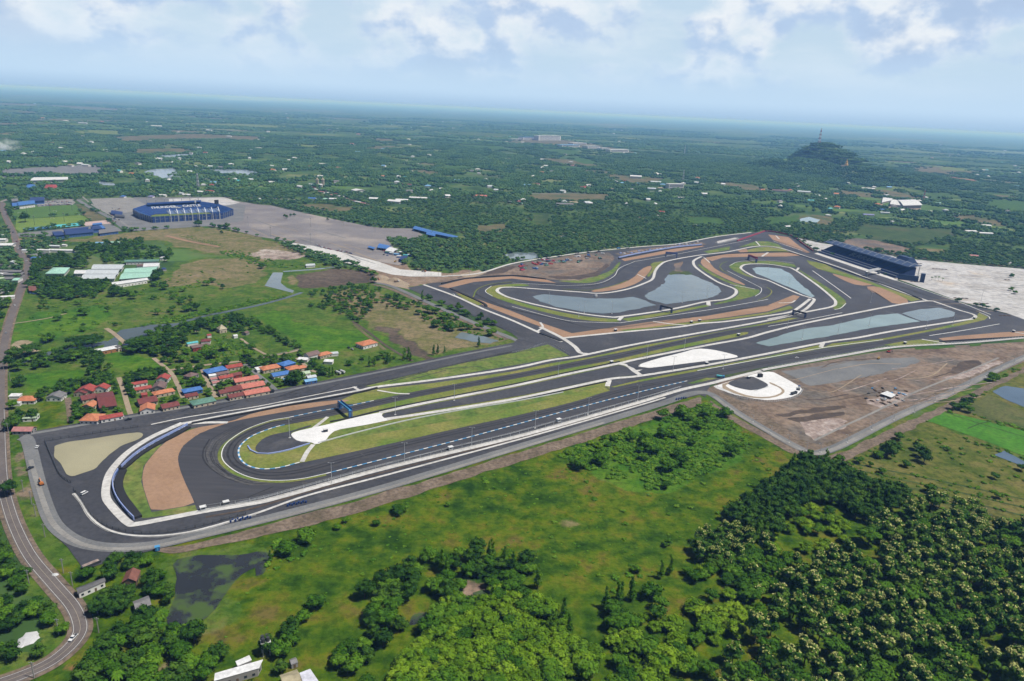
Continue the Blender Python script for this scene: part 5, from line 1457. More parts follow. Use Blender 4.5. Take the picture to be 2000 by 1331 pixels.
quadb('shed',[(752,490),(768,493),(778,487),(762,483)],4.5,1.2,'gable','roof_white','wall_white','white shed continuing the long blue one',cat='shed',open_sides=True)
quadb('shed',[(718,483),(730,487),(734,484),(722,481)],3.5,0.8,'gable','roof_blue','wall_blue','small blue stall out on the car park',cat='shed',open_sides=True)
for k,(px,py,wp,ro,lab)in enumerate([(757,492,9,'roof_green','green stall roof'),(766,494,10,'roof_pale','pale stall roof'),(775,496,10,'roof_pale_blue','light blue stall roof'),(784,492,9,'roof_white','white stall roof'),(792,498,
9,'roof_cyan','turquoise stall roof'),(779,500,8,'roof_white','lower white stall roof'),(800,497,8,'roof_pale','last pale stall roof')]):
 rectb('market_stall',px,py,wp,7,-0.4+0.1*k,3,0.8,'gable',ro,'wall_blue',lab+' in the cluster at the wood edge',cat='stall',group='stalls at the corner of the car park')
quadb('shed',[(781,508),(795,507),(795,500),(781,501)],5,0.5,'flat','roof_navy','wall_blue','blue box hut at the end of the stalls',cat='shed')
quadb('site_hut',[(597,520),(616,519),(615,515.5),(597,516.5)],3.2,0.3,'shed','roof_pale','wall_white','white site hut beside the concrete road',cat='site hut')
quadb('site_shed',[(1741,777),(1750,772),(1733,765),(1719,770)],3.0,0.4,'shed','roof_white','dark_steel','white-roofed open shed on the brown earthworks',cat='site shed',open_sides=True)
FARB=[(785,390,24,30,7,'roof_white','white shed right of the temple fair',.1),(730,387,17,24,7,'roof_white','white shed among trees below the temple',.1),(772,392,28,26,8,'roof_white','broad white warehouse left of the road',-.2),(818,
386,36,14,7,'roof_white','long thin white row right of the warehouse',.05),(940,382,22,22,7,'roof_salmon','salmon-red long roof near the green field',0),(925,384,8,14,6,'roof_orange','orange shop roof left of the salmon roof',0),(1103,
398,34,18,8,'roof_grey','grey school block below the green field',.2),(1120,395,16,16,8,'roof_beige','beige end of the grey school block',.2),(1254,425,10,14,6,'roof_red','lone red roof in the dark woods',.2),(1290,413,17,16,6,'roof_red',
'long red roof right of the lone red roof',-.5),(1285,421,6,10,5,'roof_white','white hut below the long red roof',.2),(1030,361,13,22,8,'roof_pale_blue','pointed light blue temple roof left of the field',0),(1047,359,15,20,8,'roof_rust',
'rust-red hall right of the light blue roof',-.2),(1058,336,12,22,9,'roof_orange','orange-red temple hall above the field',.1),(1242,344,22,22,12,'roof_white','white four-storey block by the tree line',-.1),(1221,353,8,16,8,'roof_red',
'red dome-like roof left of the white block',0),(1281,355,20,18,9,'roof_pale','pale roof left of the white hospital block',-.1),(1295,360,12,16,8,'roof_pale_blue','light blue roof beside the pale roof',-.2),(1273,368,16,14,9,'roof_pale',
'pale apartment row in the roadside town',0),(1290,367,12,14,9,'roof_beige','beige row in the roadside town',0),(1228,369,18,14,7,'roof_pale','pale shed by the long road',-.1),(1245,358,10,12,6,'roof_pale_blue','small pale blue roof in the roadside town',
.3),(1197,369,9,12,6,'roof_beige','cream roof at the end of the green field',0),(1330,386,13,16,7,'roof_white','white house in the woods below the hospital',.2),(1010,391,8,12,6,'roof_white','upper white roof at the field corner',0),
(1016,393,11,14,6,'roof_red','red roof at the field corner',0),(995,394,9,12,6,'roof_white','lower white roof at the field corner',0),(1016,397,10,12,6,'roof_mint','mint roof at the field corner',0),(1224,397,6,10,8,'roof_white','white tower-like house right of the grey school',
0),(1360,440,9,16,6,'roof_white','white farmhouse beside the round green field',.4),(1538,442,14,14,6,'roof_white','white farmhouse near the pale pond',.4),(1618,420,10,12,5,'roof_white','white roof right of the pale pond',-.2),(1525,
372,32,20,9,'roof_brown','long brown-grey school range in the woods',-.25),(1570,374,24,16,9,'roof_pale','pale block right of the brown school range',-.15),(1562,364,10,16,8,'roof_white','white house above the pale block',.1),(1654,
357,12,18,9,'roof_white','white house behind the pale road',.2),(1830,396,13,14,7,'roof_mint','mint green roof right of the white factory',0),(1723,409,9,12,6,'roof_blue','light blue roof below the factory',0),(1696,419,22,14,6,'roof_purple',
'violet-blue roofs cluster left below the factory',.1),(1728,415,18,9,5,'roof_pale','pale row below the factory',0),(1743,432,6,8,5,'roof_white','tiny white hut at the meadow edge',.4),(1776,412,7,10,5,'roof_white','white hut right below the factory',
.2),(1796,414,8,10,5,'roof_pale_blue','pale blue hut right of the white hut',.2),(1816,412,10,12,6,'roof_white','white cottage below the mint roof',.2),(1868,417,11,12,6,'roof_white','white cottage in the right-hand fields',0),(1925,
440,17,22,8,'roof_white','white box house in the right-hand fields',0),(1895,451,24,12,6,'roof_white','leftmost white roof of the farm row',0),(1922,455,34,12,6,'roof_white','middle white roof of the farm row',.1),(1958,454,36,12,6,
'roof_white','right-hand white roof of the farm row',.1),(1902,499,22,14,5,'roof_pink','faded red roof in the trees beyond the white car park',-.1),(1970,512,8,8,5,'roof_white','white hut beyond the white car park',.3),(1809,362,20,
20,8,'roof_salmon','salmon-roofed market row in the far town',0),(1785,362,24,18,7,'roof_orange','orange roof left of the salmon market row',0),(1829,361,14,18,8,'roof_pink','pink gabled house right of the salmon row',.2),(1800,357,
11,16,7,'roof_white','white roof behind the salmon row',0),(1930,361,9,18,9,'roof_white','white house below the red embankment',0),(1948,361,7,16,8,'roof_beige','beige house below the red embankment',0),(1695,368,26,14,8,'roof_white',
'white row along the pale road',0),(560,353,10,18,6,'roof_red','red roof near the right lake',0),(549,352,9,14,6,'roof_cyan','turquoise roof near the right lake',0),(448,349,14,18,6,'roof_red','long red roof below the lakes',0),(398,
360,12,14,6,'roof_white','white house below the lakes',.2),(630,320,14,20,8,'roof_white','white roof on the rise right of the lakes',.2),(606,325,12,18,8,'roof_red','red-brown roof left of the white one on the rise',0),(660,327,11,
18,7,'roof_salmon','salmon roof right of the white one on the rise',0),(610,387,15,14,6,'roof_blue','bright blue roof beyond the car park',0),(650,388,14,14,6,'roof_white','white shed right of the bright blue roof',0),(635,388,9,12,
6,'roof_mint','mint shed right of the bright blue roof',0),(410,373,16,14,6,'roof_red','red-pink roof behind the stadium',0),(392,374,14,12,6,'roof_white','white roof behind the stadium',0),(352,377,12,14,6,'roof_pale','grey-white roof behind the stadium',
0),(365,380,16,10,6,'roof_white','white awning row behind the stadium',0),(295,383,10,16,6,'roof_purple','violet roof behind the car park left of the stadium',0),(240,383,9,14,6,'roof_blue','blue gate roof at the top of the stadium road',
0),(318,381,14,12,6,'roof_white','white shop row behind the stadium',0),(505,388,10,10,5,'roof_pale','pale kiosk on the far edge of the car park',0),(935,338,7,12,6,'roof_white','white speck of a house on the mid plain',0),(895,352,
16,20,6,'roof_pale_blue','pale blue long roof on the mid plain',-.4),(792,345,7,12,6,'roof_cyan','turquoise roof in the mid woods',0),(795,360,18,16,7,'roof_maroon','maroon hall in the mid woods',0),(971,325,9,16,7,'roof_red','red roof on the mid plain',
0),(985,310,12,16,7,'roof_white','long white roof on the mid plain',0),(933,330,10,16,7,'roof_white','white barn on the mid plain',.1),(1115,316,9,16,7,'roof_pale','pale barn on the mid plain',.1),(1120,323,12,18,8,'roof_pink','pink roof cluster on the mid plain',
0),(838,302,8,20,8,'roof_white','far white barn left',0),(800,282,6,20,8,'roof_white','far white barn middle',0),(700,262,9,26,10,'roof_orange','far orange roof by the smoke-blue woods',0),(306,246,20,24,12,'roof_white','far long white building on the left plain',
0),(200,238,12,30,12,'roof_pink','far pinkish roofs on the left plain',0),(128,236,9,30,14,'roof_white','far pale gable on the left plain',0),(162,240,16,24,10,'roof_pale','far pale row on the left plain',0),(447,266,10,22,9,'roof_white',
'far white shed beyond the quarry',0),(505,289,12,16,7,'roof_white','far white greenhouse row right of the lakes',0),(138,322,9,16,8,'roof_beige','beige house above the grey quarry yard',0),(168,322,14,14,7,'roof_pale','pale shed above the grey quarry yard',
0)]
mat_roof('roof_purple',(0.28,0.28,0.52))
for(px,py,wp,d,h,ro,lab,rt)in FARB:
 rectb('house',px,py,wp,d,rt+rng.uniform(-.1,.1),h*0.65,h*0.35,'hip' if wp<13 else 'gable',ro,'wall_white',lab,cat='building')
rh=random.Random(21)
n_far=0
while n_far<200:
 px=rh.uniform(0,2000)
 hz_=HZ_Y0+HZ_SLOPE*px
 py=hz_+30+150*rh.random()**1.2
 g=G(px,py)
 if not free(np.array([g.x]),np.array([g.y]))[0]or terrain_height(np.array([g.x]),np.array([g.y]))[0]>0 or g.length<1700:
  continue
 if 1250<px<1780 and py<hz_+100:
  continue
 ro=rh.choice(['roof_white']*5+['roof_pale']*3+['roof_red','roof_orange','roof_pale_blue','roof_cyan','roof_grey','roof_grey'])
 nm={'roof_white':'white','roof_pale':'pale grey','roof_red':'red','roof_orange':'orange','roof_pale_blue':'light blue','roof_cyan':'turquoise','roof_grey':'dull grey'}[ro]
 building('house',rect(px,py,0,rh.uniform(9,17)*(1+g.length/9000),rh.uniform(8,14)*(1+g.length/9000),rh.uniform(-.6,.6)),5.5,3.5,rh.choice(['gable','hip']),ro,'wall_white','small %s roofed house showing as a speck among far trees'%nm,
cat='house',group='far %s roofs on the plain'%nm)
 n_far+=1
for k in range(9):
 px,py=612+k*8,366+k*2.2+(k%3)*2
 rectb('market_stall',px,py,17,9,-0.55,3.5,1.2,'gable',['roof_maroon','roof_white','roof_pink'][k%3],'wall_white','row of %s awnings at the temple fair, %s'%(['maroon','white','pink'][k%3],['uppermost','second','third','fourth','fifth',
'sixth','seventh','eighth','lowest'][k]+' in line'),cat='stall',group='awning rows of the temple fair')
for k in range(5):
 rectb('market_stall',680+k*10,389+k*2.6,16,9,-0.55,3.5,1.2,'gable',['roof_pink','roof_brown','roof_white'][k%3],'wall_white','%s awning row leading from temple fair to the car park, %s'%(['pink','brown','white'][k%3],['nearest the fair',
'second','third','fourth','last'][k]),cat='stall',group='awning rows by the road')
for px,lab in((620,'left one of two slim pale towers at the temple'),(631,'right one of two slim pale towers at the temple')):
 g=G(px,366)
 t=empty('temple_tower',g)
 tag(t,lab,'tower','twin towers of the temple')
 MB().box((0,0,11),(7,7,22)).build('shaft','wall_cream',t)
 MB().box((0,0,23),(9,9,2)).box((0,0,27),(6,6,6),taper=0.2).build('spire','wall_cream',t)
rectb('hall',626,360,9,20,0,8,3,'gable','roof_white','wall_white','white hall roof between the twin temple towers',cat='hall')
rectb('hall',700,371,20,34,-0.9,8,3,'gable','roof_white','wall_white','large tilted white canopy right of the temple fair',cat='hall')
def block(px0,px1,py,h,depth,wall,label,roof='roof_white',rows=3,cat='hospital'):
 a,b_=G(px0,py),G(px1,py)
 c=(a+b_)/2
 L=(b_-a).length
 rz=math.atan2(b_.y-a.y,b_.x-a.x)
 r=empty('hospital_block',c,rz)
 tag(r,label,cat)
 MB().box((0,depth/2,h/2),(L,depth,h)).build('walls',wall,r)
 MB().box((0,depth/2,h+0.6),(L+1.5,depth+1.5,1.2)).build('roof',roof,r)
 for k in range(rows):
  MB().box((0,-0.2,h*(k+0.55)/rows),(L*0.92,0.5,h/rows*0.42)).build('window_band','glass',r)
 BUILT.append((c.x,c.y,L*0.7))
block(1052,1095,275,40,60,'wall_white','large pale hospital block far across the plain',rows=4)
block(1022,1050,274,24,60,'wall_white','blue-roofed hospital wing left of the large pale block','roof_blue',3)
block(1098,1132,288,16,60,'wall_white','low pale hospital range nearest the road','roof_pale_blue',2)
block(1148,1172,291,18,60,'wall_white','pale clinic block right of the low range','roof_pale',2)
block(1192,1228,298,18,50,'wall_white','rightmost pale clinic block by the forest','roof_white',2)
block(1306,1335,370,18,22,'wall_white','white three-storey hospital with striped window rows','roof_white',3)
block(1176,1190,294,14,50,'wall_white','small pale clinic wing between two clinic blocks','roof_white',2)
block(1120,1146,283,12,60,'wall_white','pale laboratory range behind the low range','roof_white',2)
block(1000,1020,274,8,40,'wall_cream','long low cream range left of the hospital','roof_white',1)
quadb('factory',[(1764,402),(1802,401),(1788,390),(1753,391)],12,3,'gable','roof_white','wall_grey','big white-roofed factory with grey end wall',cat='factory')
quadb('factory',[(1738,399),(1763,402),(1752,391),(1742,390)],8,3,'gable','roof_white','wall_white','lower white hall left of the big factory',cat='factory')
quadb('factory',[(1722,396),(1740,392),(1744,388),(1725,386)],6,1,'gable','roof_white','wall_grey','small white shed at the left end of the factory',cat='factory')
area('bare_ground',[(1710,396),(1740,404),(1800,408),(1796,411),(1740,408),(1705,399)],'pale_track',4,soft=0)
area('embankment',[(1828,341),(1845,343),(1870,348),(1905,352),(1912,357),(1890,357),(1862,349),(1842,346)],'red_earth',4,soft=0)
# STADIUM
def text_mesh(s,size):
 cu=bpy.data.curves.new('lettering','FONT')
 cu.body=s
 cu.size=size
 cu.align_x='CENTER'
 cu.align_y='CENTER'
 cu.extrude=0.08
 cu.offset=size*0.022
 cu.resolution_u=2
 o=bpy.data.objects.new('lettering',cu)
 ROOT.objects.link(o)
 bpy.context.view_layer.update()
 dg=bpy.context.evaluated_depsgraph_get()
 me=bpy.data.meshes.new_from_object(o.evaluated_get(dg))
 bpy.data.objects.remove(o)
 return me
def text_part(s,size,mat,parent,M):
 me=text_mesh(s,size)
 me.materials.clear()
 me.materials.append(MATS[mat])
 o=bpy.data.objects.new('lettering',me)
 ROOT.objects.link(o)
 o.parent=parent
 o.matrix_local=M
 return o
fl,fr=G(299,436),G(435,428)
ux=(fr-fl).normalized()
ST_RZ=math.atan2(ux.y,ux.x)
st=empty('stadium',fl,ST_RZ)
tag(st,'dark blue football stadium with white masts and lettered stands','stadium')
L_=143.0
OUT=[(0,0),(L_,0),(184,44),(176,118),(150,158),(28,148),(-8,122),(-10,62)]
TOPZ=[13,13,14,17,19,19,14,13]
INN=[(22,34),(L_-4,34),(150,56),(146,96),(132,116),(34,112),(20,96),(18,56)]
def ring(mb,o,zo,i,zi,mi=0):
 n=len(o)
 vs=[(p[0],p[1],z)for p,z in zip(o,zo)]+[(p[0],p[1],z)for p,z in zip(i,zi)]
 mb.add(vs,[(k,(k+1)%n,n+(k+1)%n,n+k)for k in range(n)],mi)
mb=MB()
ring(mb,OUT,[0]*8,OUT,TOPZ)
mb.build('facade','navy_steel',st)
mb=MB()
ring(mb,OUT,TOPZ,INN,[1.2]*8)
mb.build('seating','navy_seats',st)
mb=MB()
cen=np.mean(np.array(OUT),0)
mid=[tuple(np.array(o)*0.52+np.array(i)*0.48)for o,i in zip(OUT,INN)]
for t in(0.25,0.5,0.75):
 p1=[tuple(np.array(o)*(1-t)+np.array(i)*t)for o,i in zip(OUT,INN)]
 for k in range(8):
  a,b_=np.array(p1[k]),np.array(p1[(k+1)%8])
  za,zb=TOPZ[k]*(1-t)+1.2*t+.15,TOPZ[(k+1)%8]*(1-t)+1.2*t+.15
  mb.bar((a[0],a[1],za),(b_[0],b_[1],zb),1.0,0.5)
mb.build('aisle','blue_paint',st)
mb=MB()
mb.add([(p[0],p[1],0.5)for p in INN],[tuple(range(8))])
mb.build('pitch','bright_grass',st)
for k in range(8):
 a,b_=np.array(OUT[k]),np.array(OUT[(k+1)%8])
 if k in(3,4,5):
  continue
 n=max(3,int(np.linalg.norm(b_-a)/9))
 d=(b_-a)/np.linalg.norm(b_-a)
 nr=np.array((d[1],-d[0]))
 for j in range(n):
  t=(j+.5)/n
  p=a+(b_-a)*t+nr*0.8
  z=TOPZ[k]*(1-t)+TOPZ[(k+1)%8]*t
  MB().bar((p[0],p[1],0),(p[0],p[1],z),0.7).bar((p[0],p[1],z*.55),(p[0]-nr[0]*.6+d[0]*6,p[1]-nr[1]*.6+d[1]*6,z*.55),0.4).build('rib','grey_steel',st)
mb=MB()
mb.add([(34,3,16),(L_-2,3,16),(L_-2,27,20),(34,27,20),(34,3,15.6),(L_-2,3,15.6),(L_-2,27,19.6),(34,27,19.6)],[(0,1,2,3),(7,6,5,4),(0,4,5,1),(1,5,6,2),(2,6,7,3),(3,7,4,0)])
mb.build('canopy','canopy_sheet',st)
for k in range(8):
 x=36+k*(L_-42)/7
 MB().bar((x,-.8,0),(x,-.8,17),0.9).bar((x,-.8,17),(x,6,26),0.8).bar((x,6,26),(x,26,20.4),0.6).bar((x,-.8,16.5),(x,27,20.6),0.5).build('mast','pale_steel',st)
mb=MB()
mb.add([(26,136,20),(146,146,20),(150,158,22),(28,148,22),(26,136,19.6),(146,146,19.6),(150,158,21.6),(28,148,21.6)],[(0,1,2,3),(7,6,5,4),(0,4,5,1),(1,5,6,2),(2,6,7,3),(3,7,4,0)])
mb.build('canopy','navy_steel',st)
for k in range(7):
 x=30+k*19
 MB().bar((x,149+k*1.5,0),(x,149+k*1.5,22),0.9).bar((x,149+k*1.5,22),(x-3,142+k*1.5,30),0.8).build('mast','pale_steel',st)
MB().box((166,100,24),(9,3,9)).bar((166,101,12),(166,101,20),0.8).build('scoreboard','black_rubber',st)
MB().bar((128,130,14),(128,130,27),0.6).box((128,129.6,24),(3.5,0.4,7)).build('mast','pale_steel',st)
a3,b3=Vector((34,112,1.2)),Vector((132,116,1.2))
c3,d3=Vector((150,158,19)),Vector((28,148,19))
ex=(b3-a3).normalized()
mid_lo,mid_hi=(a3+b3)/2,(c3+d3)/2
ey=(mid_hi-mid_lo)
slope_len=ey.length
ey=(ey-ex*ey.dot(ex)).normalized()
ez=ex.cross(ey).normalized()
def stand_frame(s,t,lift=0.6):
 p=mid_lo+ex*s+(mid_hi-mid_lo)*t+ez*lift
 m_=Matrix((ex,ey,ez)).transposed().to_4x4()
 m_.translation=p
 return m_
text_part('THUNDER',12,'pale_steel',st,stand_frame(-27,0.6))
text_part('CASTLE',12,'pale_steel',st,stand_frame(35,0.6))
mb=MB()
mb.add([(-9,-2,0),(2,7,0),(-1,1.5,0),(10,1,0),(-2,-1,0),(0,-3,0)],[(0,4,2),(0,2,1),(4,5,3),(4,3,2)])
em=mb.build('emblem','grey_steel',st)
em.matrix_local=stand_frame(4,0.5,0.8)
BUILT.append(((fl.x+fr.x)/2+40*-ux.y,(fl.y+fr.y)/2+40*ux.x,95))
# GRANDSTAND on the main straight
ga,gb=G(1597,494),G(1752,545)
gu=(gb-ga).normalized()
gs=empty('grandstand',ga,math.atan2(gu.y,gu.x))
tag(gs,'long dark navy covered grandstand with lettered seats along the main straight','grandstand')
GL=(gb-ga).length
secs=[(0,0),(0,4),(6,4),(6,7),(10,7),(36,18),(36,20),(39,20),(39,0)]
mb=MB()
mb.loft([[(2,y,z)for y,z in secs],[(GL-4,y,z)for y,z in secs]])
mb.build('seating','navy_seats',gs)
mb=MB()
for z,y in((4.05,-0.2),(7.05,5.8)):
 mb.box((GL/2,y,z+0.5),(GL-6,0.3,1.0))
mb.build('railing','pale_steel',gs)
for k in range(15):
 x=6+k*(GL-14)/14
 MB().bar((x,10,7.2),(x,36,18.3),1.6,0.4).build('stairway','dark_steel',gs)
mb=MB()
mb.add([(-8,15,22.6),(GL+2,15,22.6),(GL+2,44,25),(-8,44,25),(-8,15,21.2),(GL+2,15,21.2),(GL+2,44,24),(-8,44,24)],[(0,1,2,3),(7,6,5,4),(0,4,5,1),(1,5,6,2),(2,6,7,3),(3,7,4,0)])
mb.build('roof','dark_roof',gs)
for k in range(14):
 x=-4+k*(GL+6)/13
 MB().bar((x,40.5,0),(x,40.5,24),1.0).bar((x,40.5,24),(x,28,28.5),0.9).bar((x,28,28.5),(x,18,23.2),0.6).build('mast','pale_steel',gs)
ex,ey=Vector((-1,0,0)),Vector((0,26,11)).normalized()
ex=Vector((1,0,0))
ez=ex.cross(ey).normalized()
m_=Matrix((ex,ey,ez)).transposed().to_4x4()
m_.translation=Vector((GL*0.46,22,12.1))+ez*0.5
text_part('BURIRAM',17,'grey_steel',gs,m_)
BUILT.append(((ga.x+gb.x)/2,(ga.y+gb.y)/2,20))
gt=empty('gate_house',ga,gs.rotation_euler.z)
tag(gt,'dark gabled hall on white trusses behind the right end of the grandstand','hall')
x0_,y0_=GL*0.76,60
MB().box((x0_,y0_,7),(26,24,14)).build('walls','grey_steel',gt)
for dx in(-13,13):
 for dy in(-12,12):
  MB().bar((x0_+dx,y0_+dy,0),(x0_+dx*.9,y0_+dy*.9,15),1.0).bar((x0_+dx,y0_+dy,2),(x0_-dx*.2,y0_+dy,14),.6).build('truss','pale_steel',gt)
MB().loft([[(x0_-18,y0_-16,15),(x0_+18,y0_-16,15),(x0_+18,y0_+16,15),(x0_-18,y0_+16,15)],[(x0_-14,y0_-5,29),(x0_+14,y0_-5,29),(x0_+14,y0_+5,29),(x0_-14,y0_+5,29)]]).build('roof','dark_roof',gt)
g0,g1=G(1753,546),G(1800,552)
wl=empty('end_wall',g0,math.atan2(g1.y-g0.y,g1.x-g0.x))
tag(wl,'black screen wall with a taller end tower past the grandstand','wall')
WL=(g1-g0).length
MB().box((WL/2-3,0,5),(WL-6,3,10)).build('screen','dark_roof',wl)
MB().box((WL,0,8),(7,7,16)).build('tower','dark_roof',wl)
# gantries and footbridges over the track
def gantry(pa,pb,h,deck,side,legs,label,depth=2.2,width=2.4,cat='gantry',text=None):
 a,b_=G(*pa),G(*pb)
 L=(b_-a).length
 r=empty('gantry',a,math.atan2(b_.y-a.y,b_.x-a.x))
 tag(r,label,cat)
 MB().box((L/2,0,h),(L,width,0.5)).box((L/2,-width/2,h+depth/2),(L,0.25,depth)).build('deck',deck,r)
 MB().box((L/2,width/2,h+depth/2),(L,0.25,depth)).build('sign_board',side,r)
 for x in(0.8,L-0.8):
  m_=MB()
  for dy in(-width/2,width/2):
   for dx in(-1.0,1.0):
    m_.bar((x+dx,dy,0),(x+dx,dy,h),0.35)
  for k in range(3):
   z=h*k/3
   m_.bar((x-1,-width/2,z),(x+1,-width/2,z+h/3),.22).bar((x+1,width/2,z),(x-1,width/2,z+h/3),.22)
  m_.box((x,0,h/2),(0.9,width*.8,h*.96)).build('leg',legs,r)
 return r
gantry((663,800),(685,818),7.5,'sky_blue_paint','blue_paint','blue_paint','blue and white sign gantry across the straight before the hairpin',1.8,2.8)
gantry((1289,607),(1312,613),6.5,'black_rubber','black_rubber','navy_steel','black sign gantry crossing the track between the two left ponds',1.5,2.0)
gantry((1547,616),(1573,622),6.5,'black_rubber','black_rubber','navy_steel','black sign gantry crossing the track right of the middle',1.5,2.0)
gantry((1299,503),(1322,505),8,'purple_blue','purple_blue','purple_blue','lavender blue gantry over the far curve',3.0,3)
gantry((1461,508),(1477,514),8,'pink_red','pink_red','navy_steel','crimson gantry over the far infield bend',3.0,3)
gantry((1691,541),(1716,536),9,'white_paint','white_paint','grey_steel','white start gantry in front of the grandstand',3.0,4)
# walls, barriers and fences that follow the track
def wall_along(name,pts,h,w,mat,label,cat,sub=6,off=0.0,z0=0.45,parts=None,px=True):
 p=line_pts(pts,px,sub)
 if off:
  p=offset_line(p,off)
 p=resample(p,8.0)
 a,b_=offset_line(p,w/2),offset_line(p,-w/2)
 rings=[[(x1,y1,0.3),(x2,y2,0.3),(x2,y2,z0+h),(x1,y1,z0+h)]for(x1,y1),(x2,y2)in zip(a,b_)]
 o=MB().loft(rings).build(name,mat)
 tag(o,label,cat)
 return o
def fence_along(pts,h,label,panel='grey_steel',post='pale_steel',spacing=8.0,sub=6,off=0.0,lean=0.0,thin=0.12,base=None):
 p=line_pts(pts,True,sub)
 if off:
  p=offset_line(p,off)
 seg=np.linalg.norm(np.diff(p,axis=0),axis=1).sum()
 spacing=max(spacing,seg/95)
 p=resample(p,spacing)
 r=empty('fence',(p[0][0],p[0][1],0.45))
 tag(r,label,'fence')
 q=p-p[0]
 m_=MB()
 for k in range(len(q)-1):
  for z in([0.4,h*.5,h]if h<4 else[0.5,h*.35,h*.68,h]):
   m_.bar((q[k][0],q[k][1],z),(q[k+1][0],q[k+1][1],z),thin)
 m_.build('rails',panel,r)
 if base:
  m_=MB()
  for k in range(len(q)-1):
   m_.bar((q[k][0],q[k][1],.45),(q[k+1][0],q[k+1][1],.45),.5,.9)
  m_.build('base_wall',base,r)
 me=None
 for k in range(len(q)):
  if me is None:
   o=MB().bar((0,0,0),(0,0,h),.22).build('post',post,r)
   me=o.data
  else :
   o=bpy.data.objects.new('post',me)
   ROOT.objects.link(o)
   o.parent=r
  o.location=(q[k][0],q[k][1],0)
 return r
TY=[(368,837),(340,853),(300,873),(270,892),(242,916),(236,920)]
TY2=[(241,922),(234,937),(233,955),(241,975),(258,998),(270,1014)]
wall_along('tyre_barrier',TY,1.6,5.0,'black_rubber','upper stretch of black tyre barrier round the hairpin gravel','tyre barrier')
wall_along('tyre_barrier',TY2,1.6,5.0,'black_rubber','lower stretch of black tyre barrier round the hairpin gravel','tyre barrier')
for k in(-1.2,1.2):
 p=line_pts(TY2,True,6)
wall_along('advertising_fence',[(363,834),(335,849),(297,869),(265,889),(238,912),(232,918)],3.4,0.6,'banner','lavender and white banner fence behind the upper tyre barrier','banner fence',off=2.0)
wall_along('advertising_fence',[(231,922),(222,938),(221,957),(231,981),(250,1005),(262,1017)],2.6,0.6,'banner','lavender and white banner fence behind the lower tyre barrier','banner fence')
rb=random.Random(3)
for(pts,lab)in(([(363,834),(335,849),(297,869),(265,889),(238,912),(232,918)],'upper'),([(231,922),(222,938),(221,957),(231,981),(250,1005),(262,1017)],'lower')):
 par=[o for o in bpy.data.objects if o.name.startswith('advertising_fence')and lab in o['label']][0]
 p=resample(offset_line(line_pts(pts,True,6),2.0 if lab=='upper' else 0.0),8.0)
 m_=MB()
 for k in range(len(p)-1):
  d=(p[k+1]-p[k])/np.linalg.norm(p[k+1]-p[k])
  nr=np.array((d[1],-d[0]))
  for j in range(3):
   c=p[k]+d*(1.2+2.6*j)
   for sgn in(-1,1):
    cc=c+nr*sgn*0.42
    if rb.random()<0.75:
     m_.box((cc[0],cc[1],1.6),(rb.uniform(1.0,2.3),0.1,rb.uniform(.7,1.5)),math.atan2(d[1],d[0]),mi=rb.choice([0,0,1]))
 m_.build('banner_print',['white_paint','blue_paint'],par)
wall_along('tyre_barrier',[(375,829.5),(430,819),(500,806),(562,794),(600,787.5),(700,769),(737,760)],1.4,2.0,'black_rubber','black barrier under the white strip along the top straight','tyre barrier')
wall_along('concrete_wall',[(144,968),(159,986),(173,1010),(191,1028),(220,1043),(264,1051),(323,1050),(390,1039),(500,1007)],0.9,0.6,'concrete','low pale concrete kerb wall curving round the outer corner','wall')
wall_along('barrier',[(484,873),(492,884),(505,888),(520,889),(560,882),(605,868)],0.9,1.0,'banner','blue and white guard rail round the hairpin island','guard rail')
wall_along('barrier',[(622,867),(700,846),(800,822),(900,803),(1000,787),(1100,768)],0.9,0.8,'pale_steel','pale guard rail through the bright infield grass','guard rail')
wall_along('tyre_barrier',[(645,826),(690,817),(742,804),(825,787),(1000,753),(1100,731),(1210,708)],0.9,1.6,'black_rubber','dark rail between infield grass and the service strip','guard rail')
wall_along('tyre_barrier',[(1000,786),(1100,765),(1185,747)],0.9,1.2,'black_rubber','dark rail below the lower service strip','guard rail')
wall_along('tyre_barrier',[(880,565),(940,592),(950,600)],1.2,3.5,'black_rubber','black tyre wall left of the first infield bend','tyre barrier')
wall_along('tyre_barrier',[(1055,652),(1080,662),(1096,668)],1.2,4.0,'black_rubber','black tyre wall at the west corner','tyre barrier')
wall_along('tyre_barrier',[(862,556),(910,546),(1000,540),(1067,547)],1.6,2.0,'black_rubber','black barrier above the west gravel trap','tyre barrier')
wall_along('tyre_barrier',[(1208,507),(1250,498),(1320,486),(1370,481)],1.6,2.0,'black_rubber','black barrier in front of the tyre stacks on the far side','tyre barrier')
wall_along('barrier',[(1208,505),(1250,496),(1320,484),(1370,479)],2.0,3.0,'banner','banner-covered bank behind the far black barrier','banner fence')
wall_along('tyre_barrier',[(1375,504),(1420,497),(1500,493),(1540,494),(1580,505),(1640,527),(1740,562),(1800,586)],1.3,1.6,'black_rubber','dark barrier along the inside of the main straight','tyre barrier')
wall_along('red_fence',[(1440,472),(1465,463),(1480,458),(1500,453),(1545,462),(1565,476),(1588,492)],3.0,1.2,'pink_red','crimson fence round the far corner of the track','fence',sub=4)
wall_along('tyre_barrier',[(1835,669),(1900,665),(2000,659.5),(2080,655)],1.4,2.0,'black_rubber','black barrier under the gravel at the right end','tyre barrier')
wall_along('tyre_barrier',[(1500,757),(1472,766)],0.6,0.6,'grey_steel','short rail at the underpass loop','guard rail',sub=1)
fence_along([(402,1001),(500,985),(557,971),(750,918),(1000,858),(1125,824),(1250,788),(1330,764)],3.6,'long catch fence along the pale strip of the near straight',spacing=9,base='concrete',off=2.2)
fence_along([(386,1003),(500,978),(560,962),(750,910),(900,872),(1000,848),(1250,780),(1330,757)],1.2,'low grey rail between run-off and the near pale strip',panel='pale_steel',spacing=9)
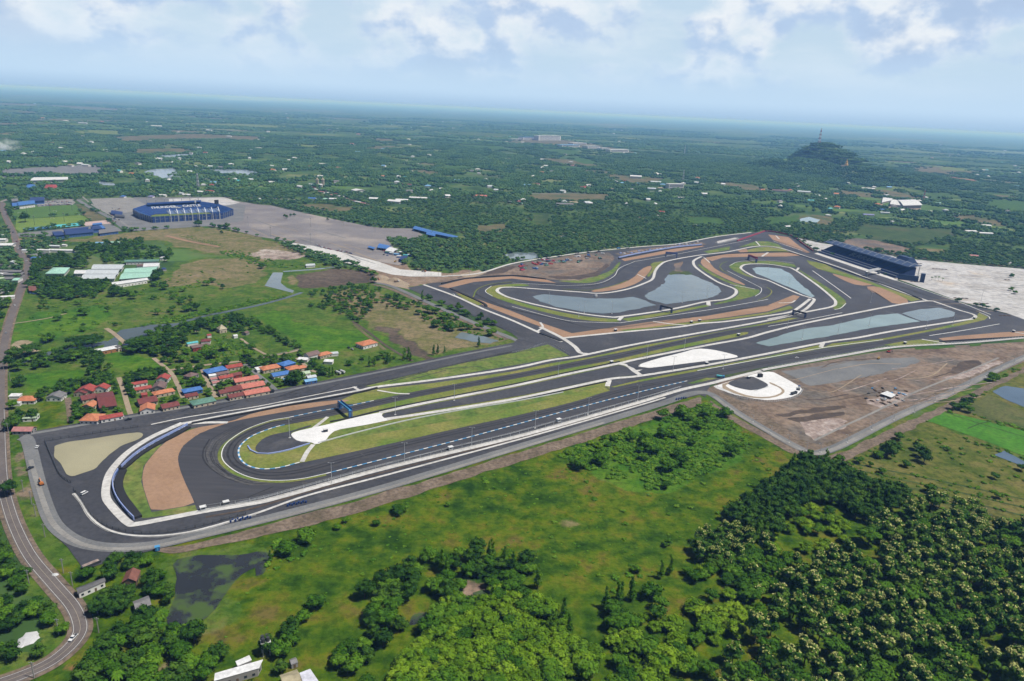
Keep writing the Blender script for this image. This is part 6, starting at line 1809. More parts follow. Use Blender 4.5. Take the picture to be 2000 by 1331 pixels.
fence_along([(144,958),(160,980),(176,1006),(195,1022),(225,1036),(266,1044),(330,1042),(400,1028),(480,1006)],2.0,'dark mesh fence round the outer corner of the compound',panel='dark_steel',post='dark_steel',spacing=5)
fence_along([(88,864),(96,885),(105,905),(114,925),(125,937),(138,945)],2.0,'dark fence on the left bank of the milky pond',panel='dark_steel',post='dark_steel',spacing=4)
fence_along([(88,864),(150,854),(240,840),(270,836)],2.0,'dark fence on the far bank of the milky pond',panel='dark_steel',post='dark_steel',spacing=5)
fence_along([(1500,723),(1650,696),(1750,680),(1885,672),(2000,662),(2080,657)],3.2,'white post fence along the upper edge of the brown earthworks',panel='pale_steel',post='white_paint',spacing=5)
fence_along([(1397,757),(1425,770),(1452,781),(1480,785),(1505,787),(1540,782),(1560,774),(1568,764)],2.2,'white picket fence round the underpass loop',panel='pale_steel',post='white_paint',spacing=2.6)
fence_along([(700,757),(800,735),(900,711),(1000,690),(1040,681)],1.8,'grey fence on the upper edge of the bright grass slope',panel='dark_steel',post='dark_steel',spacing=6)
fence_along([(480,706),(520,698),(560,690),(583,684)],1.5,'pale garden wall north of the village',panel='wall_grey',post='wall_grey',spacing=4)
fence_along([(415,638),(432,633),(455,630)],1.5,'cream wall of the walled garden by the canal',panel='wall_cream',post='wall_cream',spacing=3)
fence_along([(1000,690),(1030,684),(1072,672),(1112,694)],1.2,'low rail round the tip of the bright grass slope',panel='grey_steel',spacing=6)
fence_along([(1120,634),(1095,627),(1000,606),(950,592)],1.0,'thin rail beside the west gravel trap',panel='dark_steel',post='dark_steel',spacing=8)
quad_=MB()
o=MB().box((0,0,2.2),(4.5,3.5,4.4),0.3).build('tunnel_portal','black_rubber')
o.location=G(1484,738)
tag(o,'dark underpass opening in the concrete loop','tunnel')
# poles
def lamp_mast(px,py,h,label,group,arms=2):
 r=empty('lamp_mast',G(px,py))
 tag(r,label,'lamp mast',group)
 MB().cyl((0,0,0),(0,0,h),.24,.12,6).build('pole','pale_steel',r)
 m_=MB()
 for k in range(arms):
  s=1 if k else-1
  m_.bar((0,0,h-.2),(s*1.5,0,h),.15).box((s*1.8,0,h),(1.1,.5,.25))
 m_.build('lamp_head','grey_steel',r)
 MB().box((0,0,.5),(1.6,1.6,1.0)).build('base','concrete',r)
MASTS=[(566,857,'on the dark hairpin island'),(772,812,'at the tip of the paved infield island'),(648,946,'below the hairpin by the near strip'),(790,905,'second along the near strip'),(921,873,'third along the near strip'),(1045,838,
'fourth along the near strip'),(1148,811,'fifth along the near strip'),(1245,785,'sixth along the near strip'),(1090,736,'on the upper edge of the infield strip'),(887,784,'on the infield strip left of centre'),(1314,726,'below the crushed stone wedge'),
(1336,687,'above the crushed stone wedge'),(1412,722,'right of the crushed stone wedge'),(1263,701,'at the left of the crushed stone wedge'),(1141,612,'in the left pond, middle one'),(1130,620,'below the left pond'),(1195,614,'right end of the left pond'),
(1072,592,'left end of the left pond'),(1332,592,'on the lower bank of the second pond'),(1381,580,'on the right bank of the second pond'),(1566,663,'left in the long pale pond'),(1636,654,'middle of the long pale pond'),(1697,637,
'right in the long pale pond'),(1500,531,'left in the upper right pond'),(1541,555,'right in the upper right pond'),(1860,637,'beside the T-shaped right corner'),(1808,643,'on the verge below the small grey pond'),(1537,643,'beside the upper service strip'),
(1916,588,'on the crushed stone near the corner'),(1700,812-220,'by the lower gravel wedge')]
for px,py,lab in MASTS:
 lamp_mast(px,py,17,'tall slim double lamp mast '+lab,'lamp masts of the circuit')
for k,(px,py)in enumerate([(1575,882),(1602,885),(1654,866),(1701,841),(1745,822),(1785,807),(1825,786),(1860,769),(1893,752),(1924,737),(1954,722),(1980,710),(1540,866),(1506,848),(1470,826)]):
 lamp_mast(px,py,8,'thin lamp post on the outer gravel road south of the earthworks','lamp posts along the outer gravel road',1)
for k in range(26):
 t=k/25
 pl=line_pts([(830,540),(862,539),(935,533),(1000,514),(1075,502),(1155,491),(1250,481),(1325,475),(1400,461),(1460,453),(1545,461),(1600,470)],True,5)
 q=resample(pl,1000)
 p=np.array([np.interp(t,np.linspace(0,1,len(pl)),pl[:,0]),np.interp(t,np.linspace(0,1,len(pl)),pl[:,1])])
 r=empty('lamp_mast',(p[0],p[1],0))
 tag(r,'thin lamp post on the white road along the wood edge','lamp mast','lamp posts along the wood edge')
 MB().cyl((0,0,0),(0,0,12),.2,.1,6).build('pole','grey_steel',r)
 MB().bar((0,0,12),(1.6,0,12.2),.25).build('lamp_head','grey_steel',r)
def utility_pole(px,py,h,label,lean=0.0):
 r=empty('utility_pole',G(px,py))
 tag(r,label,'utility pole','utility poles along the country road')
 MB().bar((0,0,0),(lean,0,h),.34).build('pole','wall_grey',r)
 MB().bar((-1.2,0,h-.5),(1.2,0,h-.5),.18).bar((-.9,0,h-1.4),(.9,0,h-1.4),.15).build('crossarm','grey_steel',r)
for px,py,lab in[(193,1237,'leaning concrete pole in the grass right of the road curve'),(67,1326,'concrete pole at the bottom of the country road'),(124,1120,'concrete pole on the verge left of the long grey shed'),(142,1146,'concrete pole right beside the long grey shed'),
(57,1142,'concrete pole on the inner side of the road curve'),(115,1240,'concrete pole in the thicket inside the road curve'),(88,1050,'concrete pole on the verge below the paved corner'),(70,1010,'concrete pole half way down the left verge'),
(62,985,'thin pole on the left verge by the gravel corner'),(46,962,'thin pole at the top of the left verge'),(17,848,'concrete pole at the village entrance'),(8,726,'concrete pole by the road near the canal'),(20,745,'concrete pole by the green field')]:
 utility_pole(px,py,9.5,lab)
for px,py in[(53,414),(98,411),(141,408),(68,437),(126,431)]:
 r=empty('floodlight',G(px,py+4))
 tag(r,'slim floodlight pole standing on the playing field','floodlight','floodlights of the playing field')
 MB().cyl((0,0,0),(0,0,18),.3,.15,6).build('pole','dark_steel',r)
 MB().box((0,0,18.5),(3,.6,1.4)).build('lamp_head','grey_steel',r)
for px,py in[(529,464),(607,445),(671,442),(733,455),(607,478),(485,443)]:
 r=empty('floodlight',G(px,py))
 tag(r,'tall floodlight mast standing on the wide grey car park','floodlight','floodlights of the car park')
 MB().cyl((0,0,0),(0,0,20),.3,.15,6).build('pole','grey_steel',r)
 MB().box((0,0,20),(3,1,1)).build('lamp_head','grey_steel',r)
for k in range(21):
 px=355+k*3.9
 pass
for px,py,lab in[(102,428,'white goal in the middle of the light green field'),(107,414,'white goal on the dark green half'),(38,418,'white goal at the left of the playing field'),(158,421,'white goal at the right of the playing field')]:
 o=MB().bar((-3.6,0,0),(-3.6,0,2.4),.3).bar((3.6,0,0),(3.6,0,2.4),.3).bar((-3.6,0,2.4),(3.6,0,2.4),.3).bar((-3.6,2,0),(3.6,2,0),.2).bar((-3.6,0,2.4),(-3.6,2,0),.2).bar((3.6,0,2.4),(3.6,2,0),.2).build('goal','white_paint')
 o.location=G(px,py)
 tag(o,lab,'goal','goals of the playing field')
 # the hill: mast and golden pagoda
def lattice(px,py,z,h,w,mats,label):
 g=G(px,py,z)
 r=empty('radio_mast',(g.x,g.y,z))
 tag(r,label,'radio mast')
 n=8
 for k in range(n):
  z0_,z1_=h*k/n,h*(k+1)/n
  w0,w1=w*(1-.75*k/n),w*(1-.75*(k+1)/n)
  m_=MB()
  cs=[(-1,-1),(1,-1),(1,1),(-1,1)]
  for i,(sx,sy)in enumerate(cs):
   m_.bar((sx*w0,sy*w0,z0_),(sx*w1,sy*w1,z1_),.9)
   tx,ty=cs[(i+1)%4]
   m_.bar((sx*w0,sy*w0,z0_),(tx*w1,ty*w1,z1_),.6)
   m_.bar((sx*w1,sy*w1,z1_),(tx*w1,ty*w1,z1_),.6)
  m_.build('mast_section',mats[k%2],r)
 return r
lattice(1600,279,154,80,6,('red_paint','white_paint'),'red and white lattice radio mast on the hilltop')
lattice(1803,392,0,42,3,('orange_paint','grey_steel'),'orange lattice mast behind the white factory')
lattice(1334,353,0,45,3,('grey_steel','pale_steel'),'grey lattice mast right of the far hospital')
lattice(1337,300,0,60,3,('pale_steel','pale_steel'),'thin pale mast on the forest edge')
lattice(387,366,0,40,3,('grey_steel','pale_steel'),'grey lattice mast behind the stadium')
gp=G(1655,312,92)
pg=empty('pagoda',(gp.x,gp.y,float(terrain_height(np.array([gp.x]),np.array([gp.y]))[0])-2))
tag(pg,'golden shrine on a cream base on the hill shoulder','shrine')
MB().box((-8,0,7),(34,20,14)).build('base','wall_cream',pg)
MB().loft([[(r_*math.cos(a*.785),r_*math.sin(a*.785),z)for a in range(8)]for r_,z in((10,14),(9,20),(5.5,24),(6.5,29),(4,34),(2,38),(.4,46))]).build('spire','gold',pg)
sm=bpy.data.materials.new('smoke')
sm.use_nodes=True
t_=sm.node_tree
for n in list(t_.nodes):
 t_.nodes.remove(n)
nb=NB(t_)
tcx=nb.n('ShaderNodeTexCoord')
nz=nb.noise(nb.vmath('MULTIPLY',tcx.outputs['Object'],(1,1,1.6)),0.022,5.0,0.6,dist=.6)
ln=nb.n('ShaderNodeVectorMath',operation='LENGTH')
mp_=nb.n('ShaderNodeMapping')
mp_.inputs['Scale'].default_value=(1/75,1/45,1/34)
nb.l(tcx.outputs['Object'],mp_.inputs[0])
nb.l(mp_.outputs[0],ln.inputs[0])
edge=nb.math('SUBTRACT',1.0,ln.outputs['Value'],clamp=True)
dn=nb.math('MULTIPLY',nb.math('MULTIPLY',nb.step(nz,.42,.68),edge),0.055)
pv=nb.n('ShaderNodeVolumePrincipled')
pv.inputs['Color'].default_value=(.9,.92,.95,1)
nb.l(dn,pv.inputs['Density'])
oo=nb.n('ShaderNodeOutputMaterial')
nb.l(pv.outputs[0],oo.inputs['Volume'])
MATS['smoke']=sm
cv_,cf=ico_core()
o=mesh_obj('smoke',[(p.x*75,p.y*45,p.z*34)for p in cv_],cf,'smoke')
g=G(14,298)
o.location=(g.x,g.y,30)
tag(o,'white smoke drifting from a field fire at the left edge','smoke',None,'stuff')
# VEHICLES AND SITE THINGS
def prof_body(prof,w,tuck=0.0):
 """extrude a side profile (x, z) to width w"""
 a=[(x,-w/2,z)for x,z in prof]
 b_=[(x,w/2,z)for x,z in prof]
 m_=MB()
 m_.loft([a,b_])
 return m_
def make_car(paint,kind='car'):
 name={'car':'car','pickup':'pickup_truck','van':'van'}[kind]
 r=empty(name,(0,0,0))
 if kind=='pickup':
  prof=[(-2.6,.45),(2.6,.45),(2.65,.9),(1.4,1.05),(.2,1.05),(-.6,1.05),(-.6,.95),(-2.6,.95)]
  cab=[(1.35,1.05),(.75,1.65),(-.5,1.68),(-.75,1.05)]
  L=5.2
 elif kind=='van':
  prof=[(-2.3,.45),(2.3,.45),(2.35,1.0),(1.7,1.2),(-2.3,1.2)]
  cab=[(1.75,1.2),(1.1,1.95),(-2.2,1.98),(-2.3,1.2)]
  L=4.7
 else :
  prof=[(-2.2,.4),(2.2,.4),(2.25,.75),(1.2,.95),(-1.6,.98),(-2.25,.9)]
  cab=[(1.05,.95),(.45,1.42),(-.95,1.45),(-1.65,.97)]
  L=4.5
 prof_body(prof,1.78).build('body',paint,r)
 prof_body(cab,1.55).build('cabin','glass',r)
 top=[(x*.82-.03,z)for x,z in cab[1:3]]
 MB().box(((cab[1][0]+cab[2][0])/2,0,cab[1][1]+.04),(abs(cab[1][0]-cab[2][0])*1.02,1.5,.08)).build('roof',paint,r)
 if kind=='pickup':
  MB().box((-1.65,0,.98),(1.7,1.4,.04)).build('load_bed','dark_steel',r)
 for x in(-L*.3,L*.3):
  for y in(-.82,.82):
   MB().cyl((x,y-.1,.34),(x,y+.1,.34),.34,.34,10).build('wheel','black_rubber',r)
 for y in(-.6,.6):
  MB().box((L/2+.02,y,.72),(.06,.32,.16)).build('headlight','white_paint',r)
 return r
def make_truck(cab,load,tank=False):
 r=empty('truck',(0,0,0))
 MB().box((0,0,.85),(8.2,1.2,.3)).build('chassis','dark_steel',r)
 prof_body([(2.2,.7),(4.1,.7),(4.15,1.7),(3.8,2.7),(2.2,2.75)],2.3).build('cab',cab,r)
 MB().box((4.0,0,2.1),(.25,2.0,.7)).build('windscreen','glass',r)
 if tank:
  MB().cyl((-4,0,2.1),(1.9,0,2.1),1.1,1.1,12).build('tank',load,r)
 else :
  MB().box((-1.2,0,1.7),(5.9,2.4,1.4)).build('cargo_bed',load,r)
 for x in(-3.2,-2.1,3.1):
  for y in(-1.05,1.05):
   MB().cyl((x,y-.14,.5),(x,y+.14,.5),.5,.5,10).build('wheel','black_rubber',r)
 return r
def make_excavator(paint):
 r=empty('excavator',(0,0,0))
 for y in(-1.1,1.1):
  prof_body([(-1.8,.1),(1.8,.1),(2.0,.5),(1.7,.85),(-1.7,.85),(-2.0,.5)],.6).build('track','black_rubber',r).location=(0,y,0)
 MB().box((-.5,0,1.5),(3.0,2.4,1.1)).build('body',paint,r)
 MB().box((.7,.7,2.3),(1.3,1.0,1.5)).build('cab','glass',r)
 MB().bar((.8,-.3,1.8),(3.2,-.3,3.9),.45,.6).bar((3.2,-.3,3.9),(5.0,-.3,2.2),.35,.5).build('boom',paint,r)
 MB().box((5.1,-.3,1.6),(.9,1.0,1.0)).build('bucket','dark_steel',r)
 return r
def make_roller(paint):
 r=empty('road_roller',(0,0,0))
 MB().cyl((1.6,-1,.75),(1.6,1,.75),.75,.75,14).build('drum','grey_steel',r)
 for y in(-.8,.8):
  MB().cyl((-1.4,y-.25,.7),(-1.4,y+.25,.7),.7,.7,12).build('wheel','black_rubber',r)
 MB().box((-1.2,0,1.5),(2.4,1.6,.9)).bar((.2,-.9,1),(1.8,-.9,1),.25).bar((.2,.9,1),(1.8,.9,1),.25).build('body',paint,r)
 MB().box((0,0,2.7),(1.6,1.6,.15)).bar((.6,.6,1.8),(.6,.6,2.7),.12).bar((.6,-.6,1.8),(.6,-.6,2.7),.12).bar((-.6,.6,1.8),(-.6,.6,2.7),.12).bar((-.6,-.6,1.8),(-.6,-.6,2.7),.12).build('canopy',paint,r)
 return r
def place(r,px,py,turn,label,cat,group=None,z=None,scale=1.0):
 g=G(px,py)
 r.location=(g.x,g.y,0.72 if z is None else z)
 r.rotation_euler=(0,0,turn)
 r.scale=(scale,)*3
 tag(r,label,cat,group)
 return r
ra=ground_angle((136,1255),(151,1240))
place(make_car('car_white','pickup'),143.5,1249,ra+math.pi,'white pickup driving round the road curve','pickup',z=.5)
place(make_excavator('orange_paint'),81,949,2.4,'orange digger on the gravel corner','excavator')
place(make_car('car_white','car'),73,876,1.9,'white car parked near the milky pond corner','car')
place(make_car('car_dark','pickup'),59,918,1.2,'dark pickup at the left gravel edge','pickup')
place(make_car('car_white','van'),165,967,1.2,'white van beside the hedge of the outer corner','van')
place(make_truck('car_white','yellow_paint'),232,819,VIL,'white truck with yellow bed by the red roof','truck')
place(make_car('car_dark','pickup'),251,822,VIL,'black pickup in front of the yellow-bed truck','pickup')
place(make_truck('car_dark','black_rubber'),527,769,VIL,'black truck at the mouth of the fourth lane','truck')
place(make_truck('dark_steel','tarpaulin',True),660,732,VIL+1.9,'left tank truck of the pair at the village end','tank truck','tank trucks at the village end')
place(make_truck('dark_steel','tarpaulin',True),668,730,VIL+1.9,'right tank truck of the pair at the village end','tank truck','tank trucks at the village end')
place(make_car('car_dark','car'),681,681,VIL+1.7,'left dark car parked by the orange villa','car')
place(make_car('car_silver','car'),688,684,VIL+1.7,'silver car parked by the orange villa','car')
place(make_roller('yellow_paint'),1716,703,.6,'yellow road roller on the grey gravel pad','road roller')
place(make_excavator('red_paint'),1735,690,.3,'red digger at the edge of the earthworks','excavator')
place(make_car('car_white','car'),1556,701,.25,'silver-white car out on the near straight','car')
place(make_truck('car_dark','dark_steel'),1550,772,.6,'dark truck on the lower end of the concrete loop','truck',z=1.0)
place(make_truck('car_blue','grey_steel'),1560,762,1.2,'blue truck on the far end of the concrete loop','truck',z=1.0)
place(make_truck('sky_blue_paint','court_cyan'),1407,739,-.2,'turquoise truck on the dirt ramp by the near straight','truck')
place(make_truck('car_blue','sky_blue_paint'),1208,487,.5,'blue truck on the white road at the wood edge','truck')
place(make_car('car_white','car'),886,577,-.9,'white car on the west service strip','car')
place(make_car('car_white','pickup'),909,610,-.7,'white pickup on the west gravel track','pickup')
place(make_car('car_white','car'),897,600,-.7,'small white car on the west apron','car')
place(make_excavator('yellow_paint'),772,513,.3,'yellow digger by the stalls track','excavator')
place(make_excavator('orange_paint'),740,548,2.3,'orange digger on the sand heap','excavator')
place(make_truck('car_dark','dirt'),818,529,-.6,'first dark tipper on the dirt road into the circuit','truck')
place(make_truck('orange_paint','dirt'),828,532,-.6,'orange tipper on the dirt road into the circuit','truck')
place(make_truck('car_white','dirt'),775,552,.5,'white-cabbed tipper by the pale spoil heap','truck')
rv=random.Random(17)
for k,(px,py,a,p)in enumerate([(8,414,1.0,'car_white'),(26,455,1.2,'car_dark'),(33,473,1.3,'car_red'),(36,487,1.4,'car_white'),(52,511,1.4,'car_white'),(29,598,1.9,'car_white'),(44,556,1.9,'car_dark'),(12,652,1.8,'car_silver')]):
 place(make_car(p,'car'),px,py,a+.4,['white car near the top of the country road','dark car beside the playing field hedge','red car on the road past the sports courts','white car at the sand track turning','white car beside the blue lean-to',
'white car north of the canal','dark car at the school gate','silver car on the straight left road'][k],'car','cars on the country road',z=.5)
paints=['car_white','car_white','car_silver','car_dark','car_red','car_blue']
PARK=[make_car(p,'car')for p in paints]
WORDP={'car_white':'white','car_silver':'silver','car_dark':'dark','car_red':'red','car_blue':'blue'}
used=[False]*len(PARK)
def parked(px,py,turn,where,z=0.7):
 i=rv.randrange(len(PARK))
 o=PARK[i]if not used[i]else copy_tree(PARK[i])
 used[i]=True
 place(o,px,py,turn,'%s car parked %s'%(WORDP[paints[i]],where),'car','%s cars parked %s'%(WORDP[paints[i]],where),z=z)
for k in range(34):
 parked(74+k*2.0,403.5-k*.1+rv.uniform(-1,1),1.2+rv.uniform(-.2,.2),'in the row above the playing field')
for k in range(26):
 parked(80+(k%13)*4.6,397-(k//13)*2.4,1.2,'on the pale lot behind the playing field')
for k in range(22):
 parked(206+rv.uniform(0,34),408+rv.uniform(0,28),rv.uniform(0,3),'on the stadium forecourt')
for k in range(24):
 parked(618+k*2.6+(8 if k>11 else 0),481+k*.75+rv.uniform(-2.5,1.0),rv.uniform(0,3),'along the far side of the concrete road')
for k in range(14):
 parked(740+rv.uniform(0,45),487+rv.uniform(0,14),rv.uniform(0,3),'between the market stalls')
for k in range(12):
 parked(300+rv.uniform(0,130),382+rv.uniform(-1,3),rv.uniform(0,3),'along the road behind the stadium')
def kiosk(px,py,turn,label,wall='black_rubber',top='white_paint',s=(3.2,2.2,2.4)):
 r=empty('marshal_post',G(px,py)+Vector((0,0,.75)),turn)
 tag(r,label,'marshal post','marshal posts around the track')
 MB().box((0,0,s[2]/2),s).build('cabin',wall,r)
 MB().box((0,0,s[2]+.15),(s[0]+.8,s[1]+.8,.3)).build('roof',top,r)
 MB().box((0,-s[1]/2-.05,s[2]*.6),(s[0]*.8,.1,s[2]*.4)).build('window','glass',r)
for px,py,lab,w in[(442,988,'black marshal post on the near strip below the hairpin','black_rubber'),(880,880,'white-fronted marshal post on the near strip','white_paint'),(1091,825,'small white box on the near strip','white_paint'),
(1202,648,'black marshal post above the junction','black_rubber'),(1194,711,'black marshal post at the infield crossover','black_rubber'),(1350,632,'left black marshal post by the middle sand band','black_rubber'),(1366,629,'right black marshal post by the middle sand band',
'black_rubber'),(1442,657,'black marshal post on the upper infield strip','black_rubber'),(1380,713,'dark marshal post by the crushed stone','black_rubber'),(636,845,'low black box on the white hairpin apron','black_rubber'),(1767,
673,'dark marshal post at the right lower verge','black_rubber'),(1902,624,'dark post on the corner strip','black_rubber'),(1979,650,'dark post in the right gravel','black_rubber'),(1164,581,'pale box on the first infield strip','white_paint'),
(1462,792-51,'dark hut on the loop island','black_rubber'),(397,998,'white block at the end of the near strip','white_paint')]:
 kiosk(px,py,VIL,lab,w)
for j,(px,py,lab)in enumerate([(470,1018,'row of dark blue drums on the gravel, left group'),(580,987,'row of dark blue drums on the gravel, right group'),(1330,781,'heap of dark blue crates where the gravel roads meet')]):
 r=empty('drum_row',G(px,py)+Vector((0,0,.6)),VIL-.1)
 tag(r,lab,'drums')
 for k in range(9):
  MB().cyl(((k-4)*1.5,(k%2)*1.2,0),((k-4)*1.5,(k%2)*1.2,1.4),.65,.6,8).build('drum','navy_steel',r)
r=empty('site_toilet',G(308,1076)+Vector((0,0,.5)),.5)
tag(r,'bright blue site cabin on the edge of the gravel','site cabin')
MB().box((0,0,1.2),(2.6,2.2,2.4)).build('cabin','blue_paint',r)
MB().box((0,0,2.5),(2.9,2.5,.25)).build('roof','sky_blue_paint',r)
MB().box((0,-1.13,1.05),(1.0,.08,1.9)).build('door','sky_blue_paint',r)
r=empty('skip_container',G(178,1106)+Vector((0,0,.5)),ground_angle((164,1112),(193,1100)))
tag(r,'long dark skip full of rubble at the gravel corner','container')
MB().box((0,0,.8),(9.5,2.6,1.6),taper=1.06).build('hull','dark_steel',r)
MB().box((0,0,1.75),(8.6,2.2,.3),taper=.8).build('rubble','rubble',r)
o=MB().loft([[(4.6*math.cos(a)*k+rv.uniform(-.9,.9),5.6*math.sin(a)*k+rv.uniform(-.9,.9),z)for a in np.linspace(0,6.28,16,endpoint=False)]for k,z in((1.0,0),(.9,.5),(.6,.8),(.3,1.0))]).build('tarpaulin_heap','tarpaulin')
o.location=G(54,1250)
tag(o,'white sheeted heap in the bushes inside the road curve','heap')
BUILT.append((o.location.x,o.location.y,8))
o=MB().loft([[(2.2*math.cos(a)*k,1.6*math.sin(a)*k,z)for a in np.linspace(0,6.28,9,endpoint=False)]for k,z in((1.0,0),(.7,.7),(.2,1.0))]).build('rubble_heap','tarpaulin')
o.location=G(108,1124)
tag(o,'small white rubble heap on the road verge','heap')
r=empty('water_tower',G(520,1278),.5)
tag(r,'white water tower with dark tanks behind the long white shed','water tower')
for x in(-1.6,1.6):
 for y in(-1.6,1.6):
  MB().bar((x,y,0),(x,y,8),.4).build('leg','concrete',r)
MB().box((0,0,8.2),(4.6,4.6,.4)).build('platform','concrete',r)
for x,y in((-1.1,1.1),(1.1,1.1),(-1.1,-1.1),(1.1,-1.1)):
 MB().cyl((x,y,8.4),(x,y,10.6),.95,.85,10).build('tank','dark_steel',r)
for k in range(46):
 px,py=rv.uniform(1010,1178),0
 py=526-(px-1010)*.15+rv.uniform(-10,6)
 col=rv.choice(['grey_steel','tarpaulin','red_paint','dark_steel','roof_green','blue_paint','wood','pink_red'])
 o=MB().box((0,0,rv.uniform(.5,1.2)),(rv.uniform(4,11),rv.uniform(3,6),rv.uniform(1,2.4)),rv.uniform(0,3)).box((rv.uniform(-2,2),rv.uniform(-2,2),2.0),(2.5,2,1.0),rv.uniform(0,3)).build('material_stack',col)
 g=G(px,py)
 o.location=(g.x,g.y,.6)
 w_={'grey_steel':'grey','tarpaulin':'white','red_paint':'red','dark_steel':'dark','roof_green':'green','blue_paint':'blue','wood':'brown','pink_red':'crimson'}[col]
 tag(o,w_+' stack of building material in the depot north of the track','material stack',w_+' stacks in the depot')
for k in range(22):
 t=k/21
 o=MB().box((0,0,1.0),(5,3,2.0),.4).build('tyre_stack',rv.choice(['tarpaulin','grey_steel','banner']))
 g=G(1212+t*150,501-t*22-rv.uniform(1,5))
 o.location=(g.x,g.y,.6)
 tag(o,'wrapped tyre stack in the row behind the far barrier','tyre stack','tyre stacks behind the far barrier')
for k in range(30):
 px,py=rv.uniform(1690,1770),rv.uniform(760,796)
 col=rv.choice(['tarpaulin','grey_steel','dark_steel','wood','grey_steel','tarpaulin','wood','dark_steel','sky_blue_paint'])
 o=MB().box((0,0,.4),(rv.uniform(1.5,5),rv.uniform(1,2.5),.8),rv.uniform(0,3)).box((.4,.3,.9),(1.4,.8,.5),rv.uniform(0,3)).build('material_stack',col)
 g=G(px,py)
 o.location=(g.x,g.y,.7)
 w_={'grey_steel':'grey','tarpaulin':'white','dark_steel':'dark','wood':'brown','sky_blue_paint':'blue'}[col]
 tag(o,w_+' pile of site material round the white-roofed shed','material stack',w_+' piles on the earthworks')
for k,(px,py,n_)in enumerate([(1838,527,5),(1795,516,3),(1880,584,4),(1920,594,4),(1931,600,2),(1966,618,3),(1970,548,2),(1790,552,3)]):
 r=empty('gravel_pile',G(px,py)+Vector((0,0,.5)))
 tag(r,'dark earth pile on the white car park, '+['in the long row left of centre','behind the dark gabled hall','upper one near the track corner','lower one near the track corner','small one by the corner','at the corner fence','below the lone tree',
'beside the end wall'][k],'earth pile','earth piles on the white car park')
 for j in range(n_):
  x=(j-n_/2)*6
  MB().loft([[(x+4*math.cos(a)*q,1.8*math.sin(a)*q,z)for a in np.linspace(0,6.28,8,endpoint=False)]for q,z in((1.0,0),(.6,.9),(.15,1.3))]).build('mound','dark_earth',r)
for px,py,s,lab in[(745,546,1.6,'pale sand heap left of the circuit entrance'),(770,549,1.3,'second pale sand heap at the circuit entrance')]:
 o=MB().loft([[(9*math.cos(a)*q*s+rv.uniform(-.8,.8),6*math.sin(a)*q*s+rv.uniform(-.8,.8),z*s)for a in np.linspace(0,6.28,14,endpoint=False)]for q,z in((1.0,0),(.62,2.4),(.2,3.6))]).build('sand_heap','pale_track')
 g=G(px,py)
 o.location=(g.x,g.y,.4)
 tag(o,lab,'sand heap')
 # planting (after the buildings, so nothing grows through a roof)
TEAK=[(1390,1400),(1420,1300),(1470,1225),(1500,1180),(1560,1125),(1640,1085),(1700,1040),(1770,1000),(1835,985),(1900,1012),(1960,1040),(2100,1080),(2200,1420)]
grove(TEAK,{'teak':0.88,'green':0.12},8.4,'in the teak plantation filling the lower right corner',(1.1,1.42),rows=0.35,gaps=0.27,gap_s=26)
grove([(1350,1085),(1375,1052),(1420,1040),(1465,1050),(1470,1080),(1440,1110),(1420,1130),(1370,1110)],{'teak':0.9,'broad':0.1},7.0,'in the flowering clump west of the dark wood',(0.8,1.05))
grove([(1405,1015),(1450,985),(1500,950),(1560,905),(1600,900),(1640,925),(1700,958),(1765,968),(1770,995),(1720,1015),(1690,1030),(1640,1000),(1590,985),(1540,1010),(1510,1050),(1480,1060),(1440,1040)],{'broad':0.85,'slender':0.15},
6.6,'in the dark wood south of the ring road bend',(0.8,1.15))
grove([(1500,1050),(1540,1012),(1590,990),(1640,1008),(1690,1035),(1660,1070),(1580,1085),(1540,1110),(1500,1100)],{'yellow':0.75,'green':0.25},9.5,'in the grassy hollow between dark wood and plantation',(0.6,1.0),keep=0.62)
grove([(1395,1085),(1480,1065),(1560,1110),(1520,1170),(1470,1190),(1400,1140)],{'green':0.65,'teak':0.25,'yellow':0.1},8.0,'in the thicket between flowering clump and plantation',(0.8,1.15),keep=0.9)
grove([(740,1420),(790,1290),(830,1230),(880,1180),(930,1140),(1000,1150),(1060,1180),(1110,1215),(1130,1260),(1110,1330),(1100,1420)],{'yellow':0.7,'green':0.3},6.8,'in the feathery yellow-green wood at the bottom centre',(0.8,1.15))
grove([(1100,1420),(1130,1270),(1180,1200),(1250,1180),(1330,1120),(1400,1110),(1480,1160),(1500,1190),(1440,1250),(1400,1300),(1370,1420)],{'yellow':0.55,'green':0.45},9.2,'in the broken thicket left of the plantation',(0.65,1.15),
keep=0.72,gaps=0.36,gap_s=32)
grove([(520,1275),(560,1235),(620,1185),(700,1150),(790,1112),(880,1075),(930,1080),(1000,1085),(1050,1120),(1010,1140),(930,1130),(870,1175),(820,1190),(780,1240),(740,1300),(700,1330),(660,1330),(640,1280),(560,1300)],{'broad':0.6,
'green':0.4},7.4,'in the tree belt on the south edge of the meadow',(0.7,1.05),keep=0.86,gaps=0.30)
grove([(160,1420),(165,1290),(200,1250),(250,1225),(330,1195),(385,1215),(405,1260),(400,1290),(440,1290),(420,1331),(400,1420)],{'broad':0.45,'green':0.5,'palm':0.05},7.2,'in the copse at the foot of the dark pond',(0.75,1.1),keep=0.85,
gaps=0.3)
grove([(430,1420),(520,1290),(560,1300),(640,1300),(720,1320),(740,1420)],{'broad':0.5,'green':0.4,'palm':0.1},8.0,'around the sheds at the bottom edge',(0.6,1.0),keep=0.75)
grove([(-60,1110),(20,1095),(60,1130),(100,1165),(132,1195),(138,1235),(110,1268),(60,1292),(-60,1320)],{'broad':0.5,'green':0.5},6.8,'in the thicket inside the road bend at lower left',(0.6,0.95),keep=0.9,gaps=0.28)
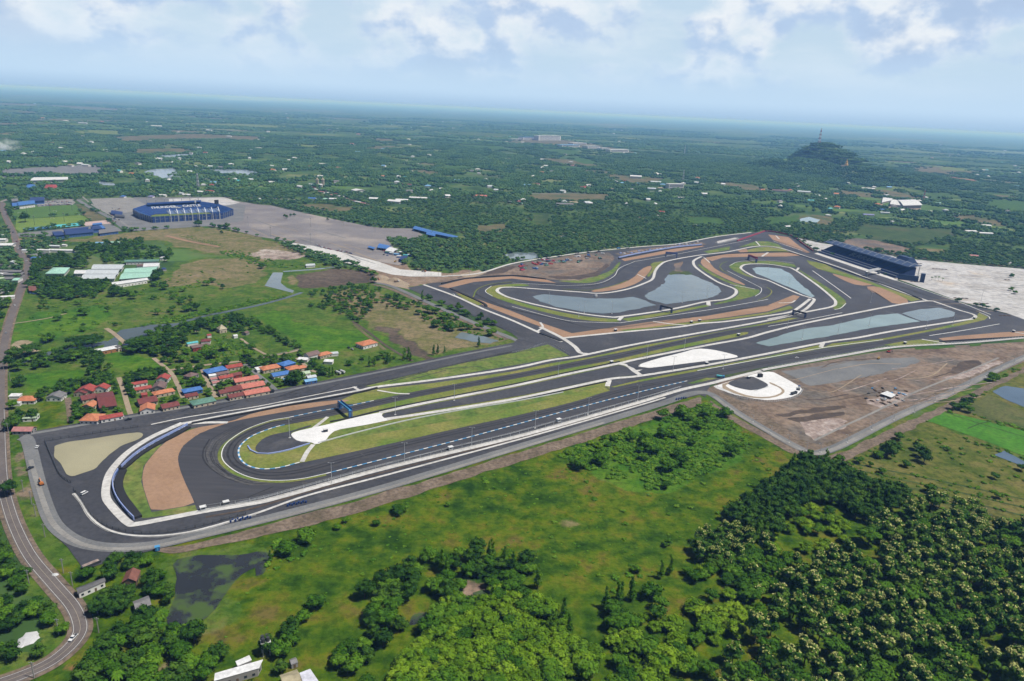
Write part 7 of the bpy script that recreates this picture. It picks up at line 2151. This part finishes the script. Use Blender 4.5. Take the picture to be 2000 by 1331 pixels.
grove([(-60,960),(0,965),(14,1020),(44,1080),(30,1098),(-60,1100)],{'broad':0.5,'green':0.5},6.8,'on the left verge of the country road',(0.6,0.95),keep=0.9)
grove([(150,1170),(170,1130),(210,1108),(245,1092),(290,1098),(335,1125),(352,1160),(345,1195),(300,1205),(250,1200),(190,1222),(162,1200)],{'broad':0.75,'green':0.25},6.4,'around the three old sheds beside the dark pond',(0.6,0.95),
keep=0.92)
grove([(1088,890),(1200,848),(1340,797),(1385,787),(1440,830),(1472,870),(1400,915),(1300,955),(1230,958),(1150,928)],{'bush':0.97,'green':0.03},3.6,'in the bushy patch below the circuit fence',(0.7,1.35),keep=0.8,gaps=0.36,gap_s=30)
grove([(1095,893),(1180,855),(1225,845),(1240,870),(1200,900),(1130,925)],{'yellow':0.5,'green':0.3,'bush':0.2},7.5,'in the bushy patch below the circuit fence',(0.4,0.65),keep=0.6)
MEADOW=[(330,1085),(520,1050),(720,1000),(1000,910),(1180,860),(1370,800),(1500,860),(1560,900),(1420,1000),(1340,1100),(1180,1170),(1000,1080),(880,1070),(560,1230),(420,1260)]
grove(MEADOW,{'bush':1.0},7,'scattered over the wide meadow',(0.35,1.0),keep=0.22,gaps=0.52,gap_s=55)
grove(MEADOW,{'bush':1.0},6.5,'scattered over the wide meadow',(0.18,0.5),keep=0.5,gaps=0.46,gap_s=28)
grove([(500,1090),(540,1060),(600,1055),(620,1075),(560,1110),(520,1120)],{'bush':0.9,'green':0.1},4.5,'on the marshy corner by the dark pond',(0.7,1.2),keep=0.6)
grove([(1600,905),(1760,850),(1830,840),(1930,880),(2060,940),(2060,1060),(1900,1005),(1780,970),(1690,940)],{'bush':0.85,'green':0.15},8,'dotted over the olive plain on the right',(0.4,1.0),keep=0.42,gaps=0.42,gap_s=40)
for k in range(7):
 a=(1660+k*14,905+k*14)
 n_=26
 for j in range(n_):
  if rng.random()<0.6:
   t=j/n_
   lone('bush',[(a[0]+(2040-a[0])*t,a[1]+(985+k*17-a[1])*t-2*math.sin(3.14*t))],'on the low banks of the olive plain',rng.uniform(0.5,0.95))
lone('broad',[(1733,893,1.25),(1741,885,1.05),(1727,889,0.95),(1804,904,1.1),(1798,893,0.95),(1790,880,0.75)],'standing alone on the olive plain')
lone('green',[(1677,905,0.7),(1722,925,0.6),(1769,912,0.7),(1700,912,0.5)],'standing alone on the olive plain')
grove([(1850,798),(1885,786),(1895,806),(1865,812)],{'broad':0.6,'green':0.4},7,'beside the bright paddy',(0.7,1.0))
grove([(1800,824),(1850,800),(1925,765),(1940,742),(2000,712),(2060,690),(2060,700),(1950,750),(1900,790),(1810,828)],{'bush':0.9,'green':0.1},5,'in the hedge along the paddies',(0.7,1.2),keep=0.7)
grove([(1900,802),(1960,826),(2060,846),(2060,852),(1960,834),(1900,812)],{'bush':1},4.5,'in the hedge between paddies',(0.7,1.2),keep=0.8)
grove([(1870,850),(1930,868),(2060,912),(2060,920),(1920,876),(1865,856)],{'bush':1},4.5,'in the hedge below the bright paddy',(0.6,1.0),keep=0.7)
grove([(1650,890),(1760,838),(1800,822),(1802,826),(1765,846),(1655,897)],{'bush':1},5,'in the hedge outside the ring road',(0.5,0.9),keep=0.6)
lone('slender',[(929,1082,.9),(957,1092,1.0),(962,1090,.8),(986,1110,1.1),(1002,1112,.9),(864,1118,1.1),(872,1126,1.0),(1182,1188,.95),(1205,1180,1.05),(1212,1172,.9),(1232,1172,1.1),(1290,1130,.9),(1308,1122,.95),(1050,1150,1.1),(1080,
1240,1.1),(1100,1210,1.0),(1110,1240,.95),(528,1098,.6)],'rising above the belt south of the meadow')
lone('green',[(1305,1065,.6),(1242,1118,.6),(962,1150,.9),(1012,1142,.8),(1300,1068,.45)],'on the edge of the meadow')
lone('yellow',[(1310,1230,1.1),(1385,1222,1.15),(1435,1240,1.1),(1200,1245,.75),(1245,1310,.5),(1210,1275,.6),(1240,1290,.5),(1160,1290,1.1),(1140,1310,1.2),(1300,1300,1.3),(1330,1310,1.2),(1280,1320,1.2)],'on the grass between the bottom thickets')
lone('green',[(780,1005,.85),(788,1000,.8),(775,1000,.6),(875,990,.4),(735,1028,.5),(660,1035,.5),(675,1022,.5)],'alone in the meadow below the gravel road')
lone('broad',[(18,968,1.0),(28,705,1.3),(20,720,1.2),(36,725,1.0),(98,668,.9),(40,755,1.0)],'beside the country road')
lone('green',[(98,666,1.25),(92,670,1.0),(163,648,.7)],'on the pasture north of the canal')
lone('umbrella',[(58,695,1.0),(163,682,1.25),(180,676,1.0),(275,684,1.25),(262,690,.9),(300,672,.8)],'spreading over the canal bank')
grove([(35,715),(60,698),(100,695),(160,690),(200,700),(215,712),(215,750),(180,752),(172,720),(120,712),(80,722),(40,735)],{'broad':.6,'green':.3,'palm':.1},7.5,'south of the canal by the country road',(.6,1.0),keep=.9)
grove([(95,752),(112,722),(128,728),(130,750),(118,758)],{'broad':1},6,'in the dark knot in the green field',(.9,1.2))
grove([(30,776),(110,760),(175,745),(235,740),(310,722),(325,735),(315,750),(250,745),(225,752),(170,762),(130,775),(100,775),(40,782)],{'broad':.6,'green':.4},7,'behind the village houses',(.5,.85),keep=.92)
grove([(250,680),(310,640),(345,640),(400,632),(440,622),(480,618),(500,640),(470,655),(440,650),(400,645),(370,660),(350,690),(330,720),(290,720),(270,700)],{'broad':.55,'green':.4,'palm':.05},7,'in the gardens south of the canal',
(.5,.95),keep=.88)
grove([(360,690),(440,655),(465,665),(515,690),(470,704),(400,712),(345,722),(335,715)],{'bush':.85,'green':.15},5.5,'in the orchard north of the village',(.8,1.2),rows=.5,keep=.9)
grove([(495,622),(520,640),(590,680),(580,690),(545,668),(490,638)],{'green':.7,'broad':.3},7,'in the windbreak east of the orchard',(.45,.7))
grove([(125,780),(150,765),(160,830),(140,832)],{'green':.5,'broad':.5},6,'between the village houses',(.45,.7),keep=.9)
grove([(145,752),(320,722),(400,715),(600,690),(640,735),(500,768),(260,806),(150,828)],{'green':.5,'broad':.45,'palm':.05},5.6,'between the village houses',(.42,.74),keep=.95)
lone('broad',[(575,748,1.15),(568,752,1.1),(583,744,1.0),(578,752,1.1),(80,783,.8),(38,822,.9),(65,820,.9),(28,830,.7)],'shading the village edge')
lone('slender',[(644,737,.75),(650,735,.7),(732,716,.8),(722,717,.9),(757,712,.9),(762,708,.7),(790,704,1.0),(798,702,1.0),(802,706,.7),(847,694,.9),(855,692,.8),(868,690,.6),(935,678,.9),(825,588,1.1)],'along the inner edge of the paved strip')
grove([(640,720),(700,715),(780,708),(770,690),(720,700),(690,705)],{'green':.6,'bush':.4},6,'beside the paved strip east of the village',(.4,.7),keep=.6)
grove([(600,575),(640,566),(720,556),(740,565),(780,580),(850,612),(900,645),(880,650),(800,615),(730,600),(700,640),(660,610),(600,600)],{'green':.7,'broad':.3},8.5,'in the scrub west of the circuit',(.4,.8),keep=.7,gaps=.38,gap_s=45)
grove([(805,605),(860,650),(960,672),(985,664),(930,640),(850,605)],{'bush':.8,'green':.2},6,'in the scrub west of the circuit',(.7,1.3),keep=.6,gaps=.4)
lone('broad',[(228,575,1.3),(222,580,1.2),(372,605,1.0),(385,608,1.0),(435,565,.7),(315,560,.6),(265,577,.6),(210,610,.7),(85,600,.9),(163,640,.5)],'alone in the scrub north of the canal')
grove([(60,570),(75,548),(100,552),(150,548),(210,548),(218,560),(190,580),(130,588),(80,585)],{'broad':.6,'green':.4},7,'on the south side of the school',(.6,.95),keep=.9)
grove([(88,570),(95,548),(140,550),(215,546),(220,556),(170,562),(110,566)],{'broad':1},6.5,'in the row below the school',(.7,.9))
grove([(52,530),(60,515),(75,505),(150,510),(175,518),(170,526),(130,525),(85,528),(75,545),(56,555)],{'broad':.7,'green':.3},7.5,'on the north side of the school',(.7,1.0),keep=.9)
lone('broad',[(165,512,1.7),(172,506,1.6),(158,508,1.4),(120,506,1.2),(128,508,1.1),(305,548,1.4),(310,545,1.4),(302,552,1.1),(320,508,1.3),(326,512,1.0),(50,435,1.9),(275,475,1.1),(268,474,.9)],'a big crown near the school and playing field')
grove([(200,500),(240,478),(330,490),(340,500),(300,512),(220,515),(200,520)],{'broad':.5,'green':.5},8,'in the scrub between school and blue sheds',(.5,.95),keep=.75,gaps=.36)
grove([(150,485),(240,470),(280,478),(250,490),(200,494),(150,500)],{'broad':.6,'green':.4},8,'in the scrub between school and blue sheds',(.6,1),keep=.75)
grove([(10,410),(16,410),(32,450),(28,455)],{'broad':1},7,'in the hedge left of the playing field',(.7,.9))
grove([(60,600),(340,545),(520,580),(480,600),(340,622),(220,638),(60,660)],{'bush':.75,'green':.25},9,'in the rough pasture north of the canal',(.4,1.2),keep=.55,gaps=.44,gap_s=60)
grove([(190,655),(330,622),(500,588),(560,578),(565,582),(500,594),(340,630),(215,646)],{'bush':1},4.5,'in the reed belt on the canal bank',(.8,1.3),keep=.9)
grove([(40,694),(120,678),(200,662),(205,666),(130,684),(50,704)],{'bush':1},4.5,'in the reed belt on the canal bank',(.8,1.2),keep=.8)
grove([(330,540),(520,500),(620,516),(560,530),(540,520),(400,570),(340,575)],{'bush':.9,'green':.1},10,'in the dry pasture below the stadium',(.4,1.3),keep=.35,gaps=.45)
grove([(420,492),(470,488),(560,520),(620,515),(600,526),(500,520)],{'bush':1},7,'in the dry pasture below the stadium',(.7,1.4),keep=.6)
lone('broad',[(389,443,1.3),(384,443,1.1),(430,449,.9),(444,448,1.2),(433,458,.7)],'on the verge in front of the stadium')
for k in range(20):
 lone('palm',[(352+k*4.0,466+k*0.95,.6),(355+k*4.0,463+k*.95,.6)][:1+(k%2)],'in the avenue of young palms below the stadium')
grove([(505,404),(545,402),(570,405),(640,420),(600,418),(560,412),(530,414)],{'far':1},16,'on the far edge of the car park',(.7,1.2),keep=.6)
lone('broad',[(640,432,.6),(556,425,.7),(560,428,.8),(568,424,.7),(575,423,.7)],'standing on the car park')
lone('palm',[(1819,549,.9),(1826,548,.9),(1832,550,.9),(1840,551,.9)],'in the row of four at the end of the grandstand')
lone('green',[(1975,543,.8),(1977,540,.7),(1974,569,.75),(1982,575,.8),(1977,566,.6)],'alone on the crushed stone car park')
# the wooded plain beyond: denser and coarser with distance
def countryside(x,y,scale_s,thr,steep=14):
 f=fbm(x,y,scale_s)
 return 1/(1+np.exp(-(f-thr)*steep))
EXCL=[GA(p)for p in[[(60,1080),(200,1070),(330,1040),(520,1000),(720,945),(1000,858),(1180,808),(1370,742),(1500,713),(1650,686),(1885,662),(2100,636),(2100,1300),(2150,1420),(-60,1420),(-60,1330),(60,1330),(160,1240),(100,1160),(10,
940),(20,845),(80,850)],[(60,560),(70,505),(130,470),(250,455),(400,442),(500,462),(620,512),(740,560),(830,600),(1030,660),(1010,690),(780,730),(500,785),(250,825),(30,860),(12,660)]]]
cell=9.0
gx,gy=np.meshgrid(np.arange(-1650,1650,cell),np.arange(430,2250,cell))
x=gx.ravel()+rng.uniform(-4.2,4.2,gx.size)
y=gy.ravel()+rng.uniform(-4.2,4.2,gx.size)
px,py=project(x,y)
ok=(px>-60)&(px<2060)&(py<1400)&(np.hypot(x,y)<2250)
x,y,px,py=x[ok],y[ok],px[ok],py[ok]
ok=rng.random(x.size)<0.95*countryside(x,y,75,0.42)
woods=np.zeros(x.size,bool)
for pp in[[(790,470),(830,462),(900,465),(940,440),(1060,445),(1480,440),(1500,450),(1400,458),(1250,478),(1075,500),(1000,512),(890,528),(850,522),(780,505)],[(660,420),(720,410),(860,432),(840,440),(800,440),(720,442)],[(1480,438),
(1590,452),(1640,470),(1600,478),(1500,450)],[(1840,500),(1900,480),(1960,510),(1900,515),(1850,508)],[(1750,478),(1800,470),(1840,510),(1790,505)]]:
 woods|=inside(GA(pp),x,y)
ok|=woods&(rng.random(x.size)<0.9)
x,y=x[ok],y[ok]
ok=free(x,y,NO_TREES+EXCL)
x,y=x[ok],y[ok]
for xx,yy in zip(x,y):
 d=math.hypot(xx,yy)
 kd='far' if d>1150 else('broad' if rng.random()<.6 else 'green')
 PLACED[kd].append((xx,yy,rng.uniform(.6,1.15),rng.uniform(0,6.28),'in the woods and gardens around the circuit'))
cell=38.0
gx,gy=np.meshgrid(np.arange(-4200,4200,cell),np.arange(1700,5600,cell))
x=gx.ravel()+rng.uniform(-17,17,gx.size)
y=gy.ravel()+rng.uniform(-17,17,gx.size)
px,py=project(x,y)
dd=np.hypot(x,y)
ok=(px>-80)&(px<2080)&(dd>2200)&(dd<5600)
x,y,dd=x[ok],y[ok],dd[ok]
hgt=terrain_height(x,y)
forest=inside(GA([(1230,285),(1400,300),(1500,280),(1600,250),(1750,300),(1850,345),(1800,362),(1650,352),(1480,338),(1380,330),(1270,298)]),x,y)
ok=(rng.random(x.size)<0.95*countryside(x,y,190,0.46))|(hgt>3)|(forest&(rng.random(x.size)<.93))
x,y,hgt=x[ok],y[ok],hgt[ok]
ok=free(x,y)
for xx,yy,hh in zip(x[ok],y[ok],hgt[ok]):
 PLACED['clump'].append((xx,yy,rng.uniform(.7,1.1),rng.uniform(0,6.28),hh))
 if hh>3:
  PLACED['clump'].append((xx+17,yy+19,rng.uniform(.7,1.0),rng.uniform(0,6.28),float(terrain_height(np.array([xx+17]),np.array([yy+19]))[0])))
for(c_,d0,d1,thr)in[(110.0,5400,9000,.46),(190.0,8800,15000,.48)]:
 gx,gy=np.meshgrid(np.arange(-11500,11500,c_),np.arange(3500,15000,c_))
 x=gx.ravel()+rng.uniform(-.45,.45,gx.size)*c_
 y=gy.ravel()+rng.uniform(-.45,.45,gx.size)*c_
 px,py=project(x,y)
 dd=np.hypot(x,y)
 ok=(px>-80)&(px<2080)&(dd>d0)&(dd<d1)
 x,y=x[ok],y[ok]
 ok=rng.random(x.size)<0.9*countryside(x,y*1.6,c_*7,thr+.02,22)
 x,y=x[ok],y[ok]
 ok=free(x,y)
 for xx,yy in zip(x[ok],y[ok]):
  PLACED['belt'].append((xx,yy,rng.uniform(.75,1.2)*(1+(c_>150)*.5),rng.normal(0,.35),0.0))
  # build them: the nearest of each kind one by one, the rest as one mass per kind
WORD={'teak':('teak_tree','tree','pale-flowered dark teak tree'),'broad':('broadleaf_tree','tree','dark broadleaf tree'),'green':('leafy_tree','tree','leafy green tree'),'yellow':('acacia_tree','tree','yellow-green feathery acacia'),
'slender':('slender_tree','tree','tall slim tree'),'umbrella':('rain_tree','tree','wide flat-topped rain tree'),'bush':('bush','bush','round green bush'),'palm':('palm_tree','palm','palm with drooping fronds')}
LIMIT={'teak':290,'broad':290,'green':260,'yellow':290,'slender':60,'umbrella':20,'bush':280,'palm':60,'far':0,'clump':0,'belt':0}
STUFF={'teak':('woodland','rest of the flowering plantation, one mass of teak crowns'),'broad':('woodland','dark mass of broadleaf trees in the woods and between houses'),'green':('woodland','lighter green mass of trees in hedges and gardens'),
'yellow':('woodland','mass of feathery yellow-green acacia crowns'),'bush':('shrubland','low green scrub and bushes covering rough pasture'),'far':('woodland','dense belt of woods and gardens beyond the circuit'),'clump':('woodland',
'bluish far-off woods across the plain and over the hill'),'belt':('woodland','thin far tree belts towards the horizon')}
def tree_mass(kind,items):
 if not items:
  return
 src=bpy.data.collections.new('source '+kind)
 for k,(cm,tm)in enumerate(PROTO[kind]):
  bm=bmesh.new()
  bm.from_mesh(cm)
  me=bpy.data.meshes.new('crown')
  nm_=len(cm.materials)
  if tm is not None:
   n0=len(bm.faces)
   bm.from_mesh(tm)
   bm.faces.ensure_lookup_table()
   for f in bm.faces[n0:]:
    f.material_index=nm_
  bm.to_mesh(me)
  bm.free()
  for mm in cm.materials:
   me.materials.append(mm)
  me.materials.append(MATS['bark'])
  src.objects.link(bpy.data.objects.new('tree',me))
 me=bpy.data.meshes.new('woodland')
 me.from_pydata([(i[0],i[1],(i[4]if not isinstance(i[4],str)else 0.0))for i in items],[],[])
 for nm_,vals in(('turn',[i[3]for i in items]),('size',[i[2]for i in items])):
  at=me.attributes.new(nm_,'FLOAT','POINT')
  at.data.foreach_set('value',np.array(vals,np.float32))
 o=bpy.data.objects.new(STUFF[kind][0],me)
 ROOT.objects.link(o)
 tag(o,STUFF[kind][1],'woods' if kind!='bush' else 'scrub',None,'stuff')
 g=bpy.data.node_groups.new('planting '+kind,'GeometryNodeTree')
 g.interface.new_socket('Geometry',in_out='INPUT',socket_type='NodeSocketGeometry')
 g.interface.new_socket('Geometry',in_out='OUTPUT',socket_type='NodeSocketGeometry')
 N=g.nodes
 gi,go=N.new('NodeGroupInput'),N.new('NodeGroupOutput')
 iop=N.new('GeometryNodeInstanceOnPoints')
 ci=N.new('GeometryNodeCollectionInfo')
 ci.inputs[0].default_value=src
 ci.inputs['Separate Children'].default_value=True
 ci.inputs['Reset Children'].default_value=True
 iop.inputs['Pick Instance'].default_value=True
 rv=N.new('FunctionNodeRandomValue')
 rv.data_type='INT'
 rv.inputs[4].default_value=0
 rv.inputs[5].default_value=len(PROTO[kind])-1
 na,nb_=N.new('GeometryNodeInputNamedAttribute'),N.new('GeometryNodeInputNamedAttribute')
 na.data_type=nb_.data_type='FLOAT'
 na.inputs[0].default_value,nb_.inputs[0].default_value='turn','size'
 cx=N.new('ShaderNodeCombineXYZ')
 L=g.links.new
 L(na.outputs[0],cx.inputs[2])
 L(gi.outputs[0],iop.inputs['Points'])
 L(ci.outputs[0],iop.inputs['Instance'])
 L(rv.outputs[2],iop.inputs['Instance Index'])
 L(cx.outputs[0],iop.inputs['Rotation'])
 L(nb_.outputs[0],iop.inputs['Scale'])
 L(iop.outputs[0],go.inputs[0])
 md=o.modifiers.new('planting','NODES')
 md.node_group=g
for kind,items in PLACED.items():
 def rank(i):
  q,w=project(np.array([i[0]]),np.array([i[1]]),3.0)
  vis=-10<q[0]<2010 and w[0]<1345
  return(0 if vis else 1,math.hypot(i[0],i[1])/(i[2]if kind=='bush' else 1))
 items.sort(key=rank)
 lim=LIMIT[kind]
 for k,it in enumerate(items[:lim]):
  name,cat,look=WORD[kind]
  v=random.randrange(len(PROTO[kind]))
  cm,tm=PROTO[kind][v]
  e=empty(name,(it[0],it[1],0),it[3])
  e.scale=(it[2],)*3
  lab=look+' '+it[4]
  tag(e,lab,cat,cat+'s '+it[4])
  for pn,me in(('crown',cm),('trunk',tm)):
   o=bpy.data.objects.new(pn,me)
   ROOT.objects.link(o)
   o.parent=e
 if kind in STUFF:
  tree_mass(kind,items[lim:])
print('TREES',{k:len(v)for k,v in PLACED.items()})
# the hazy air
hz_top,hz_bot=268.0,-1.5
x0,x1,y0,y1=-95000,95000,-3500,135000
hb=MB().box(((x0+x1)/2,(y0+y1)/2,(hz_top+hz_bot)/2),(x1-x0,y1-y0,hz_top-hz_bot))
hm=bpy.data.materials.new('haze')
hm.use_nodes=True
ht_=hm.node_tree
for n in list(ht_.nodes):
 ht_.nodes.remove(n)
pv=ht_.nodes.new('ShaderNodeVolumePrincipled')
pv.inputs['Color'].default_value=(0.21,0.45,1.0,1)
pv.inputs['Absorption Color'].default_value=(0.66,0.66,0.66,1)
pv.inputs['Density'].default_value=HAZE
pv.inputs['Anisotropy'].default_value=0.0
oo=ht_.nodes.new('ShaderNodeOutputMaterial')
ht_.links.new(pv.outputs[0],oo.inputs['Volume'])
MATS['haze']=hm
hz=hb.build('haze','haze')
hz['kind']='stuff'
hz['label']='pale blue haze in the air over the whole plain'
hz['category']='haze'
